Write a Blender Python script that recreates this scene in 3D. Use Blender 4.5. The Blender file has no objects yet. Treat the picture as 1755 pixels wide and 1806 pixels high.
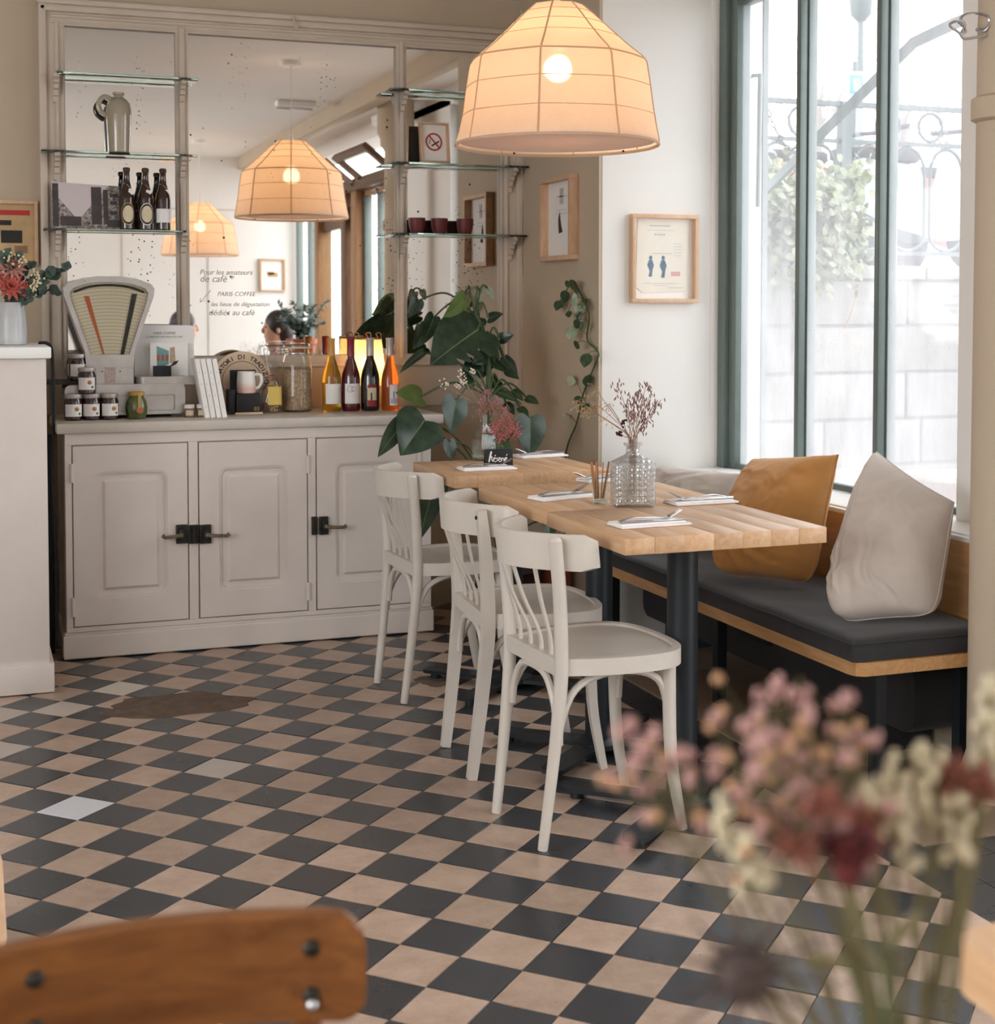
import bpy, bmesh, math, random
from mathutils import Vector, Matrix, Euler
random.seed(7)
sc = bpy.context.scene
COL = sc.collection
PI = math.pi

# ------------------------------------------------------------------ camera
F, CX, CY, EYE = 2560.0, 877.5, 647.0, 1.3125
PITCH, YAW = math.radians(-2.35), math.radians(20.1)
cam_d = bpy.data.cameras.new('camera'); cam = bpy.data.objects.new('camera', cam_d); COL.objects.link(cam)
cam.location = (0, 0, EYE)
cam.rotation_euler = (PI/2 + PITCH, 0, -YAW)
cam_d.sensor_fit = 'HORIZONTAL'; cam_d.sensor_width = 24.0
cam_d.lens = F/1755.0*24.0
cam_d.shift_x = 0.0; cam_d.shift_y = -(903.0-CY)/1755.0
cam_d.clip_start = 0.02; cam_d.clip_end = 200
cam_d.dof.use_dof = True; cam_d.dof.focus_distance = 4.3; cam_d.dof.aperture_fstop = 3.8
sc.camera = cam
# ------------------------------------------------------------------ sky: bright overcast
w = bpy.data.worlds.new('sky'); sc.world = w; w.use_nodes = True
bg = w.node_tree.nodes['Background']
bg.inputs[0].default_value = (0.965, 0.98, 1.0, 1); bg.inputs[1].default_value = 7.4
# daylight portals in the right window openings and the added left band
def portal(x, y0, y1, z0, z1, inward):
    l = bpy.data.lights.new('daylight_portal', 'AREA'); l.shape = 'RECTANGLE'
    l.size = z1-z0; l.size_y = y1-y0; l.cycles.is_portal = True
    o = bpy.data.objects.new('daylight_portal', l); COL.objects.link(o)
    o.location = (x, (y0+y1)/2, (z0+z1)/2); o.rotation_euler = (0, PI/2 if inward < 0 else -PI/2, 0)
portal(3.02, 3.62, 5.19, .67, 2.55, -1)
portal(3.02, -1.1, 2.5, .1, 2.55, -1)
portal(-3.12, -0.9, 2.6, .9, 2.55, 1)
# ------------------------------------------------------------------ exposure
sc.view_settings.view_transform = 'Standard'; sc.view_settings.look = 'None'
sc.view_settings.gamma = 1.0; sc.view_settings.use_curve_mapping = False
sc.view_settings.exposure = 0.28
sc.cycles.max_bounces = 10; sc.cycles.diffuse_bounces = 6; sc.cycles.transparent_max_bounces = 12
sc.cycles.caustics_reflective = False; sc.cycles.caustics_refractive = False
sc.cycles.sample_clamp_indirect = 6.0

# ------------------------------------------------------------------ helpers: positions
FWD = Vector((math.sin(YAW)*math.cos(PITCH), math.cos(YAW)*math.cos(PITCH), math.sin(PITCH)))
RGT = Vector((math.cos(YAW), -math.sin(YAW), 0)); UPV = RGT.cross(FWD); EYEP = Vector((0, 0, EYE))
def ray(u, v): return FWD + RGT*((u-CX)/F) - UPV*((v-CY)/F)
def on_x(u, v, x): d = ray(u, v); return EYEP + d*(x/d.x)
def on_y(u, v, y): d = ray(u, v); return EYEP + d*(y/d.y)
def on_z(u, v, z): d = ray(u, v); return EYEP + d*((z-EYE)/d.z)
def on_d(u, v, dist): return EYEP + ray(u, v)*dist
def pix(p):
    q = Vector(p)-EYEP; z = q.dot(FWD); return CX+F*q.dot(RGT)/z, CY-F*q.dot(UPV)/z, z
# ------------------------------------------------------------------ helpers: objects
def link(o, parent=None):
    COL.objects.link(o)
    if parent is not None: o.parent = parent
    return o
def tag(o, label=None, cat=None, group=None, kind=None):
    if label: o['label'] = label
    if cat: o['category'] = cat
    if group: o['group'] = group
    if kind: o['kind'] = kind
    return o
def thing(name, label, cat, loc=(0, 0, 0), rz=0.0, group=None, kind=None):
    o = bpy.data.objects.new(name, None); link(o); o.location = loc; o.rotation_euler = (0, 0, rz)
    o.empty_display_size = .05
    return tag(o, label, cat, group, kind)
def offset(o):
    v = Vector((0, 0, 0))
    while o is not None: v = v + o.location; o = o.parent
    return v
def copy_tree(o, parent=None):
    c = o.copy(); COL.objects.link(c); c.parent = parent
    for ch in list(o.children): copy_tree(ch, c)
    return c
_boxc = {}
def _bevbox(sx, sy, sz, b, seg):
    k = (round(sx, 5), round(sy, 5), round(sz, 5), round(b, 5), seg)
    if k not in _boxc:
        bm = bmesh.new(); bmesh.ops.create_cube(bm, size=1.0)
        for v in bm.verts: v.co = Vector((v.co.x*sx, v.co.y*sy, v.co.z*sz))
        bmesh.ops.bevel(bm, geom=bm.edges[:], offset=b, segments=seg, affect='EDGES', profile=.5, clamp_overlap=True)
        bm.verts.index_update()
        _boxc[k] = ([v.co.copy() for v in bm.verts], [[v.index for v in f.verts] for f in bm.faces]); bm.free()
    return _boxc[k]
def catmull(P, n, closed=False):
    P = [Vector(p) for p in P]; out = []
    m = len(P); rng = range(m if closed else m-1)
    for i in rng:
        g = lambda j: P[j % m] if closed else P[max(0, min(m-1, j))]
        a, b, c, d = g(i-1), g(i), g(i+1), g(i+2)
        for k in range(n):
            t = k/n
            out.append(.5*((2*b)+(c-a)*t+(2*a-5*b+4*c-d)*t*t+(3*b-a-3*c+d)*t*t*t))
    if not closed: out.append(P[-1].copy())
    return out
def rrect(w, h, r, n=5, cx=0, cy=0):
    pts = []
    for (sx, sy, a0) in ((1, 1, 0), (-1, 1, PI/2), (-1, -1, PI), (1, -1, 1.5*PI)):
        for k in range(n+1):
            a = a0+PI/2*k/n
            pts.append((cx+sx*(w/2-r)+r*math.cos(a), cy+sy*(h/2-r)+r*math.sin(a)))
    return pts
class MB:
    def __init__(s): s.v = []; s.f = []
    def add(s, vs, fs, M=None):
        o = len(s.v)
        s.v += [(M @ Vector(p)) if M is not None else Vector(p) for p in vs]
        s.f += [[i+o for i in f] for f in fs]; return s
    def box(s, c, size, bev=0, rot=None, seg=2):
        M = Matrix.Translation(Vector(c))
        if rot is not None: M = M @ Euler(rot).to_matrix().to_4x4()
        if bev:
            vs, fs = _bevbox(size[0], size[1], size[2], bev, seg)
        else:
            x, y, z = size[0]/2, size[1]/2, size[2]/2
            vs = [(a*x, b*y, d*z) for a in (-1, 1) for b in (-1, 1) for d in (-1, 1)]
            fs = [[0, 1, 3, 2], [4, 6, 7, 5], [0, 4, 5, 1], [2, 3, 7, 6], [0, 2, 6, 4], [1, 5, 7, 3]]
        return s.add(vs, fs, M)
    def bx(s, x0, x1, y0, y1, z0, z1, bev=0): return s.box(((x0+x1)/2, (y0+y1)/2, (z0+z1)/2), (x1-x0, y1-y0, z1-z0), bev)
    def tube(s, pts, r, n=8, caps=True, flat=1.0, up=None, closed=False):
        pts = [Vector(p) for p in pts]; m = len(pts)
        rs = r if isinstance(r, (list, tuple)) else [r]*m
        rings = []; prev = None; o = len(s.v)
        for i, p in enumerate(pts):
            if closed: t = pts[(i+1) % m]-pts[i-1]
            else: t = (pts[min(i+1, m-1)]-pts[max(i-1, 0)])
            if t.length < 1e-9: t = Vector((0, 0, 1))
            t.normalize()
            ref = Vector(up) if up is not None else (prev if prev is not None else (Vector((0, 0, 1)) if abs(t.z) < .9 else Vector((1, 0, 0))))
            b = t.cross(ref)
            if b.length < 1e-6: b = t.cross(Vector((1, .1, 0)))
            b.normalize(); nn = b.cross(t); prev = nn
            for k in range(n):
                a = 2*PI*(k+.5)/n
                s.v.append(p + (b*math.cos(a) + nn*math.sin(a)*flat)*rs[i])
        for i in range(m if closed else m-1):
            for k in range(n):
                a = o+i*n+k; b_ = o+i*n+(k+1) % n; j = (i+1) % m
                s.f.append([a, b_, o+j*n+(k+1) % n, o+j*n+k])
        if caps and not closed:
            s.f.append([o+k for k in range(n)][::-1]); s.f.append([o+(m-1)*n+k for k in range(n)])
        return s
    def lathe(s, prof, n=32, c=(0, 0, 0), M=None, sx=1, sy=1):
        o = len(s.v); c = Vector(c); m = len(prof)
        for (r, z) in prof:
            for k in range(n):
                a = 2*PI*k/n; p = Vector((sx*r*math.cos(a), sy*r*math.sin(a), z))
                s.v.append((M @ p if M is not None else p)+c)
        for i in range(m-1):
            for k in range(n):
                s.f.append([o+i*n+k, o+i*n+(k+1) % n, o+(i+1)*n+(k+1) % n, o+(i+1)*n+k])
        if prof[0][0] > 1e-6: s.f.append([o+k for k in range(n)][::-1])
        if prof[-1][0] > 1e-6: s.f.append([o+(m-1)*n+k for k in range(n)])
        return s
    def prism(s, poly, d0, d1, plane='XY', M=None):
        def P(a, b, d): return {'XY': (a, b, d), 'XZ': (a, d, b), 'YZ': (d, a, b)}[plane]
        n = len(poly); vs = [P(a, b, d0) for a, b in poly]+[P(a, b, d1) for a, b in poly]
        fs = [list(range(n))[::-1], list(range(n, 2*n))]+[[i, (i+1) % n, n+(i+1) % n, n+i] for i in range(n)]
        return s.add(vs, fs, M)
    def ring(s, out, inn, d0, d1, plane='XY', M=None):
        def P(a, b, d): return {'XY': (a, b, d), 'XZ': (a, d, b), 'YZ': (d, a, b)}[plane]
        n = len(out); vs = []
        for poly, d in ((out, d0), (inn, d0), (inn, d1), (out, d1)): vs += [P(a, b, d) for a, b in poly]
        fs = []
        for q in range(4):
            a0, b0 = q*n, ((q+1) % 4)*n
            fs += [[a0+i, a0+(i+1) % n, b0+(i+1) % n, b0+i] for i in range(n)]
        return s.add(vs, fs, M)
    def ball(s, c, r, n=10, m=6, M=None):
        rr = r if isinstance(r, (list, tuple)) else (r, r, r); c = Vector(c); vs = []; fs = []
        vs.append((0, 0, rr[2]))
        for i in range(1, m):
            a = PI*i/m
            for k in range(n):
                b = 2*PI*k/n; vs.append((rr[0]*math.sin(a)*math.cos(b), rr[1]*math.sin(a)*math.sin(b), rr[2]*math.cos(a)))
        vs.append((0, 0, -rr[2])); L = len(vs)-1
        for k in range(n):
            fs.append([0, 1+k, 1+(k+1) % n]); fs.append([L, L-n+(k+1) % n, L-n+k])
        for i in range(m-2):
            for k in range(n): fs.append([1+i*n+k, 1+(i+1)*n+k, 1+(i+1)*n+(k+1) % n, 1+i*n+(k+1) % n])
        T = Matrix.Translation(c)
        return s.add(vs, fs, T @ M if M is not None else T)
    def grid(s, fn, nu, nv):
        o = len(s.v)
        for i in range(nu+1):
            for j in range(nv+1): s.v.append(Vector(fn(i/nu, j/nv)))
        for i in range(nu):
            for j in range(nv):
                a = o+i*(nv+1)+j; s.f.append([a, a+1, a+nv+2, a+nv+1])
        return s
    def mesh(s, name, mat, angle=40, off=None, recalc=True):
        me = bpy.data.meshes.new(name)
        me.from_pydata([tuple(p-off) if off is not None else tuple(p) for p in s.v], [], s.f); me.update()
        if recalc:
            bm = bmesh.new(); bm.from_mesh(me); bmesh.ops.recalc_face_normals(bm, faces=bm.faces[:]); bm.to_mesh(me); bm.free()
        if angle: 
            me.polygons.foreach_set('use_smooth', [True]*len(me.polygons)); me.set_sharp_from_angle(angle=math.radians(angle))
        if mat is not None: me.materials.append(mat)
        return me
    def build(s, name, mat, parent=None, world=False, loc=None, rot=None, angle=40, recalc=True):
        off = offset(parent) if (world and parent is not None) else None
        if world and parent is None and loc is not None: off = Vector(loc)
        o = bpy.data.objects.new(name, s.mesh(name, mat, angle, off, recalc)); link(o, parent)
        if loc is not None: o.location = loc
        if rot is not None: o.rotation_euler = rot
        return o
# ------------------------------------------------------------------ helpers: materials
def S(r, g, b):
    f = lambda c: (c/255/12.92) if c/255 <= .04045 else ((c/255+.055)/1.055)**2.4
    return (f(r), f(g), f(b), 1)
class NT:
    def __init__(s, name):
        s.m = bpy.data.materials.new(name); s.m.use_nodes = True; s.t = s.m.node_tree; s.t.nodes.clear()
        s.out = s.n('ShaderNodeOutputMaterial')
    def n(s, k, **kw):
        x = s.t.nodes.new(k)
        for a, b in kw.items(): setattr(x, a, b)
        return x
    def l(s, a, b): s.t.links.new(a, b)
    def coord(s, kind='Object', scale=(1, 1, 1), rot=(0, 0, 0)):
        c = s.n('ShaderNodeTexCoord'); mp = s.n('ShaderNodeMapping'); s.l(c.outputs[kind], mp.inputs[0])
        mp.inputs['Scale'].default_value = scale; mp.inputs['Rotation'].default_value = rot; return mp.outputs[0]
    def noise(s, vec, scale=5, detail=3, rough=.5, dist=0):
        x = s.n('ShaderNodeTexNoise'); s.l(vec, x.inputs['Vector']); x.inputs['Scale'].default_value = scale
        x.inputs['Detail'].default_value = detail; x.inputs['Roughness'].default_value = rough; x.inputs['Distortion'].default_value = dist
        return x.outputs[0]
    def ramp(s, fac, stops):
        x = s.n('ShaderNodeValToRGB'); s.l(fac, x.inputs[0]); e = x.color_ramp.elements
        while len(e) < len(stops): e.new(.5)
        for i, (p, c) in enumerate(stops): e[i].position = p; e[i].color = c if len(c) == 4 else (*c, 1)
        return x.outputs[0]
    def mix(s, fac, a, b, blend='MIX'):
        x = s.n('ShaderNodeMix', data_type='RGBA', blend_type=blend)
        for i, v in ((0, fac), (6, a), (7, b)):
            if isinstance(v, (int, float, tuple)): x.inputs[i].default_value = v
            else: s.l(v, x.inputs[i])
        return x.outputs[2]
    def math(s, op, a, b=0.0, clamp=False):
        x = s.n('ShaderNodeMath', operation=op); x.use_clamp = clamp
        for i, v in ((0, a), (1, b)):
            if isinstance(v, (int, float)): x.inputs[i].default_value = v
            else: s.l(v, x.inputs[i])
        return x.outputs[0]
    def pbsdf(s, col, rough=.5, metal=0, spec=.5, **kw):
        p = s.n('ShaderNodeBsdfPrincipled')
        for k, v in (('Base Color', col), ('Roughness', rough), ('Metallic', metal), ('Specular IOR Level', spec)):
            if isinstance(v, (int, float, tuple)): p.inputs[k].default_value = v
            else: s.l(v, p.inputs[k])
        for k, v in kw.items(): p.inputs[k.replace('_', ' ')].default_value = v
        return p
    def bump(s, h, strength=.2, dist=.002):
        x = s.n('ShaderNodeBump'); x.inputs['Strength'].default_value = strength; x.inputs['Distance'].default_value = dist
        s.l(h, x.inputs['Height']); return x.outputs[0]
    def done(s, shader): s.l(shader.outputs[0] if hasattr(shader, 'outputs') else shader, s.out.inputs[0]); return s.m
def flat(name, col, rough=.5, metal=0, spec=.5, var=.12, scale=6.0, bump=0.0, bscale=60.0, bdist=.001, **kw):
    t = NT(name); v = t.coord()
    n = t.noise(v, scale, 4, .6)
    dark = tuple(c*(1-var) for c in col[:3])+(1,)
    c = t.mix(t.ramp(n, [(.35, (0, 0, 0)), (.65, (1, 1, 1))]), dark, col)
    p = t.pbsdf(c, rough, metal, spec, **kw)
    if bump: t.l(t.bump(t.noise(v, bscale, 3, .6), bump, bdist), p.inputs['Normal'])
    return t.done(p)
def wood(name, a, b, rough=.45, scale=(1, 1, 1), nsc=14, bump=.05, spec=.4, **kw):
    t = NT(name); v = t.coord('Object', scale)
    oi = t.n('ShaderNodeObjectInfo'); add = t.n('ShaderNodeVectorMath', operation='ADD'); t.l(v, add.inputs[0])
    mul = t.n('ShaderNodeVectorMath', operation='SCALE'); mul.inputs[0].default_value = (7, 13, 5); t.l(oi.outputs['Random'], mul.inputs['Scale'])
    t.l(mul.outputs[0], add.inputs[1]); v = add.outputs[0]
    n1 = t.noise(v, nsc, 4, .65, .6); n2 = t.noise(v, nsc*.25, 2, .5)
    c = t.mix(t.ramp(n1, [(.3, (0, 0, 0)), (.7, (1, 1, 1))]), b, a)
    c = t.mix(t.math('MULTIPLY', n2, .35), c, tuple(x*.7 for x in a[:3])+(1,))
    sh = t.math('ADD', t.math('MULTIPLY', oi.outputs['Random'], .22), .88)
    hsv = t.n('ShaderNodeHueSaturation'); t.l(c, hsv.inputs['Color']); t.l(sh, hsv.inputs['Value'])
    p = t.pbsdf(hsv.outputs[0], rough, 0, spec, **kw)
    if bump: t.l(t.bump(n1, bump, .002), p.inputs['Normal'])
    return t.done(p)
def glass(name, tint=(.95, .98, .97, 1), refl=.10, haze=0.0):
    """thin clear glass: mostly transparent, with a fresnel reflection"""
    t = NT(name)
    tr = t.n('ShaderNodeBsdfTransparent'); tr.inputs[0].default_value = tint
    gl = t.n('ShaderNodeBsdfGlossy'); gl.inputs['Roughness'].default_value = .03
    lw = t.n('ShaderNodeLayerWeight'); lw.inputs[0].default_value = .5
    fac = t.math('ADD', t.math('MULTIPLY', t.math('POWER', lw.outputs['Facing'], 3.0), .75), refl*.4, True)
    m = t.n('ShaderNodeMixShader'); t.l(fac, m.inputs[0]); t.l(tr.outputs[0], m.inputs[1]); t.l(gl.outputs[0], m.inputs[2])
    return t.done(m)
def solid_glass(name, col, rough=.02, ior=1.45, bump=0, bscale=40, vor=False):
    t = NT(name); p = t.pbsdf(col, rough, 0, .5); p.inputs['Transmission Weight'].default_value = 1.0; p.inputs['IOR'].default_value = ior
    if bump:
        v = t.coord()
        if vor:
            x = t.n('ShaderNodeTexVoronoi'); t.l(v, x.inputs['Vector']); x.inputs['Scale'].default_value = bscale; x.inputs['Randomness'].default_value = .12; h = x.outputs[0]
        else: h = t.noise(v, bscale, 2)
        t.l(t.bump(h, bump, .006), p.inputs['Normal'])
    return t.done(p)
def emit(name, col, s):
    t = NT(name); e = t.n('ShaderNodeEmission'); e.inputs[0].default_value = col; e.inputs[1].default_value = s; return t.done(e)
M = {}
M['wall_cream'] = flat('wall_cream', S(196, 180, 158), .85, var=.05, scale=2.5, bump=.15, bscale=25, bdist=.004)
M['wall_white'] = flat('wall_white', S(238, 236, 232), .85, var=.03, scale=2.0, bump=.15, bscale=25, bdist=.004)
M['ceiling'] = flat('ceiling', S(240, 238, 234), .9, var=.02, scale=2)
M['paint'] = flat('paint_ivory', S(220, 210, 202), .45, var=.06, scale=5, bump=.12, bscale=40, bdist=.002)
M['paint_frame'] = flat('paint_frame', S(208, 194, 178), .5, var=.08, scale=6, bump=.1, bscale=40, bdist=.002)
M['counter_top'] = flat('counter_top_paint', S(205, 196, 186), .4, var=.12, scale=7, bump=.1, bscale=40, bdist=.002)
M['chair'] = flat('chair_paint', S(212, 204, 194), .38, var=.07, scale=9, bump=.06, bscale=70)
M['black_metal'] = flat('black_metal', S(38, 44, 49), .42, .3, .5, var=.2, scale=15, bump=.05, bscale=200)
M['iron'] = flat('dark_iron', S(62, 60, 56), .45, .7, .5, var=.4, scale=40, bump=.3, bscale=90)
M['brass'] = flat('worn_steel_handle', S(140, 130, 112), .4, .8, .5, var=.3, scale=50)
M['green_metal'] = flat('green_grey_paint', S(105, 118, 114), .4, 0, .5, var=.1, scale=10)
M['oak'] = wood('oak_top', S(222, 184, 144), S(198, 152, 112), .38, (9, 1, 9), 6)
M['oak_bench'] = wood('oak_bench', S(205, 160, 110), S(176, 126, 78), .4, (9, 1, 9), 6)
M['oak_end'] = wood('oak_frame', S(222, 188, 158), S(200, 160, 126), .5, (6, 6, 1.2), 8)
M['old_wood'] = wood('old_chair_wood', S(150, 94, 42), S(100, 56, 20), .34, (1, 8, 8), 7, .08, Coat_Weight=.3)
M['dark_wood'] = wood('brown_door_wood', S(120, 88, 62), S(86, 60, 40), .5, (8, 8, 1), 8)
M['tan_wood'] = wood('tan_door_wood', S(176, 134, 96), S(150, 108, 72), .5, (8, 8, 1), 8)
M['black_cloth'] = flat('charcoal_cloth', S(52, 51, 52), .9, 0, .2, var=.18, scale=14, bump=.25, bscale=400, bdist=.0006, Sheen_Weight=.2)
M['linen_grey'] = flat('grey_linen', S(205, 193, 183), .95, 0, .15, var=.08, scale=10, bump=.3, bscale=500, bdist=.0006, Sheen_Weight=.2)
M['linen_ochre'] = flat('ochre_linen', S(200, 144, 84), .95, 0, .15, var=.12, scale=12, bump=.3, bscale=500, bdist=.0006, Sheen_Weight=.2)
M['alu'] = flat('cast_aluminium', S(196, 193, 190), .34, .7, .5, var=.15, scale=14, bump=.1, bscale=120)
M['steel'] = flat('steel', S(205, 205, 208), .18, 1, .5, var=.1, scale=30)
M['paper'] = flat('white_paper', S(243, 240, 236), .8, 0, .3, var=.02)
M['napkin'] = flat('white_napkin', S(246, 244, 244), .9, 0, .2, var=.03, scale=30)
M['black'] = flat('black_board', S(30, 31, 34), .55, 0, .4, var=.15)
M['chalk'] = flat('white_paint_marker', S(245, 245, 242), .7, var=.02)
M['marker'] = flat('grey_marker_ink', S(186, 178, 170), .8, var=.08)
M['ink'] = flat('dark_ink', S(50, 46, 46), .8, var=.1)
M['red'] = flat('red_ink', S(190, 45, 50), .6, var=.05)
M['stem'] = flat('green_stem', S(74, 92, 56), .6, var=.25, scale=20)
M['dry_stem'] = flat('dry_stem', S(158, 122, 92), .8, var=.25, scale=40)
M['terracotta'] = flat('terracotta', S(190, 108, 78), .8, var=.12, scale=8)
M['burgundy'] = flat('burgundy_glaze', S(104, 38, 42), .5, var=.2, scale=20)
M['soil'] = flat('soil', S(50, 38, 30), .95, var=.4, scale=60, bump=.6, bscale=80, bdist=.01)
M['stoneware'] = flat('grey_stoneware', S(168, 156, 136), .16, 0, .6, var=.1, scale=10, Coat_Weight=.6)
M['sill'] = flat('sill_white', S(244, 243, 241), .5, var=.02)
M['clear'] = glass('clear_glass')
M['shelf_glass'] = solid_glass('shelf_glass', S(206, 232, 222), .02)
M['bulb'] = emit('warm_bulb', (1, .76, .48, 1), 38)

# ================================================================== THE SETTING
WB, WF, XA, YP, XW, CEIL = 6.08, -1.15, 2.334, 5.19, 2.87, 2.67     # back wall, front wall, alcove wall, pilaster face, window plane
def tile_mat(name, a, b, pit, rough):
    t = NT(name); v = t.coord(); oi = t.n('ShaderNodeObjectInfo'); geo = t.n('ShaderNodeNewGeometry')
    pos = geo.outputs['Position']
    n = t.noise(pos, 13, 6, .75); n2 = t.noise(pos, 60, 5, .75); n3 = t.noise(pos, 2.2, 2, .5)
    c = t.mix(t.ramp(n, [(.3, (0, 0, 0)), (.72, (1, 1, 1))]), b, a)
    c = t.mix(t.ramp(n2, [(.30, (1, 1, 1)), (.37, (0, 0, 0))]), c, pit)
    c = t.mix(t.math('MULTIPLY', t.ramp(n3, [(.4, (0, 0, 0)), (.75, (1, 1, 1))]), .25), c, b)
    hsv = t.n('ShaderNodeHueSaturation'); t.l(c, hsv.inputs['Color'])
    t.l(t.math('ADD', t.math('MULTIPLY', oi.outputs['Random'], .28), .86), hsv.inputs['Value'])
    r = t.math('ADD', t.math('MULTIPLY', n, .25), rough-.12)
    p = t.pbsdf(hsv.outputs[0], r, 0, .65)
    t.l(t.bump(n2, .12, .002), p.inputs['Normal'])
    return t.done(p)
M['tile_dark'] = tile_mat('tile_anthracite', S(62, 65, 70), S(50, 52, 56), S(92, 90, 86), .30)
M['tile_light'] = tile_mat('tile_beige', S(196, 172, 154), S(160, 136, 118), S(112, 90, 74), .42)
M['tile_grey'] = tile_mat('tile_pale_grey', S(205, 194, 184), S(190, 178, 168), S(150, 138, 126), .42)
M['tile_white'] = tile_mat('tile_white', S(226, 226, 232), S(216, 216, 224), S(190, 188, 190), .34)
M['grout'] = flat('grout', S(74, 64, 56), .9, var=.3, scale=30)
M['patch'] = flat('cement_patch', S(112, 94, 80), .9, var=.35, scale=22, bump=.6, bscale=60, bdist=.006)
M['slab'] = flat('tan_stone', S(142, 122, 104), .5, var=.15, scale=5, bump=.1, bscale=40)
floor = MB().bx(-3.05, 3.2, WF-.05, WB+.05, -.10, -.008).build('floor', M['grout']); tag(floor, kind='structure')
O0 = Vector((1.0385, 3.4275)); E1 = Vector((.1025, .0996)); E2 = Vector((.0972, -.0980)); XBORD = 2.035
def clip(poly, ok, cut):
    out = []
    for i, p in enumerate(poly):
        q = poly[(i+1) % len(poly)]
        if ok(p): out.append(p)
        if ok(p) != ok(q): out.append(cut(p, q))
    return out
def tile_poly(rnd, chip):
    """outline of one tile around its centre, edges a little worn"""
    cs = [(-E1-E2)/2, (E1-E2)/2, (E1+E2)/2, (E2-E1)/2]; pts = []
    for i in range(4):
        a, b = cs[i]*.992, cs[(i+1) % 4]*.992; pts.append(a*(1-rnd.random()*.012))
        for t in (.3, .62):
            p = a.lerp(b, t); pts.append(p*(1-rnd.random()*chip))
    return pts
rnd = random.Random(3)
POLYS = [tile_poly(rnd, ch) for ch in (.008, .012, .02, .05, .014, .03)]
tile_meshes = {}
def tile_mesh(mat, k):
    if (mat, k) not in tile_meshes:
        mb = MB(); P = POLYS[k]; n = len(P)
        vs = [(p.x, p.y, -.008) for p in P]+[(p.x, p.y, -.0008) for p in P]+[(p.x*.985, p.y*.985, 0) for p in P]
        fs = [[i, (i+1) % n, n+(i+1) % n, n+i] for i in range(n)]+[[n+i, n+(i+1) % n, 2*n+(i+1) % n, 2*n+i] for i in range(n)]+[list(range(2*n, 3*n))]
        mb.add(vs, fs); tile_meshes[mat, k] = mb.mesh('tile', M[mat], 30)
    return tile_meshes[mat, k]
WHITE = {(-2, -7)}; GREYS = {(1, -6), (1, -11), (2, -12), (3, -12), (2, -13), (0, -11), (5, -12), (1, -13)}
cand = []
for a in range(-46, 46):
    for b in range(-46, 46):
        c = O0+E1*(a+.5)+E2*(b+.5)
        if not (-3.0 < c.x < XBORD+.09 and WF-.05 < c.y < WB+.05): continue
        dark = (a+b) % 2 == 0
        mat = 'tile_dark' if dark else ('tile_white' if (a, b) in WHITE else 'tile_grey' if (a, b) in GREYS else 'tile_light')
        area = 0
        if c.y > .6:
            q = [pix((c+d).to_3d()) for d in ((-E1-E2)/2, (E1-E2)/2, (E1+E2)/2, (E2-E1)/2)]
            u = sum(p[0] for p in q)/4; v = sum(p[1] for p in q)/4
            if -60 < u < 1815 and 1100 < v < 1850 and min(p[2] for p in q) > .3 and c.y < 5.62 and (c.x > .2 or c.y < 5.2):
                area = abs(sum(q[i][0]*q[(i+1) % 4][1]-q[(i+1) % 4][0]*q[i][1] for i in range(4)))/2
        cand.append((area, a, b, c, mat))
cand.sort(key=lambda t: -t[0])
rest = {}
for i, (area, a, b, c, mat) in enumerate(cand):
    k = rnd.randrange(len(POLYS)); dz = rnd.uniform(-.0012, .0012)
    if c.x + .1 > XBORD:       # cut by the border
        P = [Vector((p.x+c.x, p.y+c.y)) for p in POLYS[k]]
        P = clip(P, lambda p: p.x <= XBORD, lambda p, q: p.lerp(q, (XBORD-p.x)/(q.x-p.x)))
        if len(P) < 3: continue
        if i < 300:
            mb = MB().prism([(p.x-c.x, p.y-c.y) for p in P], -.008, 0)
            mb.build('tile', M[mat], floor, loc=(c.x, c.y, dz), angle=30)
        else: rest.setdefault(mat, MB()).prism([(p.x, p.y) for p in P], -.008, dz)
        continue
    if i < 300:
        o = bpy.data.objects.new('tile', tile_mesh(mat, k)); link(o, floor); o.location = (c.x, c.y, dz)
        o.rotation_euler = (rnd.uniform(-.006, .006), rnd.uniform(-.006, .006), rnd.uniform(-.006, .006))
    else:
        rest.setdefault(mat, MB()).add([(p.x+c.x, p.y+c.y, -.008) for p in POLYS[k]]+[(p.x+c.x, p.y+c.y, dz) for p in POLYS[k]],
            [list(range(12, 24))]+[[q, (q+1) % 12, 12+(q+1) % 12, 12+q] for q in range(12)])
for mat, mb in rest.items():
    o = mb.build('tile_field', M[mat], floor, angle=30); tag(o, kind='stuff')
# dark border and the tan stone area under the bench
for k in range(60):
    y0 = -1.1+k*.14
    if y0 > 5.1: break
    if y0 < 1.9:
        continue
    MB().bx(XBORD+.002, XBORD+.131, y0, y0+.138, -.008, 0).build('border_tile', M['tile_dark'], floor)
rest2 = MB()
for k in range(22):
    rest2.bx(XBORD+.002, XBORD+.131, -1.1+k*.14, -1.1+k*.14+.138, -.008, 0)
for i in range(6):
    for k in range(29): rest2.bx(2.168+i*.14, 2.168+i*.14+.138, -1.1+k*.14, -1.1+k*.14+.138, -.008, 0)
tag(rest2.build('border_tile_field', M['tile_dark'], floor), kind='stuff')
for k in range(4):
    MB().bx(2.168, 2.95, 2.915+k*.57, 2.915+k*.57+.567, -.008, .006, .002).build('stone_slab', M['slab'], floor)
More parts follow.
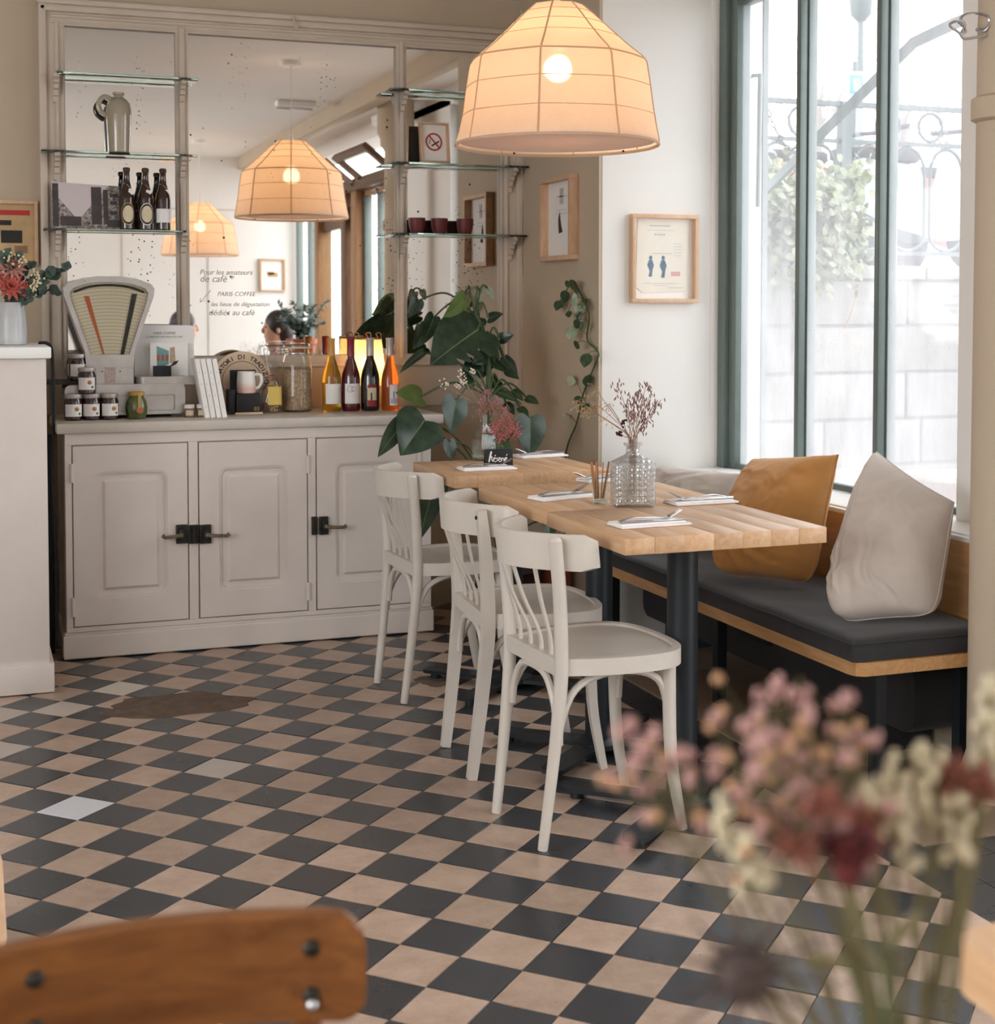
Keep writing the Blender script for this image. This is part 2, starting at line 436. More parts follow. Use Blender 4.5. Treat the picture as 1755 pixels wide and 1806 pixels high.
# worn cement repairs in the floor
def blob(cx, cy, rx, ry, seed, n=70):
    r = random.Random(seed); ph = [r.uniform(0, 6) for _ in range(4)]
    return [(cx+rx*math.cos(t)*(1+.16*math.sin(2*t+ph[0])+.10*math.sin(3*t+ph[1])+.09*math.sin(5*t+ph[2])+.05*math.sin(11*t+ph[0])+.04*math.sin(17*t+ph[1])), cy+ry*math.sin(t)*(1+.16*math.sin(2*t+ph[2])+.12*math.sin(4*t+ph[3]))) for t in [2*PI*i/n for i in range(n)]]
p = on_z(312, 1243, 0); MB().prism(blob(p.x, p.y, .20, .16, 3), -.005, .0022).build('repair_patch', M['patch'], floor)
p = on_z(775, 1200, 0); MB().prism(blob(p.x, p.y, .07, .09, 8), -.005, .0022).build('repair_patch', M['patch'], floor)

def struct(mb, name, mat, parent=None, **kw): return tag(mb.build(name, M[mat], parent, **kw), kind='structure')
struct(MB().bx(-3.2, 3.2, WF-.1, WB+.2, CEIL, CEIL+.15), 'ceiling', 'ceiling')
struct(MB().bx(-3.2, XA+.05, WB, WB+.15, -.1, CEIL+.05), 'wall_back', 'wall_cream')
struct(MB().bx(XA, 3.05, YP, WB+.15, -.1, CEIL+.05, .004), 'wall_pilaster', 'wall_white')
struct(MB().bx(XA-.012, XA+.002, YP+.004, WB+.01, -.02, CEIL+.02), 'wall_alcove', 'wall_cream')
struct(MB().bx(on_y(1253, 400, YP).x, 2.86, YP-.008, YP+.01, .66, 2.6, .003), 'trim_8', 'wall_white')
# right wall: parapet below the window, lintel, pier behind the column, glazed shop front nearer the camera
struct(MB().bx(2.70, 3.05, 2.5, YP+.01, -.1, .645), 'wall_right', 'wall_cream')
struct(MB().bx(2.80, 3.05, -1.2, YP+.01, 2.55, CEIL+.05), 'wall_right_lintel', 'wall_white')
struct(MB().bx(2.80, 3.05, 2.5, 3.62, .6, 2.6), 'wall_right_pier', 'wall_white')
struct(MB().bx(2.75, 3.05, -1.25, 2.52, -.1, .12), 'wall_right_threshold', 'wall_cream')
struct(MB().bx(XA, XA+.10, WF, YP, 2.565, CEIL+.02, .004), 'trim_1', 'wall_cream')        # ceiling beam
struct(MB().bx(3.04, 3.07, YP, WB+.15, -.3, CEIL+.1), 'wall_outer_cladding', 'green_metal')
# left wall with an unseen window band added to brighten the room
lw_ = struct(MB().bx(-3.2, -3.0, -1.3, WB+.1, -.1, .9).bx(-3.2, -3.0, -1.3, WB+.1, 2.55, CEIL+.05).bx(-3.2, -3.0, -1.3, -.9, .9, 2.55).bx(-3.2, -3.0, 2.6, WB+.1, .9, 2.55), 'wall_left', 'wall_white')
wl = MB().bx(-3.12, -3.06, -.9, 2.6, .9, .96).bx(-3.12, -3.06, -.9, 2.6, 2.49, 2.55)
for k in range(5): wl.bx(-3.12, -3.06, -.9+k*.86, -.9+k*.86+.06, .9, 2.55)
struct(wl, 'added_window_band', 'green_metal')
struct(MB().bx(-3.2, 3.2, WF-.15, WF, -.1, CEIL+.05), 'wall_front', 'wall_white')
# thin panel joints on the front wall, seen in the mirror
for i, (x0, x1, z0, z1) in enumerate([(2.06, 2.068, .1, 2.2), (-2.9, 2.8, 2.19, 2.2), (1.30, 1.308, .1, 2.2), (.5, .508, .1, 2.2)]):
    struct(MB().bx(x0, x1, WF, WF+.006, z0, z1), 'trim_%d' % (i+2), 'counter_top')
# ------------------------------------------------------------------ the window beside the bench
win = thing('window_1', None, None, (2.87, 4.4, .67), kind='structure')
def wpart(name, mb, mat='green_metal'): return mb.build(name, M[mat], win, world=True)
wpart('frame_post', MB().bx(2.84, 2.93, 5.13, 5.19, .67, 2.56, .004))
wpart('frame_post', MB().bx(2.86, 2.92, 5.075, 5.128, .67, 2.56, .004))
wpart('frame_post', MB().bx(2.86, 2.92, 3.60, 3.66, .67, 2.56, .004))
wpart('frame_rail', MB().bx(2.865, 2.925, 3.62, 5.13, .67, .692, .003))
wpart('frame_rail', MB().bx(2.865, 2.925, 3.62, 5.13, 2.50, 2.56, .003))
MULL = [4.612, 4.118]
for y in MULL:
    wpart('mullion', MB().bx(2.852, 2.882, y-.014, y+.014, .69, 2.5, .003))
    wpart('glazing_bar', MB().bx(2.884, 2.92, y-.02, y+.02, .69, 2.5, .003))
def pane_mat():
    """window glass, misted towards the bottom"""
    t = NT('misted_window_glass'); geo = t.n('ShaderNodeNewGeometry'); sp = t.n('ShaderNodeSeparateXYZ'); t.l(geo.outputs['Position'], sp.inputs[0])
    mp = t.coord('Object', (1, 1, .35)); n = t.noise(mp, 3.2, 4, .6); n2 = t.noise(mp, 14, 3, .7)
    h = t.n('ShaderNodeMapRange'); t.l(sp.outputs['Z'], h.inputs[0]); h.inputs[1].default_value = .7; h.inputs[2].default_value = 1.75; h.inputs[3].default_value = .66; h.inputs[4].default_value = .36
    f = t.math('ADD', h.outputs[0], t.math('MULTIPLY', t.math('SUBTRACT', n, .5), .7)); f = t.math('ADD', f, t.math('MULTIPLY', t.math('SUBTRACT', n2, .5), .25))
    f = t.math('MINIMUM', t.math('MAXIMUM', f, .22), .85)
    tr = t.n('ShaderNodeBsdfTransparent'); tr.inputs[0].default_value = (.74, .76, .77, 1)
    tl = t.n('ShaderNodeBsdfTranslucent'); tl.inputs[0].default_value = (.26, .26, .27, 1)
    gl = t.n('ShaderNodeBsdfGlossy'); gl.inputs['Roughness'].default_value = .04
    a = t.n('ShaderNodeMixShader'); t.l(f, a.inputs[0]); t.l(tr.outputs[0], a.inputs[1]); t.l(tl.outputs[0], a.inputs[2])
    fr = t.n('ShaderNodeLayerWeight'); fr.inputs[0].default_value = .5; fc_ = t.math('ADD', t.math('MULTIPLY', t.math('POWER', fr.outputs['Facing'], 5.0), .6), .03)
    b = t.n('ShaderNodeMixShader'); t.l(fc_, b.inputs[0]); t.l(a.outputs[0], b.inputs[1]); t.l(gl.outputs[0], b.inputs[2])
    return t.done(b)
M['pane'] = pane_mat()
ys = [5.075]+[m for m in MULL]+[3.66]
for k in range(3):
    y1, y0 = ys[k]-(.02 if k else 0), ys[k+1]+.02
    wpart('pane', MB().add([(2.886, y0, .692), (2.886, y1, .692), (2.886, y1, 2.5), (2.886, y0, 2.5)], [[0, 1, 2, 3]]), 'pane')
sill = struct(MB().bx(2.655, 2.87, 2.9, YP, .645, .67, .004), 'trim_6', 'sill')
for k in range(3):
    MB().bx(2.70+k*.022, 2.708+k*.022, 4.72, 5.05, .6695, .6712).build('vent_slot', M['counter_top'], sill)
# glazed shop front nearer the camera (seen in the mirror)
w2 = thing('window_2', None, None, (2.9, 1.8, .12), kind='structure')
for y in (2.46, 2.1, 1.72, 1.34): MB().bx(2.86, 2.92, y-.02, y+.02, .12, 2.2, .003).build('mullion', M['green_metal'], w2, world=True)
MB().bx(2.86, 2.92, 1.32, 2.48, 2.16, 2.22).build('frame_rail', M['tan_wood'], w2, world=True)
MB().bx(2.86, 2.92, 1.32, 2.48, 1.0, 1.04).build('frame_rail', M['green_metal'], w2, world=True)
d1 = thing('door_1', None, None, (2.9, .5, .12), kind='structure')
for (y0, y1, m) in ((1.16, 1.32, 'tan_wood'), (.82, .98, 'dark_wood'), (-.1, .04, 'tan_wood')): MB().bx(2.80, 2.92, y0, y1, .12, 2.3, .006).build('door_post', M[m], d1, world=True)
MB().bx(2.84, 2.9, .04, 1.16, 1.95, 2.10).build('door_rail', M['dark_wood'], d1, world=True)
MB().bx(2.84, 2.9, .04, .82, .12, .5).build('door_panel', M['dark_wood'], d1, world=True)
MB().bx(2.86, 2.87, .04, .82, .5, 1.95).build('door_pane', M['clear'], d1, world=True)
w3 = thing('window_3', None, None, (2.9, -.6, .12), kind='structure')
for y in (-1.08, -.6, -.13): MB().bx(2.86, 2.92, y-.02, y+.02, .12, 2.55, .003).build('mullion', M['green_metal'], w3, world=True)
MB().bx(2.86, 2.92, -1.1, -.11, 1.28, 1.32).build('frame_rail', M['green_metal'], w3, world=True)
# transom flaps above the doors, tilted into the room
w5 = thing('window_5', None, None, (2.8, 1.3, 2.25), kind='structure')
for (y0, y1) in ((1.55, 2.45), (.2, 1.3)):
    R = Matrix.Translation(Vector((2.80, 0, 2.24))) @ Matrix.Rotation(-.9, 4, 'Y')
    o = [(y0, 0), (y1, 0), (y1, .30), (y0, .30)]; i = [(y0+.06, .05), (y1-.06, .05), (y1-.06, .25), (y0+.06, .25)]
    MB().ring(o, i, -.02, .02, 'YZ', R).build('transom_frame', M['dark_wood'], w5, world=True)
    MB().prism(i, -.002, .002, 'YZ', R).build('transom_pane', M['clear'], w5, world=True)
struct(MB().bx(2.78, 3.0, -.2, 2.5, 2.2, 2.26), 'trim_7', 'dark_wood')
# ------------------------------------------------------------------ iron column with ring and scrolled bracket
col = thing('column', None, None, (2.585, 3.16, 0), kind='structure')
cr = .078
MB().lathe([(cr+.03, 0), (cr+.03, .05), (cr+.012, .08), (cr, .12), (cr*.97, 1.0), (cr*.95, 1.80)], 40).build('shaft', M['wall_cream'], col)
MB().lathe([(cr*.95, 1.80), (cr+.010, 1.808), (cr+.010, 1.862), (cr*.95, 1.87)], 40).build('collar', M['wall_cream'], col)
MB().lathe([(cr*.95, 1.86), (cr*.93, 2.30), (cr+.02, 2.34), (cr+.02, 2.38), (cr+.04, 2.42), (cr+.04, CEIL)], 40).build('capital', M['wall_cream'], col)
sc_ = [(0, 0)] + [(.05+.16*t, .02+.22*t**.6) for t in (.1, .3, .5, .7, .9)] + [(.34, .24), (.36, .30), (0, .30)]
MB().prism([(-a-.05, b+2.27) for a, b in sc_], -.05, .05, 'YZ').build('bracket', M['wall_white'], col)
cl = [Vector((-.10+.055*math.cos(t)+.01*t, -.03+.02*math.sin(t*.5), 2.04+.025*math.sin(t)-.008*t)) for t in [k*.35 for k in range(24)]]
hk = thing('wire_hook', 'curled steel wire hook fixed high on the cream column', 'hook', tuple(Vector(col.location)+Vector((-.1, -.03, 2.04))))
hp = [on_d(u, v, 3.78) for u, v in [(1738, 62), (1720, 66), (1700, 68), (1692, 58), (1678, 48), (1676, 42), (1688, 38), (1700, 48), (1703, 56), (1694, 60), (1702, 44), (1694, 34), (1704, 25), (1726, 24), (1742, 30), (1745, 42), (1735, 54), (1724, 52)]]
MB().tube(catmull(hp, 5), .0035, 6).build('wire', M['steel'], hk, world=True)
MB().tube([hp[-1], hp[-1]+Vector((.05, .02, 0))], .006, 8).build('wall_plug', M['steel'], hk, world=True)

# ================================================================== FURNITURE ON THE BACK WALL
# ------------------------------------------------------------------ mirror wall panel
def mirror_mat():
    t = NT('old_mirror'); v = t.coord('Object', (1, 1, 1)); vs = t.coord('Object', (1, 1, .22))
    vo = t.n('ShaderNodeTexVoronoi'); t.l(v, vo.inputs['Vector']); vo.inputs['Scale'].default_value = 55
    spot = t.ramp(vo.outputs[0], [(.14, (1, 1, 1)), (.22, (0, 0, 0))])
    area = t.ramp(t.noise(vs, 4.2, 3, .6), [(.55, (0, 0, 0)), (.63, (1, 1, 1))])
    vo2 = t.n('ShaderNodeTexVoronoi'); t.l(v, vo2.inputs['Vector']); vo2.inputs['Scale'].default_value = 18
    spot2 = t.ramp(vo2.outputs[0], [(.07, (1, 1, 1)), (.10, (0, 0, 0))])
    f = t.math('MAXIMUM', t.math('MULTIPLY', spot, area), t.math('MULTIPLY', spot2, t.ramp(t.noise(v, 3, 2), [(.5, (0, 0, 0)), (.55, (1, 1, 1))])))
    mir = t.pbsdf((.88, .86, .84, 1), .012, 1.0); bad = t.pbsdf(S(44, 36, 28), .6)
    m = t.n('ShaderNodeMixShader'); t.l(f, m.inputs[0]); t.l(mir.outputs[0], m.inputs[1]); t.l(bad.outputs[0], m.inputs[2])
    return t.done(m)
M['mirror'] = mirror_mat()
mir = thing('wall_mirror', 'wide old wall mirror in a cream moulded wooden frame, speckled with black spots', 'mirror', (1.3, 6.05, .885))
def mp(name, mb, mat='paint_frame'): return mb.build(name, M[mat], mir, world=True)
ZT, ZB = 2.428, 1.112
for (x0, x1) in ((.382, .814), (.864, 1.746), (1.792, 2.221)):
    mp('mirror_pane', MB().bx(x0-.01, x1+.01, 6.055, 6.065, ZB-.01, ZT+.01), 'mirror')
for (x0, x1) in ((.29, .382), (2.221, 2.322)):
    mp('stile', MB().bx(x0, x1, 6.035, 6.079, .885, 2.51))
    e = x0 if x0 < 1 else x1
    mp('stile_moulding', MB().bx(e-.008, e+.022 if x0 < 1 else e, 6.015, 6.05, .885, 2.52, .007) if x0 < 1 else MB().bx(e-.03, e, 6.015, 6.05, .885, 2.52, .007))
    mp('stile_bead', MB().tube([(x1-.03 if x0 < 1 else x0+.03, 6.033, 1.1), (x1-.03 if x0 < 1 else x0+.03, 6.033, 2.44)], .009, 8))
    mp('stile_bead', MB().tube([(x1-.008 if x0 < 1 else x0+.008, 6.036, 1.1), (x1-.008 if x0 < 1 else x0+.008, 6.036, 2.43)], .006, 8))
for (x0, x1) in ((.814, .864), (1.746, 1.792)):
    mp('mullion', MB().bx(x0, x1, 6.035, 6.078, 1.10, 2.43))
    mp('mullion_bead', MB().bx(x0+.012, x1-.012, 6.022, 6.05, 1.09, 2.45, .008))
mp('top_rail', MB().bx(.375, 2.228, 6.033, 6.079, 2.428, 2.51))
mp('rail_bead', MB().tube([(.33, 6.032, 2.462), (2.29, 6.032, 2.462)], .009, 8))
mp('rail_bead', MB().tube([(.33, 6.035, 2.44), (2.29, 6.035, 2.44)], .006, 8))
mp('cornice', MB().bx(.275, 2.33, 6.005, 6.079, 2.505, 2.53, .009).bx(.283, 2.326, 6.015, 6.079, 2.478, 2.507, .009))
mp('lower_panel', MB().bx(.382, 2.221, 6.05, 6.079, .885, 1.112, .002))
mp('panel_rail', MB().bx(.36, 2.24, 6.03, 6.079, 1.065, 1.112, .006).bx(.36, 2.24, 6.022, 6.06, 1.06, 1.078, .006))
mp('picture_hook', MB().tube(catmull([on_y(520, 28, 6.0), on_y(518, 40, 5.99), on_y(521, 50, 5.99), on_y(525, 44, 5.99)], 4), .004, 6), 'paint_frame')
def text_mesh(body, size, mat, align='LEFT', shear=0.0, ext=.0004, fat=0.0):
    c = bpy.data.curves.new('lettering', 'FONT'); c.body = body; c.size = size; c.align_x = align; c.extrude = ext; c.shear = shear; c.resolution_u = 3; c.offset = fat
    o = bpy.data.objects.new('lettering', c); COL.objects.link(o); bpy.context.view_layer.update()
    me = bpy.data.meshes.new_from_object(o.evaluated_get(bpy.context.evaluated_depsgraph_get()))
    bpy.data.objects.remove(o); bpy.data.curves.remove(c); me.materials.clear(); me.materials.append(M[mat]); return me
def text(body, size, mat, loc, rot=(PI/2, 0, 0), parent=None, name='lettering', width=None, align='LEFT', shear=0, ext=.0004):
    me = text_mesh(body, size, mat, align, shear, ext); o = bpy.data.objects.new(name, me); link(o, parent)
    o.location = Vector(loc)-(offset(parent) if parent is not None else Vector((0, 0, 0))); o.rotation_euler = rot
    if width:
        xs = [v.co.x for v in me.vertices]; o.scale = (width/max(1e-6, max(xs)-min(xs)),)*2+(1,)
    return o
for body, u0, u1, v in (('Pour les amateurs', 352, 445, 484), ('de café *', 352, 412, 497), ('PARIS COFFEE', 383, 451, 522), ('les lieux de dégustation', 372, 475, 540), ('dédiés au café', 368, 448, 556)):
    a, b = on_y(u0, v, 6.053), on_y(u1, v, 6.053)
    text(body, .03, 'marker', a, parent=mir, name='handwriting', width=b.x-a.x, shear=.25)
mp('handwriting', MB().tube([on_y(372, 512, 6.053), on_y(353, 533, 6.053), on_y(354, 526, 6.053), on_y(353, 533, 6.053), on_y(362, 530, 6.053)], .0011, 4), 'marker')
# ------------------------------------------------------------------ glass shelves
def bracket_poly():
    return [(6.035, 0), (5.945, 0), (5.945, -.012), (5.965, -.02), (5.97, -.03), (5.985, -.035), (5.99, -.05), (6.005, -.055), (6.012, -.075), (6.022, -.08), (6.025, -.1), (6.035, -.105)]
def shelf(label, x0, x1, z, bxs, dy=0):
    s = thing('glass_shelf', label, 'shelf', ((x0+x1)/2, 6.03, z))
    MB().bx(x0, x1, 5.93+dy, 6.03, z-.008, z, .001).build('glass_plate', M['shelf_glass'], s, world=True)
    for bx_ in bxs:
        MB().prism([(a, b+z-.008) for a, b in bracket_poly()], bx_-.010, bx_+.010, 'YZ').ball((bx_, 5.952, z-.010), .012, 8, 5).build('bracket', M['paint_frame'], s, world=True, angle=30)
SH_L = [1.621, 1.926, 2.232]; SH_R = [1.628, 1.928, 2.237]
shelf('glass shelf holding the beer bottles and the old street photograph', .289, .84, SH_L[0], (.345, .836))
shelf('glass shelf holding the grey stoneware jug', .284, .886, SH_L[1], (.345, .836))
shelf('empty top glass shelf above the stoneware jug', .345, .89, SH_L[2], (.345, .836))
shelf('glass shelf holding three burgundy cups', 1.692, 2.309, SH_R[0], (1.768, 2.262))
shelf('glass shelf holding the framed no smoking sign', 1.693, 2.316, SH_R[1], (1.768, 2.262))
shelf('empty top glass shelf above the no smoking sign', 1.694, 2.31, SH_R[2], (1.768, 2.262))
cab = MB().tube(catmull([(2.328-.012, 6.02, 2.62), (2.317, 6.02, 2.2), (2.318, 6.02, 1.9), (2.314, 6.02, 1.6), (2.319, 6.02, 1.3), (2.316, 6.02, .95)], 6), .006, 6)
tag(cab.build('wall_cable', M['paint_frame']), 'cream painted cable running down beside the mirror frame', 'cable')
# ------------------------------------------------------------------ sideboard and its worktop
CF = 5.575
sb = thing('sideboard', 'long ivory painted low sideboard with three panelled doors', 'cabinet', (1.04, 5.8, 0))
def sp_(name, mb, mat='paint', parent=None): return mb.build(name, M[mat], parent or sb, world=True, angle=22)
sp_('carcass', MB().bx(.335, 1.75, CF+.0045, 6.04, .06, .845, .004))
sp_('plinth', MB().bx(.322, 1.762, CF-.016, 6.02, .004, .092, .006))
sp_('plinth_moulding', MB().bx(.326, 1.758, CF-.010, CF+.02, .090, .104, .006))
dx = [[on_y(u, 900, CF).x for u in e] for e in ((128, 331), (350, 541), (557, 737))]
DZ0, DZ1 = .125, .80
def door(x0, x1, hinge_left):
    wd, h = x1-x0, DZ1-DZ0; cx, cz = (x0+x1)/2, (DZ0+DZ1)/2
    out = rrect(wd-.004, h-.004, .002, 6, cx, cz); hole = rrect(wd-.155, h-.20, .035, 6, cx, cz)
    mid = rrect(wd-.17, h-.215, .032, 6, cx, cz); ins = rrect(wd-.235, h-.28, .003, 6, cx, cz); ins2 = rrect(wd-.215, h-.26, .004, 6, cx, cz)
    d = sp_('door', MB().ring(out, hole, CF-.014, CF+.004, 'XZ').ring(hole, mid, CF-.010, CF+.004, 'XZ'))
    rec = MB().prism(hole, CF-.002, CF+.004, 'XZ')
    sp_('recess_panel', rec, parent=d)
    # raised field with bevelled rim
    n = len(ins); vs = [(a, CF-.002, b) for a, b in ins2]+[(a, CF-.011, b) for a, b in ins]
    sp_('raised_field', MB().add(vs, [[i, (i+1) % n, n+(i+1) % n, n+i] for i in range(n)]+[list(range(n, 2*n))]), parent=d)
    for hz in (.20, .70):
        hx = x0-.002 if hinge_left else x1+.002
        sp_('hinge', MB().tube([(hx, CF-.018, hz-.035), (hx, CF-.018, hz+.035)], .007, 10), parent=d)
    return d
ge = .0028
for (x0, x1, z0, z1, nm) in ((.335, 1.75, .104, DZ0-ge, 'face_rail'), (.335, 1.75, DZ1+ge, .845, 'face_rail'), (.335, dx[0][0]-ge, DZ0-ge, DZ1+ge, 'face_stile'), (dx[0][1]+ge, dx[1][0]-ge, DZ0-ge, DZ1+ge, 'face_stile'), (dx[1][1]+ge, dx[2][0]-ge, DZ0-ge, DZ1+ge, 'face_stile'), (dx[2][1]+ge, 1.75, DZ0-ge, DZ1+ge, 'face_stile')):
    sp_(nm, MB().bx(x0, x1, CF-.013, CF+.006, z0, z1, .0015))
D = [door(*dx[0], True), door(*dx[1], False), door(*dx[2], False)]
def latch(d, u0, u1, v, hx, hdir, name='latch'):
    a, b = on_y(u0, v, CF), on_y(u1, v, CF); z = on_y(u0, v, CF).z; cx = (a.x+b.x)/2
    l = sp_(name, MB().box((cx, CF-.02, z), (b.x-a.x, .014, .072), .003).box((cx, CF-.032, z), ((b.x-a.x)*.5, .018, .04), .004), 'iron', d)
    if hdir:
        e = on_y(hx, v, CF); sp_('latch_handle', MB().tube([(cx, CF-.04, z), (cx+hdir*.03, CF-.052, z-.004), (e.x, CF-.05, z-.006), (e.x+hdir*.008, CF-.052, z+.002)], [.009, .007, .007, .009], 8), 'brass', d)
latch(D[0], 309, 329, 941, 288, -1); latch(D[1], 351, 371, 941, 397, 1)
MBp = on_y(340, 941, CF); sp_('strike_plate', MB().box((MBp.x, CF-.018, MBp.z), (.042, .012, .072), .003).tube([(MBp.x, CF-.03, MBp.z-.03), (MBp.x, CF-.03, MBp.z+.03)], .010, 8), 'iron')
latch(D[2], 561, 577, 926, 602, 1); q = on_y(553, 926, CF); sp_('strike_plate', MB().box((q.x, CF-.018, q.z), (.024, .012, .072), .003), 'iron')
CT = .885
wt = MB().bx(.305, 1.80, CF-.03, 6.05, .845, CT, .008).build('worktop', M['counter_top']); tag(wt, 'ivory painted wooden worktop lying on the sideboard', 'worktop')
# ------------------------------------------------------------------ bar counter at the left edge
bc = thing('bar_counter', 'tall cream bar counter at the left edge of the room', 'counter', (-.4, 5.4, 0))
MB().bx(-1.3, .252, 5.125, 5.75, .1, 1.14, .004).build('body', M['paint'], bc, world=True)
MB().bx(-1.3, .266, 5.112, 5.76, 0.004, .102, .003).build('plinth', M['paint'], bc, world=True)
MB().bx(-1.32, .268, 5.10, 5.77, 1.14, 1.18, .006).build('counter_top', M['sill'], bc, world=True)
pts = [on_y(70, 605, 5.45), on_y(84, 606, 5.5), on_y(92, 625, 5.55), on_y(95, 720, 5.58), on_y(92, 830, 5.6), on_y(99, 1000, 5.6), on_y(100, 1140, 5.6)]
tag(MB().tube(catmull(pts, 6), .006, 8).build('power_cable', M['black']), 'black cable dropping between the bar counter and the sideboard', 'cable')
tag(MB().bx(.262, .30, 5.70, 5.76, .0, .83, .003).build('gap_shade_strip', M['black']), 'narrow black strip added as the shade between bar counter and sideboard', 'board')  # black strip stands in for the shade in the gap
# ------------------------------------------------------------------ framed things
def framed(name, label, cat, c, w_, h, depth, bar, mat, facing='-Y', paper='paper', mount=0.0, group=None):
    """frame of four bars, sheet and glazing; centre c on the wall; facing -Y, -X or +Y"""
    rz = {'-Y': 0, '-X': -PI/2, '+Y': PI}[facing]
    t = thing(name, label, cat, c, rz, group)
    MB().bx(-w_/2, w_/2, -depth, 0, h/2-bar, h/2, .0015).build('frame_bar', M[mat], t)
    MB().bx(-w_/2, w_/2, -depth, 0, -h/2, -h/2+bar, .0015).build('frame_bar', M[mat], t)
    MB().bx(-w_/2, -w_/2+bar, -depth, 0, -h/2+bar, h/2-bar, .0015).build('frame_bar', M[mat], t)
    MB().bx(w_/2-bar, w_/2, -depth, 0, -h/2+bar, h/2-bar, .0015).build('frame_bar', M[mat], t)
    MB().bx(-w_/2+bar, w_/2-bar, -.006, -.001, -h/2+bar, h/2-bar).build('sheet', M[paper], t)
    return t
def marks(t, specs, y, mat, name='print'):
    """flat print on a sheet: list of (x0,x1,z0,z1) in the thing's own frame"""
    for x0, x1, z0, z1 in specs: MB().bx(x0, x1, y-.0006, y, z0, z1).build(name, M[mat], t)
M['old_paper'] = flat('aged_paper', S(236, 230, 218), .9, var=.06, scale=8)
M['print_blue'] = flat('print_blue', S(120, 142, 160), .8, var=.3, scale=60)
M['print_grey'] = flat('print_grey', S(196, 194, 194), .8, var=.1, scale=60)
M['print_pink'] = flat('print_pink', S(226, 178, 178), .8, var=.1)
p1 = framed('framed_print', 'pale wooden frame with blue figures print on the white pilaster', 'picture', (2.594, YP-.001, 1.504), .291, .348, .034, .016, 'oak_end')
MB().prism([(-.118, -.112), (-.09, -.135), (.105, -.128), (.112, .148), (-.112, .15)], -.0085, -.0065, 'XZ').build('paper_sheet', M['old_paper'], p1)
marks(p1, [(-.06, .03, .128, .132), (-.05, .04, .02, .022), (-.09, .07, -.098, -.0965), (-.04, .02, -.106, -.1045), (.02, .09, -.115, -.113), (-.07, .05, .112, .1135)]+[(-.04+i*.013, -.031+i*.013, .092, .099) for i in range(4)]+[(.045, .08, .06-.012*i, .0615-.012*i) for i in range(5)], -.0087, 'print_grey')
def figure(cx, cz, s, mat):
    return MB().prism([(cx-.010*s, cz-.045*s), (cx-.004*s, cz-.02*s), (cx-.016*s, cz+.005*s), (cx-.008*s, cz+.028*s), (cx+.006*s, cz+.03*s), (cx+.016*s, cz+.005*s), (cx+.010*s, cz-.012*s), (cx+.006*s, cz-.045*s)], -.0094, -.0088, 'XZ').ball((cx, -.009, cz+.038*s), (.008*s, .0006, .009*s), 10, 6).build('printed_figure', M[mat], p1)
figure(-.055, -.03, .9, 'print_blue'); figure(.0, -.032, .95, 'print_blue')
marks(p1, [(.035, .075, -.068, -.050)], -.0087, 'print_pink')
p2 = framed('framed_photograph', 'narrow looking wooden frame with small ship picture on the alcove wall', 'picture', (XA-.013, 5.555, 1.678), .33, .345, .04, .02, 'oak_end', '-X')
marks(p2, [(-.05, .05, .09, .094), (-.02, .02, .06, .125), (-.05, .05, .035, .037), (-.06, .06, .02, .022)], -.0065, 'print_grey')
MB().prism([(-.03, -.06), (-.035, .0), (-.02, .03), (-.012, -.0), (-.006, -.02), (.01, -.055)], -.0072, -.0064, 'XZ').build('printed_ship', M['ink'], p2)
M['sepia'] = flat('sepia_print', S(206, 176, 130), .8, var=.25, scale=9)
pl = on_y(25, 411, 6.079)
p3 = framed('framed_poster', 'small framed sepia poster on the back wall above the bouquet', 'picture', (pl.x-.03, 6.079, pl.z), .24, .255, .03, .014, 'oak_end', paper='sepia')
for k, (a, b, c, d_) in enumerate([(-.09, .09, .07, .09), (-.09, .02, .03, .05), (-.02, .06, -.04, .01), (.03, .08, -.08, -.05)]): marks(p3, [(a, b, c, d_)], -.0065, ('red', 'ink', 'ink', 'dry_stem')[k])
p4l = on_y(480, 485, 2*6.055-WF); 
p4 = framed('framed_sketch', 'small pale wooden framed sketch on the far white wall, seen in the mirror', 'picture', (p4l.x, WF+.001, p4l.z), .235, .30, .03, .014, 'oak_end', '+Y')
marks(p4, [(-.05, .04, -.02, .02), (-.02, .05, .0, .03)], -.0065, 'sepia')

# ================================================================== THINGS ON SHELVES AND WORKTOP
M['amber'] = solid_glass('amber_glass', S(122, 62, 14), .04); M['amber_d'] = flat('amber_bottle', S(58, 26, 10), .06, 0, .6, var=.5, scale=12, Coat_Weight=.5)
M['cap'] = flat('brown_cap', S(70, 44, 30), .4, .4)
M['label_cream'] = flat('label_cream', S(226, 210, 180), .7, var=.15, scale=50); M['label_white'] = flat('label_white', S(240, 238, 236), .7, var=.02)
M['gold'] = flat('gold_print', S(196, 158, 84), .5, .3); M['tag_white'] = flat('tag_card', S(245, 240, 236), .8, var=.02)
def partial(prof_r, z0, z1, a0, a1, n=14, c=(0, 0)):
    mb = MB(); mb.grid(lambda i, j: (c[0]+prof_r*math.cos(a0+(a1-a0)*i), c[1]+prof_r*math.sin(a0+(a1-a0)*i), z0+(z1-z0)*j), n, 1); return mb
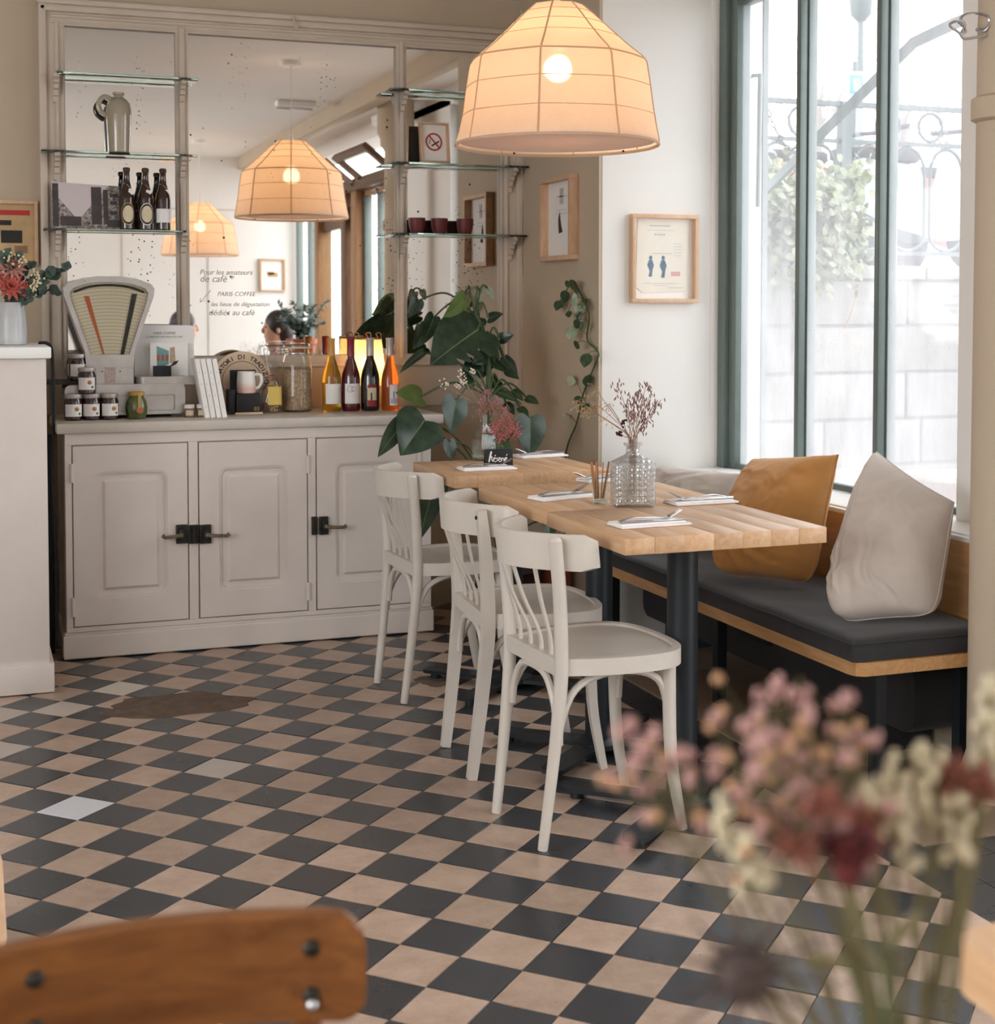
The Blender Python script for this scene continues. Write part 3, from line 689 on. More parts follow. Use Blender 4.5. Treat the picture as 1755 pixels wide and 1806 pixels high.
# ---- jug
j = on_y(210, 268, 5.985)
jug = thing('stoneware_jug', 'tall grey stoneware bottle jug with ear handle on the glass shelf', 'jug', (j.x, 5.985, SH_L[1]))
MB().lathe([(.040, 0), (.044, .004), (.046, .06), (.049, .14), (.049, .175), (.044, .198), (.030, .214), (.020, .220), (.018, .228), (.023, .232), (.023, .24), (.017, .241), (.015, .22)], 32).build('body', M['stoneware'], jug)
MB().tube(catmull([(-.028, 0, .212), (-.055, 0, .222), (-.076, 0, .198), (-.072, 0, .168), (-.046, 0, .148)], 6), .008, 8, flat=1.3).build('handle', M['stoneware'], jug)
# ---- old street photograph
ph0, ph1 = on_y(93, 402, 5.95), on_y(212, 402, 5.98)
def photo_mat():
    t = NT('old_street_photo'); v = t.coord('Generated'); sp = t.n('ShaderNodeSeparateXYZ'); t.l(v, sp.inputs[0])
    n = t.noise(t.coord('Generated', (6, 1, 5)), 3, 5, .7)
    x, z = sp.outputs['X'], sp.outputs['Z']
    sky = t.math('MULTIPLY', t.math('GREATER_THAN', z, t.math('ADD', .18, t.math('MULTIPLY', t.math('ABSOLUTE', t.math('SUBTRACT', x, .38)), 1.7))), 1.0)
    c = t.mix(t.ramp(n, [(.38, (0, 0, 0)), (.62, (1, 1, 1))]), S(58, 52, 56), S(186, 174, 168))
    c = t.mix(sky, c, S(206, 196, 198)); p = t.pbsdf(c, .45); return t.done(p)
M['photo'] = photo_mat()
pc = thing('street_photograph', 'old black and white street photograph leaning on the glass shelf', 'photograph', ((ph0.x+ph1.x)/2, 5.965, SH_L[0]))
R = Euler((-.12, 0, math.atan2(ph1.y-ph0.y, ph1.x-ph0.x)*.5)).to_matrix().to_4x4(); wv = (ph1.x-ph0.x)/2
MB().prism([(-wv, .001), (wv, .001), (wv, .176), (-wv, .186)], 0, .003, 'XZ', R).build('print_sheet', M['photo'], pc)
bl = MB()
for k, (a, b, c_, d_) in enumerate([(.02, .06, .02, .17), (.066, .085, .02, .16), (.092, .12, .06, .075), (.092, .12, .10, .115), (.092, .125, .13, .145), (-.128, -.105, .01, .18), (-.10, -.02, .012, .05), (.08, .125, .01, .04)]): bl.prism([(a, c_), (b, c_), (b, d_), (a, d_)], -.0006, 0, 'XZ', R)
bl.build('printed_houses', flat('photo_dark', S(74, 66, 68), .5, var=.4, scale=30), pc)
# ---- beer bottles
def beer(label, u, kind):
    p = on_y(u, 403, 5.955); b = thing('beer_bottle', label, 'bottle', (p.x, 5.955, SH_L[0]), group='beer bottles on the glass shelf')
    MB().lathe([(.026, 0), (.030, .004), (.0305, .12), (.027, .145), (.018, .17), (.0135, .195), (.012, .228), (.0135, .23), (.0135, .236), (.012, .238)], 24).build('glass_body', M['amber_d'], b)
    MB().lathe([(.0145, .232), (.0145, .243), (.011, .247), (.0, .247)], 16).build('crown_cap', M['cap'], b)
    if kind == 'plain': partial(.0312, .03, .085, -PI/2-1.1, -PI/2+.9, 16).build('paper_label', M['label_white'], b)
    else:
        mb = MB(); mb2 = MB(); mb3 = MB()
        def oval(sx, sz, rr): 
            return lambda i, j: (rr*math.cos(-PI/2+.1+j*sx*math.cos(2*PI*i)), rr*math.sin(-PI/2+.1+j*sx*math.cos(2*PI*i)), .062+j*sz*math.sin(2*PI*i))
        mb.grid(oval(1.0, .044, .0311), 28, 5).build('label_rim', M['gold' if kind == 'gold' else 'label_white'], b, recalc=True)
        mb2.grid(oval(.93, .041, .0315), 28, 5).build('label_ring', M['black'], b); mb3.grid(oval(.74, .033, .0319), 28, 5).build('label_field', M['label_cream'], b)
    R = Matrix.Translation(Vector((.012, -.026 if kind != 'plain' else -.018, .15))) @ Matrix.Rotation(.25, 4, 'X')
    if kind == 'white':
        h = [(.010*16*math.sin(t)**3/16, .010*(13*math.cos(t)-5*math.cos(2*t)-2*math.cos(3*t)-math.cos(4*t))/16) for t in [2*PI*k/24 for k in range(24)]]
        MB().prism([(a*1.3, b_*1.3) for a, b_ in h], 0, .001, 'XZ', R).build('hang_tag', M['tag_white'], b)
    else: MB().prism([(-.010, -.012), (.011, -.012), (.011, .008), (.004, .013), (-.006, .011)], 0, .001, 'XZ', R).build('hang_tag', M['tag_white'], b)
    MB().tube(catmull([(.012, -.022, .165), (0, -.0165, .178), (-.014, -.008, .185), (-.012, .010, .188)], 4), .0006, 4).build('tag_string', M['tag_white'], b)
beer('amber beer bottle with gold oval label beside the street photograph', 224, 'gold')
beer('amber beer bottle with white ringed oval label and heart tag, in the middle', 257, 'white')
beer('amber beer bottle with plain white rectangular label, rightmost of three', 288, 'plain')
# ---- no smoking sign and cups
q = on_y(766, 285, 5.97)
ns = framed('no_smoking_sign', 'framed no smoking sign standing on the glass shelf', 'sign', (q.x, 5.985, SH_R[1]+.088), .135, .175, .022, .009, 'oak_end', paper='label_white')
ns.rotation_euler = (-.10, 0, .12)
cz = .005; circ = lambda r: [(r*math.cos(2*PI*k/32), cz+r*math.sin(2*PI*k/32)) for k in range(32)]
MB().ring(circ(.039), circ(.032), -.0085, -.0072, 'XZ').build('red_ring', M['red'], ns)
for (x0, z0, x1, z1, wd, mt) in ((-.022, -.012, .024, .018, .004, 'ink'),):
    MB().prism([(-.010, -.016), (.026, .006), (.023, .012), (-.013, -.010)], -.008, -.0072, 'XZ').build('cigarette', M['ink'], ns)
    MB().tube(catmull([(-.016, -.0075, -.006), (-.024, -.0075, .002), (-.015, -.0075, .008), (-.022, -.0075, .016)], 4), .0013, 4).build('smoke_print', M['ink'], ns)
MB().prism([(-.026, .026+cz), (-.022, .03+cz), (.027, -.024+cz), (.023, -.028+cz)], -.0092, -.0075, 'XZ').build('red_bar', M['red'], ns)
for u, lab in ((735, 'burgundy stoneware cup, leftmost of three on the shelf'), (775, 'burgundy stoneware cup in the middle of three'), (820, 'burgundy stoneware cup, rightmost of three on the shelf')):
    p = on_y(u, 410, 5.965)
    cup = thing('burgundy_cup', lab, 'cup', (p.x, 5.965, SH_R[0]), group='burgundy cups on the shelf')
    MB().lathe([(.020, 0), (.026, .002), (.034, .025), (.0365, .05), (.037, .066), (.034, .066), (.033, .045), (.028, .015), (0, .010)], 28).build('bowl', M['burgundy'], cup)
    MB().lathe([(.018, 0.0), (.021, 0.0), (.023, .004)], 24).build('foot', M['burgundy'], cup)
# ---- vintage scale
px0 = on_y(193, 725, 5.82); SX, SY = px0.x, 5.84
scl = thing('shop_scale', 'vintage cast aluminium fan shaped shop scale', 'scale', (SX, SY, CT))
k_ = .00222
def sxz(u, v): return ((u-193)*k_, (728-v)*k_)
MB().ring(rrect(.452, .118, .022, 5, .055, .072), rrect(.36, .062, .008, 5, .062, .058), -.10, -.085, 'XZ').build('base_rim', M['alu'], scl)
MB().prism(rrect(.448, .114, .022, 5, .055, .072), -.086, .10, 'XZ').build('base', M['alu'], scl)
MB().prism(rrect(.35, .055, .006, 5, .062, .056), -.093, -.08, 'XZ').build('base_plate', M['alu'], scl)
for x in (-.13, .25): MB().lathe([(.016, 0), (.02, .004), (.016, .012), (.010, .016)], 14, (x, -.06, 0)).build('foot', M['alu'], scl)
for x in (-.13, .25): MB().lathe([(.016, 0), (.02, .004), (.016, .012), (.010, .016)], 14, (x, .06, 0)).build('foot', M['alu'], scl)
half = [(40, 672), (38, 655), (34, 643), (35, 632), (42, 612), (60, 560), (76, 515), (77, 503), (70, 494), (45, 485), (20, 481.5)]
def fan(sc1, dv=0):
    R_ = [(u*k_*sc1, (728-v)*k_) for u, v in half]; return [(a, b) for a, b in R_]+[(-a, b) for a, b in R_[::-1]]
outer = fan(1.0)
MB().prism(outer, -.055, .055, 'XZ').build('fan_body', M['alu'], scl, angle=35)
rim_o = [(a*.97, b) for a, b in outer]
ih = [(33, 618), (34.5, 612), (50, 565), (64, 524), (66, 510), (60, 502), (40, 495), (18, 492)]
inn = [(u*k_, (728-v)*k_) for u, v in ih]; inn = inn+[(-a, b) for a, b in inn[::-1]]
tb = []
# dial face, recessed in a rim of the same metal
oh = [(40, 640), (42, 612), (60, 560), (76, 515), (77, 503), (70, 494), (45, 485), (20, 481.5)]
oo = [(u*k_, (728-v)*k_) for u, v in oh]; oo = oo+[(-a, b) for a, b in oo[::-1]]
MB().ring(oo, inn, -.072, -.054, 'XZ').build('fan_rim', M['alu'], scl, angle=35)
MB().prism([(40*k_, (728-v)*k_) if s > 0 else (-40*k_, (728-v)*k_) for s, v in ((1, 672), (1, 640), (-1, 640), (-1, 672))], -.066, -.054, 'XZ').build('neck_cover', M['alu'], scl)
def dial_mat():
    t = NT('scale_dial'); v = t.coord('Object'); sp = t.n('ShaderNodeSeparateXYZ'); t.l(v, sp.inputs[0])
    zz = t.math('SUBTRACT', sp.outputs['Z'], -.02); rr = t.math('SQRT', t.math('ADD', t.math('MULTIPLY', sp.outputs['X'], sp.outputs['X']), t.math('MULTIPLY', zz, zz)))
    an = t.math('DIVIDE', sp.outputs['X'], zz)
    s1 = t.math('LESS_THAN', t.math('FRACT', t.math('MULTIPLY', rr, 75)), .28); s2 = t.math('LESS_THAN', t.math('FRACT', t.math('MULTIPLY', an, 60)), .25)
    f = t.math('MULTIPLY', t.math('MAXIMUM', s1, t.math('MULTIPLY', s2, .5)), .55)
    c = t.mix(f, S(204, 194, 166), S(140, 130, 108)); return t.done(t.pbsdf(c, .35))
M['dial'] = dial_mat()
MB().prism([(a*.985, b) for a, b in inn], -.060, -.0545, 'XZ').build('dial', M['dial'], scl)
def strip(u0, v0, u1, v1, w0, w1, mat, nm, y=-.0615):
    a, b = sxz(u0, v0), sxz(u1, v1); MB().prism([(a[0]-w0, a[1]), (a[0]+w0, a[1]), (b[0]+w1, b[1]), (b[0]-w1, b[1])], y, y+.001, 'XZ').build(nm, M[mat], scl)
M['orange'] = flat('orange_strip', S(178, 90, 48), .6)
strip(155, 516, 183, 617, .0095, .003, 'orange', 'red_strip'); strip(236, 512, 214, 618, .010, .007, 'iron', 'needle', -.0635)
ah = [sxz(u, v) for u, v in ((134, 509), (160, 500), (193, 497), (226, 500), (252, 509))]
MB().tube([(a, -.063, b) for a, b in catmull([(*p, 0) for p in ah], 4) for _ in (0,)] if False else [(p.x, -.064, p.y) for p in catmull([(a, b, 0) for a, b in ah], 4)], .0045, 6).build('arc_scale', M['iron'], scl)
MB().bx(-.02, .02, -.0675, -.066, .135, .20).build('maker_plate', flat('embossed_plate', S(196, 178, 172), .4, .4, var=.3, scale=120), scl)
for (u, v) in ((180, 622), (208, 622), (180, 647), (210, 647), (232, 622)): a, b = sxz(u, v); MB().ball((a, -.068, b), .0028, 6, 4).build('rivet', M['iron'], scl)
for u in (152, 246): a, b = sxz(u, 490); MB().ball((a, -.070, b), .003, 6, 4).build('rivet', M['iron'], scl)
PZ = CT+(728-657)*k_                       # pan tops
MB().prism(rrect(.262, .17, .03, 6, (296-193)*k_, -.005), (728-671)*k_, (728-657)*k_, 'XY').build('weighing_pan', M['alu'], scl)
MB().tube([((296-193)*k_, 0, .115), ((296-193)*k_, 0, .13)], .03, 16).build('pan_post', M['iron'], scl)
MB().prism(rrect(.20, .16, .03, 6, (125-193)*k_, -.005), (728-668)*k_, (728-662)*k_, 'XY').build('weighing_pan', M['iron'], scl)
MB().tube([((128-193)*k_, 0, .115), ((128-193)*k_, 0, .133)], .03, 16).build('pan_post', M['iron'], scl)
# ---- cards on the right pan
bk = thing('coffee_card', 'white card printed Paris Coffee standing on the scale pan', 'card', (SX+(291-193)*k_, SY+.03, PZ))
R = Euler((-.10, 0, -.06)).to_matrix().to_4x4()
MB().prism([(-.115, 0), (.118, 0), (.118, .198), (-.112, .203)], 0, .010, 'XZ', R).build('card_sheet', M['label_white'], bk)
t1 = text('PARIS COFFEE', .03, 'ink', (0, 0, 0), parent=None, name='lettering', width=.085, align='CENTER'); t1.parent = bk; t1.location = (.0, -.018, .163); t1.rotation_euler = (PI/2-.10, 0, -.06)
t1 = text('LE PARIS DES AMOUREUX DU CAFÉ', .03, 'ink', (0, 0, 0), parent=None, name='lettering', width=.14, align='CENTER'); t1.parent = bk; t1.location = (.0, -.017, .15); t1.rotation_euler = (PI/2-.10, 0, -.06)
pcard = thing('shopfront_postcard', 'postcard of a turquoise shop front leaning on the white card', 'postcard', (SX+(297-193)*k_, SY-.005, PZ))
R2 = Euler((-.14, 0, -.06)).to_matrix().to_4x4()
MB().prism([(-.072, 0), (.075, 0), (.075, .13), (-.07, .132)], 0, .004, 'XZ', R2).build('card_sheet', M['paper'], pcard)
M['turq'] = flat('turquoise_print', S(124, 168, 166), .7, var=.2, scale=30); M['tan_print'] = flat('tan_print', S(196, 172, 146), .7, var=.3, scale=40)
MB().prism([(-.045, .03), (.0, .045), (.002, .098), (-.045, .118)], -.0007, 0, 'XZ', R2).build('printed_shop', M['turq'], pcard)
MB().prism([(.004, .05), (.028, .05), (.024, .115), (.006, .11)], -.0007, 0, 'XZ', R2).build('printed_house', M['tan_print'], pcard)
for x in (-.04, -.022, -.005): MB().prism([(x-.005, .058), (x+.005, .06), (x+.005, .082), (x-.005, .082)], -.0012, -.0007, 'XZ', R2).build('printed_window', M['orange'], pcard)
MB().prism([(.0, .03), (.03, .045), (.04, .06), (.02, .055)], -.0012, -.0007, 'XZ', R2).build('printed_cart', M['ink'], pcard)
cst = thing('card_stand', 'small black faceted stand in front of the postcard on the scale pan', 'stand', (SX+(283-193)*k_, SY-.045, PZ))
MB().prism([(-.033, -.018), (0, -.026), (.033, -.018), (.033, .018), (-.033, .018)], 0, .040).build('block', M['black'], cst, angle=20)
MB().bx(-.02, .02, -.004, .004, .0395, .041).build('slot', M['ink'], cst)
# ---- jam jars
M['jam'] = flat('jam_glass', S(58, 28, 22), .08, 0, .6, var=.4, scale=10, Coat_Weight=.4)
M['lid'] = flat('silver_lid', S(196, 190, 186), .3, .6, var=.1); M['peach'] = flat('fruit_print', S(206, 150, 92), .7, var=.4, scale=120); M['leafprint'] = flat('leaf_print', S(72, 120, 66), .7)
def jam(label, u, vb, y, base, s=1.0):
    p = on_y(u, vb, y); b = thing('jam_jar', label, 'jar', (p.x, y, base), random.uniform(-.2, .2), group='jam jars piled beside the scale')
    MB().lathe([(.030*s, 0), (.034*s, .004), (.035*s, .07*s), (.031*s, .082*s), (.030*s, .088*s)], 24).build('glass_body', M['jam'], b)
    MB().lathe([(.0335*s, .084*s), (.034*s, .086*s), (.034*s, .098*s), (.032*s, .10*s), (0, .10*s)], 24).build('lid', M['lid'], b)
    l = partial(.0354*s, .016*s, .062*s, -PI/2-1.0, -PI/2+1.0, 16).build('paper_label', M['label_white'], b)
    MB().ball((.012*s, -.0345*s, .044*s), (.009*s, .002, .008*s), 10, 6).build('fruit_print', M['peach'], l)
    MB().ball((.021*s, -.029*s, .026*s), (.005*s, .002, .005*s), 8, 5).build('leaf_print', M['leafprint'], l)
    return b
jam('jam jar standing at the front left corner of the worktop', 130, 741, 5.70, CT)
jam('jam jar between two others in the bottom row beside the scale', 162, 741, 5.70, CT)
jam('jam jar at the right end of the bottom row, partly hidden', 193, 738, 5.70, CT)
jam('jam jar stacked on top of the bottom row', 154, 697, 5.70, CT+.1003)
jam('jam jar standing on the left pan of the scale', 138, 655, 5.80, CT+(728-662)*k_, 1.02)
jam('jam jar at the back of the left scale pan', 133, 648, 5.90, CT+(728-662)*k_, .98)
# ---- pickle jar
p = on_y(241, 738, 5.70); pk = thing('pickle_jar', 'round bellied jar of green pickles with a yellow ribbon', 'jar', (p.x, 5.70, CT))
M['pickle'] = flat('green_pickles', S(86, 98, 42), .12, 0, .6, var=.5, scale=28, bump=.5, bscale=45, bdist=.006, Coat_Weight=.6)
MB().lathe([(.026, 0), (.034, .004), (.041, .025), (.043, .045), (.038, .07), (.030, .084), (.028, .094)], 28).build('glass_body', M['pickle'], pk)
MB().lathe([(.031, .090), (.031, .102), (.029, .104), (0, .104)], 24).build('lid', M['gold'], pk)
MB().tube([(.008, -.031, .100), (.008, -.034, .085), (.006, -.044, .058), (.006, -.0445, .045)], [.008, .008, .007, .007], 4, flat=.3, up=(0, -1, 0)).build('ribbon', M['gold'], pk)
MB().lathe([(.013, 0), (.013, .0015), (0, .002)], 16, (.008, -.044, .036), Matrix.Rotation(PI/2, 4, 'X')).build('seal', M['terracotta'], pk)
# ---- two small jars
M['spice'] = flat('brown_spread', S(150, 120, 100), .3, var=.3, scale=40)
for u, lab in ((334, 'tiny spread jar with white lid, the one nearer the scale'), (356, 'tiny spread jar with white lid, next to the booklets')):
    p = on_y(u, 736, 5.70); b = thing('small_jar', lab, 'jar', (p.x, 5.70, CT), group='tiny jars')
    MB().lathe([(.017, 0), (.019, .003), (.019, .034), (.017, .038)], 18).build('glass_body', M['spice'], b)
    MB().lathe([(.020, .036), (.020, .048), (.018, .05), (0, .05)], 18).build('lid', M['label_white'], b)
    partial(.0194, .008, .028, -PI/2-.9, -PI/2+.9, 8).build('paper_label', M['label_cream'], b)
# ---- booklets leaning to the left
for i in range(4):
    p = on_y(352+i*13, 732, 5.80)
    b = thing('booklet', ('leftmost of four white leaning booklets', 'second from left of four white leaning booklets', 'third from left of four white leaning booklets', 'rightmost of four white leaning booklets, by the round box')[i], 'book', (on_y(362+i*10, 732, 5.68).x, 5.69, CT), group='booklets on the worktop')
    R = Matrix.Rotation(-.17, 4, 'Y')
    MB().box((0.003, 0, .116), (.0185, .11, .232), .001).build('pages', M['paper'], b).matrix_local = R
    sp2 = MB()
    for kk in range(4): sp2.bx(.002, .004, -.0556, -.0551, .04+kk*.045, .046+kk*.045)
    sp2.build('spine_print', M['print_grey'], b).matrix_local = R
# ---- round cheese box lid with lettering
p = on_y(427, 730, 5.93); CRr = .123
cb = thing('round_box', 'round pale wooden box printed with an arched inscription', 'box', (p.x, 5.95, CT))
M['poplar'] = flat('poplar_wood', S(222, 196, 168), .7, var=.1, scale=14)
R = Matrix.Translation(Vector((0, 0, CRr))) @ Matrix.Rotation(-.08, 4, 'X') @ Matrix.Rotation(PI/2, 4, 'X')
MB().lathe([(CRr-.003, -.03), (CRr, -.028), (CRr, .028), (CRr-.004, .03)], 56, M=R).build('disc', M['poplar'], cb).location = (0, 0, 0)
MB().ring([(.083*math.cos(2*PI*k/48), .083*math.sin(2*PI*k/48)) for k in range(48)], [(.081*math.cos(2*PI*k/48), .081*math.sin(2*PI*k/48)) for k in range(48)], .0302, .031, 'XY', R).build('printed_ring', M['ink'], cb)
word = 'AFFINATORI DI TRADIZIONE'
for i, ch in enumerate(word):
    if ch == ' ': continue
    a = math.radians(200-i*9.6)
    o = link(bpy.data.objects.new('letter', text_mesh(ch, .026, 'ink', 'CENTER', 0, .0003, .0004)), cb); o.matrix_local = R @ Matrix.Translation(Vector((.091*math.cos(a), .091*math.sin(a), .031))) @ Matrix.Rotation(a-PI/2, 4, 'Z')
# ---- black box 03 with mug
p = on_y(436, 728, 5.82)
bb = thing('black_tray', 'black display box numbered 03 carrying the mug', 'box', (p.x, 5.82, CT))
MB().bx(-.055, .055, -.045, .045, 0, .008, .001).build('wooden_base', M['poplar'], bb)
MB().bx(-.050, .050, -.04, .03, .008, .082, .002).build('block', M['black'], bb)
MB().bx(-.062, .042, .032, .042, .008, .175, .002).build('back_board', M['black'], bb)
MB().bx(-.080, -.052, -.03, .035, .008, .10, .002).build('side_block', M['black'], bb)
t1 = text('03', .022, 'gold', (0, 0, 0), name='lettering'); t1.parent = bb; t1.location = (.020, -.0406, .014)
mg = thing('mug', 'white and blush ceramic mug on the black display box', 'mug', (p.x-.004, 5.817, CT+.082))
def mug_mat():
    t = NT('blush_glaze'); v = t.coord('Object'); sp = t.n('ShaderNodeSeparateXYZ'); t.l(v, sp.inputs[0])
    c = t.mix(t.ramp(sp.outputs['Z'], [(.02, (0, 0, 0)), (.045, (1, 1, 1))]), S(226, 190, 178), S(244, 238, 232)); return t.done(t.pbsdf(c, .3))
MB().lathe([(.034, 0), (.038, .003), (.038, .03), (.036, .07), (.034, .088), (.031, .088), (.032, .06), (.033, .01), (0, .008)], 32).build('bowl', mug_mat(), mg)
MB().tube(catmull([(.033, -.003, .075), (.055, -.01, .074), (.060, -.012, .05), (.052, -.010, .028), (.035, -.004, .018)], 6), .006, 8).build('handle', M['label_white'], mg)
# ---- clear bag of pasta
p = on_y(480, 728, 5.83); bag = thing('pasta_bag', 'clear tied bag of pasta rings with a yellow label', 'bag', (p.x, 5.83, CT))
M['pasta'] = flat('pasta', S(196, 160, 116), .6, var=.3, scale=40); M['cello'] = glass('cellophane', (.98, .98, .98, 1), .12); M['yellow'] = flat('yellow_label', S(222, 192, 96), .5, var=.08)
rr = random.Random(5); mb = MB()
for i in range(46):
    a, rad, z = rr.uniform(0, 2*PI), .033*math.sqrt(rr.random()), .012+.105*rr.random()
    rad *= (1-.35*max(0, z-.06)/.06); c = Vector((rad*math.cos(a), rad*.8*math.sin(a), z)); R = Euler((rr.uniform(0, 6), rr.uniform(0, 6), 0)).to_matrix()
    mb.tube([c+R @ Vector((.0085*math.cos(t), .0085*math.sin(t), .002*t)) for t in [k*.75 for k in range(8)]], .0038, 6)
tag(mb.build('pasta_rings', M['pasta'], bag), kind='stuff')
prof = [(.036, .001), (.042, .01), (.043, .05), (.038, .10), (.022, .135), (.009, .152), (.014, .165), (.030, .21), (.040, .25), (.044, .272)]
mb = MB(); n = 40; o = 0
vs = []
for (r, z) in prof:
    for k in range(n):
        a = 2*PI*k/n; f = 1+.10*math.sin(5*a+z*40)*(1 if z < .12 else 2.2)+.05*math.sin(11*a-z*90); vs.append((r*f*math.cos(a), r*.8*f*math.sin(a), z+(.012*math.sin(3*a) if z > .2 else 0)))
mb.add(vs, [[i*n+k, i*n+(k+1) % n, (i+1)*n+(k+1) % n, (i+1)*n+k] for i in range(len(prof)-1) for k in range(n)]).build('film', M['cello'], bag, recalc=False)
partial(.047, .035, .108, -PI/2-.55, -PI/2+.75, 12).build('paper_label', M['yellow'], bag)
MB().tube([(.010*math.cos(t), .009*math.sin(t), .152+.002*math.sin(3*t)) for t in [2*PI*k/14 for k in range(14)]], .002, 5, closed=True).build('tie', M['red'], bag)
# ---- big granola jar with clip lid
p = on_y(524, 722, 5.88); gj = thing('granola_jar', 'large clip top glass jar half full of granola', 'jar', (p.x, 5.88, CT))
M['granola'] = flat('granola', S(186, 152, 118), .9, var=.5, scale=85, bump=.8, bscale=120, bdist=.004)
MB().lathe([(.055, .006), (.061, .012), (.061, .16), (.058, .172), (.02, .178), (0, .176)], 32).build('granola_fill', M['granola'], gj)
MB().lathe([(.058, 0), (.064, .004), (.0645, .185), (.058, .215), (.052, .232), (.052, .252), (.055, .256), (.055, .262)], 40).build('glass_body', M['clear'], gj, recalc=True)
MB().lathe([(.057, .262), (.057, .272), (.05, .280), (0, .282)], 36).build('glass_lid', M['clear'], gj)
MB().tube([(.057*math.cos(t), .057*math.sin(t), .262) for t in [2*PI*k/28 for k in range(28)]], .003, 6, closed=True).build('seal_ring', M['label_cream'], gj)
MB().tube(catmull([(.054, -.01, .285), (.064, -.01, .27), (.066, -.01, .24), (.056, -.01, .225)], 4), .002, 6).tube([(.054*math.cos(t), .054*math.sin(t), .240) for t in [2*PI*k/28 for k in range(28)]], .0014, 5, closed=True).build('wire_clip', M['steel'], gj)
# ---- wine bottles
M['w_white'] = solid_glass('white_wine_glass', S(206, 190, 70), .03); M['w_rose'] = solid_glass('rose_wine_glass', S(236, 140, 70), .03)
M['w_red'] = flat('red_wine', S(92, 12, 26), .05, 0, .7, var=.4, scale=5, Coat_Weight=.5); M['w_dark'] = flat('dark_wine', S(26, 18, 22), .05, 0, .7, var=.3, Coat_Weight=.5)
M['cap_y'] = flat('ochre_capsule', S(214, 160, 84), .4); M['cap_r'] = flat('crimson_capsule', S(140, 28, 56), .35); M['cap_w'] = flat('silver_capsule', S(206, 196, 190), .35, .3)
M['bordeaux_print'] = flat('bordeaux_print', S(150, 44, 52), .6); M['rosy_print'] = flat('rosy_print', S(176, 96, 110), .6); M['bottle_dark'] = flat('bottle_foot_glass', S(26, 28, 24), .06, 0, .6)
def wine(label, u, y, glassm, cap, style, shape=0):
    p = on_y(u, 724, y); b = thing('wine_bottle', label, 'bottle', (p.x, y, CT), group='wine bottles in front of the table lamp')
    if shape == 0: prof = [(.034, 0), (.038, .005), (.039, .02), (.039, .13), (.036, .155), (.026, .19), (.017, .215), (.0145, .235), (.014, .288), (.0155, .29), (.0155, .296), (.013, .298)]
    else: prof = [(.032, 0), (.036, .005), (.038, .02), (.036, .08), (.037, .12), (.033, .15), (.022, .19), (.015, .222), (.0135, .288), (.015, .29), (.015, .297), (.013, .298)]
    MB().lathe(prof, 32).build('glass_body', M[glassm], b)
    MB().lathe([(.0165, .228), (.0158, .25), (.0155, .29), (.0165, .292), (.0165, .299), (.014, .301), (0, .301)], 20).build('capsule', M[cap], b)
    if style == 'dark':
        l = partial(.0394, .02, .108, -PI/2-.55, -PI/2+.45).build('paper_label', M['label_cream'], b); partial(.0397, .02, .045, -PI/2-.55, -PI/2+.45).build('label_band', M['bordeaux_print'], l); partial(.0397, .096, .108, -PI/2-.55, -PI/2+.45).build('label_band', M['bordeaux_print'], l)
        partial(.0397, .045, .075, -PI/2-.2, -PI/2-.05).build('printed_tower', M['ink'], l)
    elif style == 'rose':
        l = partial(.0386, .022, .108, -PI/2-.3, -PI/2+.75).build('paper_label', M['label_white'], b); partial(.0389, .03, .05, -PI/2-.2, -PI/2+.6).build('printed_view', M['print_grey'], l); partial(.0389, .05, .08, -PI/2+.1, -PI/2+.2).build('printed_tower', M['ink'], l)
    else:
        l = partial(.0394, .032, .114, -PI/2-.9, -PI/2+1.1, 18).build('paper_label', M['label_white'], b)
        mtt = 'rosy_print' if style == 'swirl' else 'print_grey'; c0 = -PI/2-.3 if style == 'swirl' else -PI/2+.9
        for a0, rr_ in ((0, .012), (.35, .010)):
            MB().tube([(.0399*math.cos(c0+a0+rr_/.0394*math.cos(t)), .0399*math.sin(c0+a0+rr_/.0394*math.cos(t)), .092+rr_*math.sin(t)) for t in [2*PI*k/20 for k in range(20)]], .0009, 4, closed=True).build('printed_swirl', M[mtt], l)
    return b
wine('white wine bottle with ochre capsule, leftmost of the four bottles', 585, 5.84, 'w_white', 'cap_y', 'plain')
wine('red wine bottle with crimson capsule and rosy swirl label', 619, 5.83, 'w_red', 'cap_r', 'swirl')
wine('dark wine bottle with bordeaux banded label, third from left', 653, 5.82, 'w_dark', 'cap_w', 'dark')
wine('orange rosé wine bottle, rightmost of the four bottles', 688, 5.81, 'w_rose', 'cap_w', 'rose', 1)
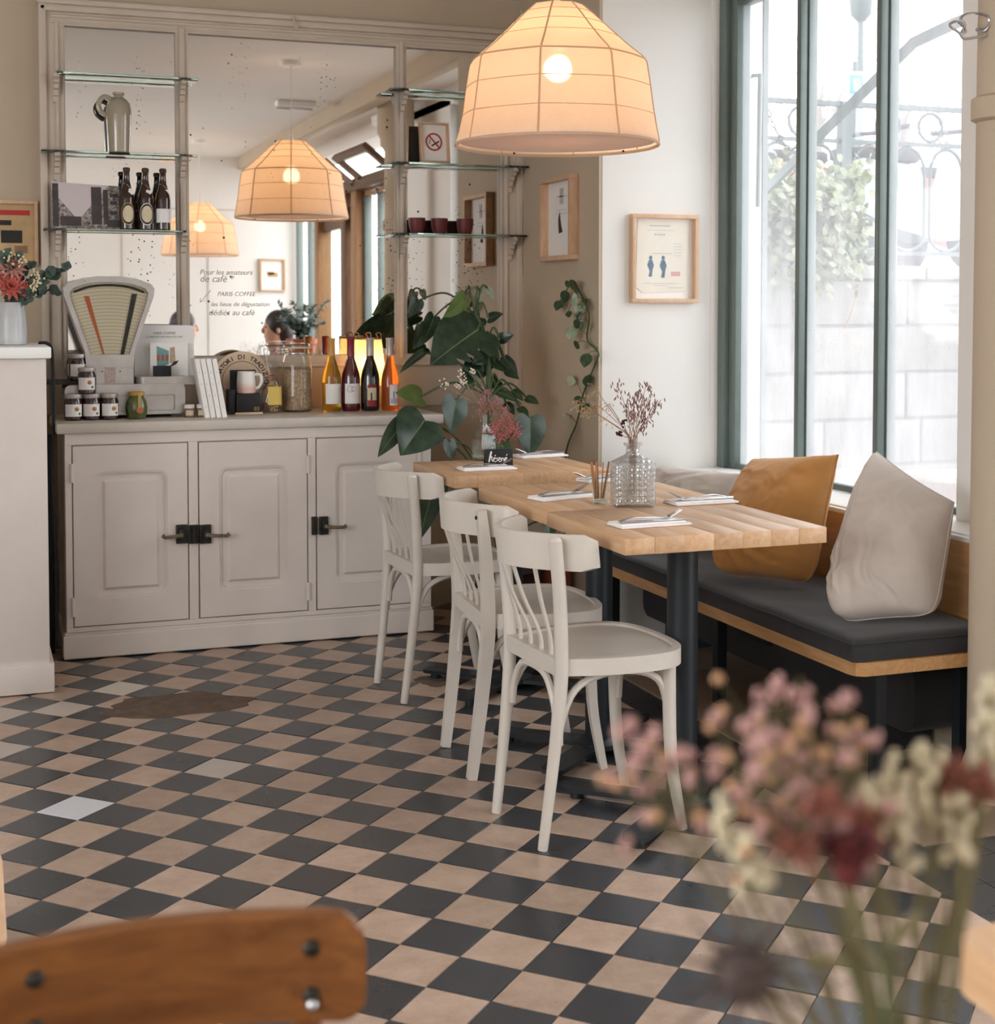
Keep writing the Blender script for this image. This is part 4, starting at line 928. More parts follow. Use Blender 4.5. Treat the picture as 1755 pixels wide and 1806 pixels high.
# ---- glowing table lamp behind the bottles
p = on_y(648, 700, 5.95); tl = thing('table_lamp', 'small glowing table lamp behind the wine bottles', 'lamp', (p.x, 5.955, CT))
def shade_mat(name, dcol, tcol, transp=.08, weave=240, tmix=.55):
    t = NT(name); v = t.coord('Object'); n = t.noise(v, weave, 2, .6); n2 = t.noise(v, 30, 4, .7)
    f = t.math('ADD', t.math('MULTIPLY', n, .25), t.math('ADD', t.math('MULTIPLY', n2, .2), .72))
    d = t.n('ShaderNodeBsdfDiffuse'); d.inputs[0].default_value = dcol
    mul = t.mix(1.0, tcol, (1, 1, 1, 1), 'MULTIPLY'); cc = t.n('ShaderNodeMix', data_type='RGBA', blend_type='MULTIPLY'); cc.inputs[0].default_value = 1; cc.inputs[6].default_value = tcol; t.l(f, cc.inputs[7])
    tr = t.n('ShaderNodeBsdfTranslucent'); t.l(cc.outputs[2], tr.inputs[0]); tp = t.n('ShaderNodeBsdfRefraction'); tp.inputs['IOR'].default_value = 1.12; tp.inputs['Roughness'].default_value = .38
    a = t.n('ShaderNodeMixShader'); a.inputs[0].default_value = tmix; t.l(d.outputs[0], a.inputs[1]); t.l(tr.outputs[0], a.inputs[2])
    b = t.n('ShaderNodeMixShader'); b.inputs[0].default_value = transp; t.l(a.outputs[0], b.inputs[1]); t.l(tp.outputs[0], b.inputs[2])
    return t.done(b)
M['lamp_shade'] = shade_mat('paper_lamp_shade', (.85, .70, .50, 1), (.24, .175, .10, 1), .01)
MB().lathe([(.062, .295), (.084, .10)], 36).build('lamp_shade', M['lamp_shade'], tl, recalc=False)
MB().lathe([(.05, 0), (.05, .012), (.012, .02), (.008, .03), (.008, .15)], 24).build('base', M['oak_end'], tl)
MB().ball((0, 0, .185), .024, 12, 8).build('bulb', emit('table_lamp_bulb', (1, .68, .34, 1), 330), tl)
MB().tube([(.062*math.cos(t), .062*math.sin(t), .295) for t in [2*PI*k/24 for k in range(24)]], .003, 6, closed=True).build('shade_ring', M['dry_stem'], tl)
for a in (2.2, 1.2, .3): MB().tube(catmull([(.058*math.cos(a), .058*math.sin(a), .295), (.058*math.cos(a)-.01, .058*math.sin(a), .315), (.058*math.cos(a)+.008, .058*math.sin(a), .318), (.058*math.cos(a)+.012, .058*math.sin(a), .297)], 4), .002, 5).build('cord_loop', M['dry_stem'], tl)

# ================================================================== TABLES, CHAIRS, BENCH
TT, TH = .765, .040
def table(name, label, x0, x1, y0, y1, pole, nst=7, reach=.25, base=True):
    t = thing(name, label, 'table', ((x0+x1)/2, (y0+y1)/2, 0)); wd = (x1-x0)/nst
    for i in range(nst):
        a = x0+i*wd; MB().bx(a, a+wd-.0001, y0, y1, TT-TH, TT, .0006 if 0 < i < nst-1 else .0025).build('stave', M['oak'], t, world=True)
    px_, py_ = pole
    MB().lathe([(.040, .035), (.040, TT-TH-.006)], 28, (px_, py_, 0)).build('pole', M['black_metal'], t, world=True)
    MB().box((px_, py_, TT-TH-.006), (.36, .06, .010), .002).box((px_, py_, TT-TH-.006), (.06, .32, .010), .002).build('top_bracket', M['black_metal'], t, world=True)
    for k in range(4):
        a = PI/4+k*PI/2; d = Vector((math.cos(a)*.338, math.sin(a)*.296, 0)); n = Vector((-d.y, d.x, 0)).normalized()
        e = d.normalized(); L = d.length; pts = [n*.055, n*.036+e*L*.35, n*.034+e*(L-.012), n*.024+e*L*1.02]
        pts = pts+[p_-2*n*p_.dot(n) for p_ in pts[::-1]]
        mb = MB().prism([(p_.x, p_.y) for p_ in pts], .022, .034, 'XY', Matrix.Translation(Vector((px_, py_, 0))))
        fp = d*.9; mb.lathe([(.018, 0), (.018, .022)], 14, (px_+fp.x, py_+fp.y, 0)); mb.build('base_arm', M['black_metal'], t, world=True)
    MB().lathe([(.075, .022), (.075, .036), (.055, .042), (.041, .05)], 28, (px_, py_, 0)).build('base_hub', M['black_metal'], t, world=True)
    return t
table('bistro_table', 'oak topped bistro table carrying the crystal decanter, nearest the camera', 1.455, 2.01, 3.10, 3.592, (1.735, 3.345))
table('bistro_table', 'oak topped bistro table pushed against the decanter table', 1.462, 2.03, 3.596, 4.165, (1.74, 3.885))
table('bistro_table', 'oak topped bistro table in the corner carrying the reserved sign', 1.478, 2.04, 4.445, 4.91, (1.76, 4.67))

def chair(label, origin, rz, square=False, wide=1.0, name='bistro_chair'):
    c = thing(name, label, 'chair', (origin[0], origin[1], 0), rz, 'white bistro chairs'); m = M['chair']; W = wide
    for s in (-1, 1):
        pts = catmull([(0, s*.142*W, .001), (.022, s*.147*W, .18), (.040, s*.152*W, .36), (.044, s*.154*W, .46), (.036, s*.160*W, .62), (.020, s*.167*W, .755)], 4)
        n = len(pts)
        if square: MB().tube(pts, [.0185+.006*math.sin(PI*i/(n-1)) for i in range(n)], 4, up=(1, 0, 0)).build('back_leg', m, c, angle=30)
        else: MB().tube(pts, [.0125+.0045*min(1, i/(n*.4)) for i in range(n)], 12).ball(pts[-1], (.0168, .0168, .010), 12, 6).build('back_leg', m, c)
        fp = catmull([(.386, s*.150*W, .001), (.374, s*.148*W, .06), (.352, s*.146*W, .2), (.345, s*.146*W, .43)], 4)
        if square: MB().tube(fp, [.014+.006*i/len(fp) for i in range(len(fp))], 4, up=(1, 0, 0)).build('front_leg', m, c, angle=30)
        else: MB().tube(fp, [.012+.007*i/len(fp) for i in range(len(fp))], 12).build('front_leg', m, c)
        MB().tube(catmull([(.040, s*.150*W, .255), (.046, s*.148*W, .31), (.085, s*.145*W, .385), (.16, s*.143*W, .415), (.25, s*.143*W, .415), (.318, s*.143*W, .385), (.342, s*.143*W, .32), (.346, s*.143*W, .27)], 4), .0095, 8).build('brace', m, c)
    for (x, lo) in ((.352, .27), (.042, .29)):
        MB().tube(catmull([(x, -.132*W, lo), (x, -.120*W, .345), (x, -.075*W, .405), (x, 0, .418), (x, .075*W, .405), (x, .120*W, .345), (x, .132*W, lo)], 4), .0095, 8).build('brace', m, c)
    hp_ = [(.030, .148*W), (.10, .176*W), (.19, .196*W), (.28, .199*W), (.345, .182*W), (.385, .138*W), (.402, .07*W), (.406, 0)]
    half_ = [(p.x, p.y) for p in catmull([(a, b, 0) for a, b in hp_], 3)]
    out = half_+[(a, -b) for a, b in half_[-2::-1]]
    cx_ = .215; inn_ = [(cx_+(a-cx_)*.90, b*.89) for a, b in out]
    MB().ring(out, inn_, .424, .465, 'XY').build('seat_rim', m, c, angle=50)
    inn2 = [(cx_+(a-cx_)*.905, b*.895) for a, b in out]
    n = len(inn2); vs = [(a, b, .459) for a, b in inn2]+[(cx_+(a-cx_)*.6, b*.6, .4535) for a, b in inn2]+[(cx_, 0, .452)]
    MB().add(vs, [[i, (i+1) % n, n+(i+1) % n, n+i] for i in range(n)]+[[n+i, n+(i+1) % n, 2*n] for i in range(n)]).build('seat_panel', m, c)
    def arc(y): return -.045+.150*(y/.205)**2
    NY = 22; vs = []
    for i in range(NY+1):
        y = -.205+.41*i/NY; t_ = 1-abs(i/NY*2-1); dz = .012 if t_ > .12 else .012*t_/.12
        tp = .768 - (.014 if t_ < .02 else (.006 if t_ < .08 else 0)); bt = .680 + (.010 if t_ < .02 else (.004 if t_ < .08 else 0))
        lean = -.006
        for (xo, z) in ((0, bt), (.017, bt), (.017+lean, tp), (lean, tp)): vs.append((arc(y)+xo, y*W, z))
    fs = [[i*4+k, (i+1)*4+k, (i+1)*4+(k+1) % 4, i*4+(k+1) % 4] for i in range(NY) for k in range(4)]+[[0, 1, 2, 3], [NY*4+k for k in (3, 2, 1, 0)]]
    MB().add(vs, fs).build('crest_rail', m, c, angle=60)
    for y in (-.098, -.034, .034, .098):
        MB().tube(catmull([(.046, y*.92*W, .435), (.044, y*.94*W, .50), (arc(y)*.6+.022, y*W, .60), (arc(y)+.008, y*W, .69)], 4), .0085, 4, flat=.55, up=(1, 0, 0)).build('slat', m, c, angle=30)
    MB().box((.050, 0, .442), (.022, .29*W, .036), .003).build('back_rail', m, c)
    if square:
        for s in (-1, 1): MB().ball((.006, s*.165*W, .735), (.003, .006, .006), 8, 5).build('bolt', M['iron'], c)
    return c
ch1 = chair('white bentwood bistro chair nearest the camera, at the decanter table', (1.283, 3.352), math.radians(3.2))
ch2 = chair('white bistro chair with square legs, between two round legged ones', (1.315, 3.925), math.radians(-4.6), True, 1.1)
ch3 = chair('white bentwood bistro chair at the reserved table, next to the sideboard', (1.339, 4.722), math.radians(2.9))
M['rust'] = flat('rusty_scrape', S(150, 92, 60), .8, var=.4, scale=80)
# ------------------------------------------------------------------ bench
bn = thing('bench', 'long oak wall bench with black steel legs below the window', 'bench', (2.42, 4.2, 0))
BW, BT = .34, .376
MB().prism([(2.655, 3.22), (2.655, 5.17), (2.183, 5.17), (2.183, 3.262), (2.190, 3.236), (2.212, 3.222)], BW, BT).build('seat_board', M['oak_bench'], bn, world=True)
MB().bx(2.637, 2.655, 3.24, 5.17, BT, .652, .003).build('backrest_board', M['oak_bench'], bn, world=True)
MB().bx(2.637, 2.70, 3.24, 5.17, .648, .664, .003).build('backrest_cap', M['sill'], bn, world=True)
for y in (3.33, 4.215, 5.05):
    for x in (2.325, 2.60): MB().bx(x-.017, x+.017, y-.017, y+.017, .006, BW).build('leg', M['black_metal'], bn, world=True)
    MB().bx(2.325, 2.60, y-.015, y+.015, BW-.03, BW).build('cross_bar', M['black_metal'], bn, world=True)
bx_ = thing('under_bench_box', 'long black box lying under the bench with a rounded end', 'box', (2.6, 4.2, .006))
pr = rrect(1.75, .20, .05, 5, 4.28, .20)
MB().prism(pr, 2.50, 2.69, 'YZ').build('body', M['black_cloth'], bx_, world=True)
for y in (3.6, 4.95): MB().bx(2.51, 2.68, y-.03, y+.03, .006, .105).build('foot', M['black_cloth'], bx_, world=True)
MB().box((2.495, 4.28, .2), (.012, .2, .03), .004).build('handle', M['black_metal'], bx_, world=True)
# charcoal seat pad with soft edges
NXp, NYp = 10, 44; rn = random.Random(2); ph_ = [rn.uniform(0, 6) for _ in range(6)]
def pad(i, j, top):
    x = 2.178+i*(2.634-2.178); y = 3.232+j*(5.15-3.232); ex = min(i, 1-i)*(2.634-2.178); ey = min(j, 1-j)*1.92
    e = min(ex, ey); sag = .006*(1-min(1, e/.03))**2
    z = BT+.062-sag*2+.0016*math.sin(9*y+ph_[0]+6*x)+.0014*math.sin(23*y+14*x+ph_[1]) if top else BT+.002
    ox = -.004*math.sin(PI*min(1, e/.02)) if False else 0
    return (x+ox, y, z)
mb = MB().grid(lambda i, j: pad(i, j, True), NXp*2, NYp*2)
n1 = len(mb.v); mb.grid(lambda i, j: pad(i, j, False), NXp*2, NYp*2)
def border(nu, nv): return [(0, j) for j in range(nv)]+[(i, nv) for i in range(nu)]+[(nu, j) for j in range(nv, 0, -1)]+[(i, 0) for i in range(nu, 0, -1)]
B = [i*(NYp*2+1)+j for i, j in border(NXp*2, NYp*2)]
for k in range(len(B)): a, b = B[k], B[(k+1) % len(B)]; mb.f.append([a, b, n1+b, n1+a])
pd = thing('seat_pad', 'charcoal fabric seat pad covering the bench', 'seat pad', (2.4, 4.2, BT))
mb.build('pad_cover', M['black_cloth'], pd, world=True, angle=70)
seam = [(2.176, 3.232+1.918*k/40, BT+.050+.001*math.sin(k)) for k in range(41)]
MB().tube([(2.632, 3.23, BT+.05)]+[(2.178+.456*k/10, 3.230, BT+.05) for k in range(10, -1, -1)]+seam, .0022, 6).build('seam_piping', M['black_cloth'], pd, world=True)
# ------------------------------------------------------------------ pillows
def pillow(name, label, cors, thick, mat, nvec, seed, bulge=None, group='pillows on the bench', fold=.006):
    """cors: four corners in order; nvec: side that faces the room"""
    A, B_, C, D_ = [Vector(c) for c in cors]; nv = Vector(nvec).normalized(); ctr = (A+B_+C+D_)/4
    t = thing(name, label, 'pillow', tuple(ctr), group=group); r = random.Random(seed); ph = [r.uniform(0, 6.3) for _ in range(10)]; N = 64
    def base(i, j):
        # edges bow inwards between the corners
        p = A.lerp(B_, i).lerp(D_.lerp(C, i), j)
        pin = .022*math.sin(PI*i)*(2*j-1)**3; pin2 = .022*math.sin(PI*j)*(2*i-1)**3; rc = (abs(2*i-1)**5)*(j**5)*.13; p = p.lerp(ctr, rc)
        p = p-((D_+C-A-B_)/2)*pin-((B_+C-A-D_)/2)*pin2
        return p
    def puff(i, j):
        a = max(0.0, 1-abs(2*i-1)**2.3); b = max(0.0, 1-abs(2*j-1)**2.3); return (a*b)**.38
    from mathutils import noise as mn
    def wr(i, j):
        q = Vector((i*2.6+ph[0], j*2.6+ph[1], ph[2])); wq = q+Vector((mn.noise(q*1.3), mn.noise(q*1.3+Vector((5, 2, 1))), 0))*.55
        a_ = 1-abs(mn.noise(wq*1.5))*3.2; b_ = 1-abs(mn.noise(wq*3.3+Vector((3, 7, 0))))*3.0
        w1 = max(-1, a_)*.75+max(-1, b_)*.35
        edge = min(1, 7*min(i, 1-i))*min(1, 7*min(j, 1-j))
        return fold*w1*(.55+.8*abs(2*i-1)*abs(2*j-1)+.7*j*j)*edge
    lean = (ctr-A)*0
    def face(sgn):
        return lambda i, j: base(i, j)+nv*sgn*(thick*(.68 if sgn > 0 else .22)*puff(i, j)*(1+(.35*(j-.5) if bulge else 0)))+nv*sgn*wr(i if sgn > 0 else 1-i, j)
    mb = MB().grid(face(1), N, N); mb.grid(face(-1), N, N)
    # weld the two halves along the border
    n1 = (N+1)**2
    mp_ = {n1+i*(N+1)+j: i*(N+1)+j for i, j in border(N, N)}
    mb.f = [[mp_.get(x, x) for x in f] for f in mb.f]
    mb.build('cover', M[mat], t, world=True, angle=80)
    edge = [base(i/N, j/N) for i, j in border(N, N)]
    MB().tube(edge, .0014, 6, closed=True).build('seam', M[mat], t, world=True)
    return t
pillow('pillow', 'large grey beige linen pillow at the near end of the bench', [on_x(1546, 796, 2.575), on_x(1683, 886, 2.575), on_z(1656, 1088, .47), on_z(1470, 1102, .445)], .21, 'linen_grey', (-.93, -.15, .32), 4, True, fold=.010)
pillow('pillow', 'ochre yellow linen pillow between the two grey ones', [on_x(1331, 809, 2.575), on_x(1479, 802, 2.58), on_z(1436, 1034, .45), on_z(1262, 1016, .45)], .19, 'linen_ochre', (-.93, -.15, .32), 9, True, fold=.010)
pillow('pillow', 'pale grey pillow half hidden behind the decanter table', [on_x(1165, 822, 2.575), on_x(1306, 836, 2.575), on_z(1262, 968, .455), on_z(1140, 935, .455)], .17, 'linen_grey', (-.93, -.1, .34), 14, True, fold=.010)

# ================================================================== ON THE TABLES
def crystal_mat():
    t = NT('cut_crystal'); v = t.coord(); x = t.n('ShaderNodeTexVoronoi'); t.l(v, x.inputs['Vector']); x.inputs['Scale'].default_value = 70; x.inputs['Randomness'].default_value = .1
    nb = t.bump(x.outputs[0], .8, .006); tr = t.n('ShaderNodeBsdfTransparent'); tr.inputs[0].default_value = (.96, .97, .97, 1)
    gl = t.n('ShaderNodeBsdfGlossy'); gl.inputs['Roughness'].default_value = .08; t.l(nb, gl.inputs['Normal']); df = t.n('ShaderNodeBsdfTranslucent'); df.inputs[0].default_value = (.95, .95, .95, 1); t.l(nb, df.inputs['Normal'])
    a = t.n('ShaderNodeMixShader'); a.inputs[0].default_value = .45; t.l(gl.outputs[0], a.inputs[1]); t.l(df.outputs[0], a.inputs[2])
    lw = t.n('ShaderNodeLayerWeight'); lw.inputs[0].default_value = .5; t.l(nb, lw.inputs['Normal']); f = t.math('ADD', t.math('MULTIPLY', t.math('POWER', lw.outputs['Facing'], 2.0), .6), .28, True)
    b = t.n('ShaderNodeMixShader'); t.l(f, b.inputs[0]); t.l(tr.outputs[0], b.inputs[1]); t.l(a.outputs[0], b.inputs[2]); return t.done(b)
M['crystal'] = crystal_mat()
p = on_z(1116, 893, TT); dcl = p
dc = thing('crystal_decanter', 'square cut crystal decanter holding dried flowers', 'vase', (p.x, p.y, TT), math.radians(-14))
def sq(wd, z, r=.012): return [(a, b, z) for a, b in rrect(wd, wd*.62, min(r, wd*.2), 4)]
rings = [sq(.105, 0), sq(.116, .006), sq(.118, .11), sq(.115, .122), sq(.075, .134), sq(.045, .142, .02), sq(.036, .148, .02), sq(.036, .165, .02), sq(.050, .170, .02), sq(.050, .176, .02)]
n = len(rings[0]); mb = MB(); mb.add([q_ for r_ in rings for q_ in r_], [[i*n+k, i*n+(k+1) % n, (i+1)*n+(k+1) % n, (i+1)*n+k] for i in range(len(rings)-1) for k in range(n)]+[list(range(n))[::-1]])
inr = [[(a*.86, b*.82, z_) for a, b, z_ in r_] for r_ in (sq(.050, .176, .02), sq(.034, .168, .02), sq(.034, .148, .02), sq(.07, .130), sq(.108, .116), sq(.105, .016))]
o_ = len(mb.v); mb.add([q_ for r_ in inr for q_ in r_], [[i*n+k, i*n+(k+1) % n, (i+1)*n+(k+1) % n, (i+1)*n+k] for i in range(len(inr)-1) for k in range(n)]+[[(len(inr)-1)*n+k for k in range(n)]])
for k in range(n): mb.f.append([(len(rings)-1)*n+k, (len(rings)-1)*n+(k+1) % n, o_+(k+1) % n, o_+k])
mb.build('glass_body', M['crystal'], dc, angle=30)
# cut diamonds standing proud of the flat faces
dm = MB()
for i in range(6):
    for kk in range(6):
        x, z = -.045+i*.018, .018+kk*.017
        for y, s_ in ((-.0365, -1), (.0365, 1)): dm.add([(x-.0085, y, z), (x, y, z-.008), (x+.0085, y, z), (x, y, z+.008), (x, y+s_*.0035, z)], [[0, 1, 4], [1, 2, 4], [2, 3, 4], [3, 0, 4], [0, 3, 2, 1]])
tag(dm.build('cut_diamonds', M['crystal'], dc, angle=10), kind='stuff')
def spray(root, base, name, tips, mstem, heads, rs=.0011, seed=1, z0=None):
    """one stem with side twigs; heads(mb, p, r) adds blossoms at each twig end"""
    pass
def bouquet(t, stems, world=True):
    """stems: list of (part name, list of polyline points, radius, stem material, list of (head fn, material, name, args))"""
    for nm, pts, r, ms, heads in stems:
        s = MB().tube(catmull(pts, 5), r, 5).build(nm, M[ms], t, world=world)
        for mb, mt, hn in heads: tag(mb.build(hn, M[mt], s, world=world, angle=60), kind='stuff')
M['plum_dry'] = flat('dried_plum_blossom', S(150, 108, 104), .9, var=.35, scale=200); M['dry_grass'] = flat('dried_grass', S(206, 166, 118), .9, var=.2, scale=200); M['dark_pod'] = flat('dark_pod', S(78, 40, 48), .9, var=.3, scale=200)
db = thing('dried_bouquet', 'airy dried brown flower bunch standing in the crystal decanter', 'flowers', (dcl.x, dcl.y, TT+.02))
rd = random.Random(21); yb_ = dcl.y; stems = []
TOP = [(1166, 705, 'p'), (1150, 690, 'p'), (1140, 675, 'p'), (1128, 688, 'p'), (1118, 700, 'p'), (1108, 712, 'p'), (1124, 730, 'p'), (1138, 706, 'p'), (1152, 715, 'p'), (1112, 728, 'p'), (1088, 676, 'p'), (1062, 735, 'g'), (1046, 680, 'g'), (1034, 700, 'g'), (1018, 706, 'g'), (1030, 720, 'g'), (1100, 745, 'd'), (1092, 763, 'd'), (1074, 712, 'g'), (1133, 748, 'p'), (1144, 735, 'p')]
for (u, v, kd) in TOP:
    tip = on_y(u, v, yb_+rd.uniform(-.05, .05)); b0 = Vector((dcl.x+rd.uniform(-.012, .012), dcl.y+rd.uniform(-.010, .010), TT+.03)); nk = Vector((dcl.x+rd.uniform(-.010, .010), dcl.y+rd.uniform(-.008, .008), TT+.172))
    mid = nk.lerp(tip, .5)+Vector((rd.uniform(-.006, .006), rd.uniform(-.01, .01), .012 if kd == 'g' else .004)); mb = MB()
    if kd == 'p':
        for _ in range(16):
            c = tip.lerp(mid, rd.random()*.5)+Vector((rd.gauss(0, .010), rd.gauss(0, .010), rd.gauss(0, .008))); a = Vector((rd.gauss(0, .4), rd.gauss(0, .4), 1)).normalized()
            mb.tube([c-a*.006, c, c+a*.007], [.0006, .0020, .0004], 5)
        hd = [(mb, 'plum_dry', 'blossoms')]
    elif kd == 'g':
        for _ in range(10):
            c = tip.lerp(mid, rd.random()*.6); e = c+Vector((rd.uniform(-.03, .008), rd.uniform(-.02, .02), rd.uniform(-.02, .016))); mb.tube([c, c.lerp(e, .6)+Vector((0, 0, .004)), e], .0004, 4).ball(e, (.0014, .0014, .003), 5, 4)
        hd = [(mb, 'dry_grass', 'grass_awns')]
    else:
        for _ in range(12): mb.ball(tip+Vector((rd.gauss(0, .004), rd.gauss(0, .004), rd.gauss(0, .005))), .0035, 6, 4)
        hd = [(mb, 'dark_pod', 'seed_head')]
    stems.append(('stem', [b0, nk, mid, tip], .0009, 'dry_stem' if kd != 'd' else 'plum_dry', hd))
bouquet(db, stems)
# ---- glass of wooden stirrers
p = on_z(1058, 888, TT); sg = thing('tumbler', 'small straight glass beside the decanter holding wooden stirrers', 'glass', (p.x, p.y, TT))
MB().lathe([(.019, 0), (.021, .003), (.0245, .078), (.0235, .078), (.0195, .010), (0, .008)], 28).build('glass_body', M['clear'], sg)
MB().lathe([(.0, .001), (.0195, .001), (.0198, .009), (0, .009)], 24).build('glass_foot', M['clear'], sg)
M['stirrer'] = wood('stirrer_wood', S(188, 132, 88), S(158, 104, 66), .6, (8, 8, 1), 9)
for i, (a, ln) in enumerate(((.30, .5), (-.32, .9), (.10, 1.6), (-.1, 2.2), (.22, 2.9))):
    st = MB().box((0, 0, .055), (.008, .0022, .105), .0009).build('wooden_stirrer', M['stirrer']); st.location = (p.x+.012*math.cos(ln), p.y+.010*math.sin(ln), TT+.0105); st.rotation_euler = (.10*math.sin(ln*2), a*.55, ln)
    tag(st, ('wooden stirrer leaning right in the small glass', 'wooden stirrer leaning left in the small glass', 'wooden stirrer upright in the middle of the small glass', 'wooden stirrer at the back of the small glass', 'wooden stirrer at the rim of the small glass')[i], 'stirrer', 'stirrers in the glass')
# ---- place settings
def setting(u0, v0, u1, v1, where, flip=1, fork=True):
    a, b = on_z(u0, v0, TT), on_z(u1, v1, TT); c = (a+b)/2; ang = math.atan2(b.y-a.y, b.x-a.x); L = (b-a).length
    n_ = thing('napkin', 'folded white paper napkin '+where, 'napkin', (c.x, c.y, TT), ang, 'napkins on the tables')
    MB().box((0, 0, .0035), (L, .085, .006), .002).build('lower_fold', M['napkin'], n_)
    MB().box((-.004, .006, .0085), (L*.94, .07, .004), .0015, rot=(0, 0, .03)).build('upper_fold', M['napkin'], n_)
    z = TT+.0112
    f_ = thing('fork', 'steel fork lying on the napkin '+where, 'fork', (c.x, c.y, z), ang+.05, 'cutlery on the tables'); s = flip
    MB().tube(catmull([(-s*.085, .008, .002), (-s*.04, .008, .009), (s*.02, .008, .006), (s*.042, .008, .004)], 4), [.0042]*5+[.0034]*4+[.0026]*4, 8, flat=.45, up=(0, 0, 1)).build('handle', M['steel'], f_)
    MB().tube(catmull([(s*.040, .008, .004), (s*.055, .008, .004), (s*.064, .008, .007)], 3), [.003, .006, .009, .010, .010, .010, .010], 8, flat=.18, up=(0, 0, 1)).build('neck', M['steel'], f_)
    for k in range(4): MB().tube([(s*.062, .008+(k-1.5)*.0052, .0065), (s*.078, .008+(k-1.5)*.0052, .013), (s*.098, .008+(k-1.5)*.0048, .022)], [.0016, .0014, .0008], 5).build('tine', M['steel'], f_)
    k_n = thing('table_knife', 'steel table knife lying on the napkin '+where, 'knife', (c.x, c.y, z), ang-.02, 'cutlery on the tables')
    MB().tube([(-s*.09, -.018, .0035), (-s*.05, -.018, .0035), (s*.0, -.018, .003)], [.005, .0045, .0035], 8, flat=.6, up=(0, 0, 1)).build('handle', M['steel'], k_n)
    MB().prism([(s*.0, -.022), (s*.095, -.024), (s*.10, -.020), (s*.09, -.013), (s*.0, -.0145)], .0018, .003).build('blade', M['steel'], k_n)
setting(1084, 930, 1206, 922, 'at the near corner of the decanter table')
setting(1182, 890, 1290, 884, 'on the bench side of the decanter table', -1)
setting(945, 883, 1040, 874, 'beside the stirrer glass')
setting(1030, 851, 1085, 846, 'hidden behind the stirrer glass', -1)
setting(812, 830, 905, 826, 'in front of the reserved sign')
setting(912, 808, 992, 803, 'behind the reserved sign', -1)
# ---- reserved sign
p = on_z(880, 822, TT); rs_ = thing('reserved_sign', 'black table sign with white handwritten reserved', 'sign', (p.x, p.y, TT), math.radians(-8))
MB().box((0, 0, .0295), (.098, .003, .059), .0006, rot=(-.12, 0, 0)).build('front_board', M['black'], rs_)
MB().box((0, .016, .0285), (.098, .003, .058), .0006, rot=(.35, 0, 0)).build('back_board', M['black'], rs_)
STR = [[(0, 0), (.05, .5), (.12, 1.0), (.16, .95), (.1, .5), (.04, .05)], [(.07, .45), (.17, .55), (.16, .3), (.21, .05)], [(.26, .28), (.34, .34), (.32, .46), (.26, .40), (.25, .15), (.32, .04), (.36, .1)], [(.31, .6), (.36, .68)],
       [(.46, .42), (.40, .38), (.45, .22), (.39, .06)], [(.52, .25), (.59, .32), (.56, .44), (.51, .36), (.51, .12), (.58, .04), (.64, .14)], [(.64, .40), (.65, .08), (.67, .34), (.73, .40)], [(.75, .40), (.78, .06), (.83, .42)], [(.85, .24), (.92, .32), (.90, .44), (.85, .36), (.85, .12), (.90, .04), (.97, .12)], [(.89, .62), (.95, .74)], [(1.06, .06), (1.07, .07)]]
for st in STR:
    pts = [Vector((-.037+.07*a, -.0022, .014+.036*b)) for a, b in st]
    o = MB().tube(catmull(pts, 3) if len(pts) > 2 else pts, .0015, 5, flat=.6, up=(0, 1, 0)).build('handwriting', M['chalk'], rs_); o.rotation_euler = (-.12, 0, 0); o.location = (0, -.0040, 0)
# ---- carafe with pink pepper
p = on_z(853, 812, TT); cf = thing('carafe', 'slim square clear glass carafe on the reserved table', 'vase', (p.x, p.y, TT), .3)
MB().lathe([(.040, 0), (.044, .004), (.044, .085), (.036, .105), (.018, .125), (.014, .135), (.014, .165), (.018, .17), (.016, .17), (.012, .163), (.012, .133), (.034, .102), (.041, .083), (.041, .010), (0, .008)], 4, M=Matrix.Rotation(PI/4, 4, 'Z')).build('glass_body', M['clear'], cf, angle=25)
MB().lathe([(.012, .012), (.036, .014), (.037, .05), (0, .05)], 16).build('water', glass('water', (.9, .95, .93, 1), .05), cf)
M['pink_pepper'] = flat('pink_pepper', S(206, 104, 112), .6, var=.3, scale=150); M['mauve'] = flat('mauve_dry', S(176, 128, 128), .9, var=.35, scale=180); M['white_dry'] = flat('white_dry_flower', S(236, 226, 210), .9, var=.1, scale=150)
pb = thing('pink_bouquet', 'dried mauve and pink pepper berry bunch in the slim carafe', 'flowers', (p.x, p.y, TT+.02)); stems = []; cy_ = p.y
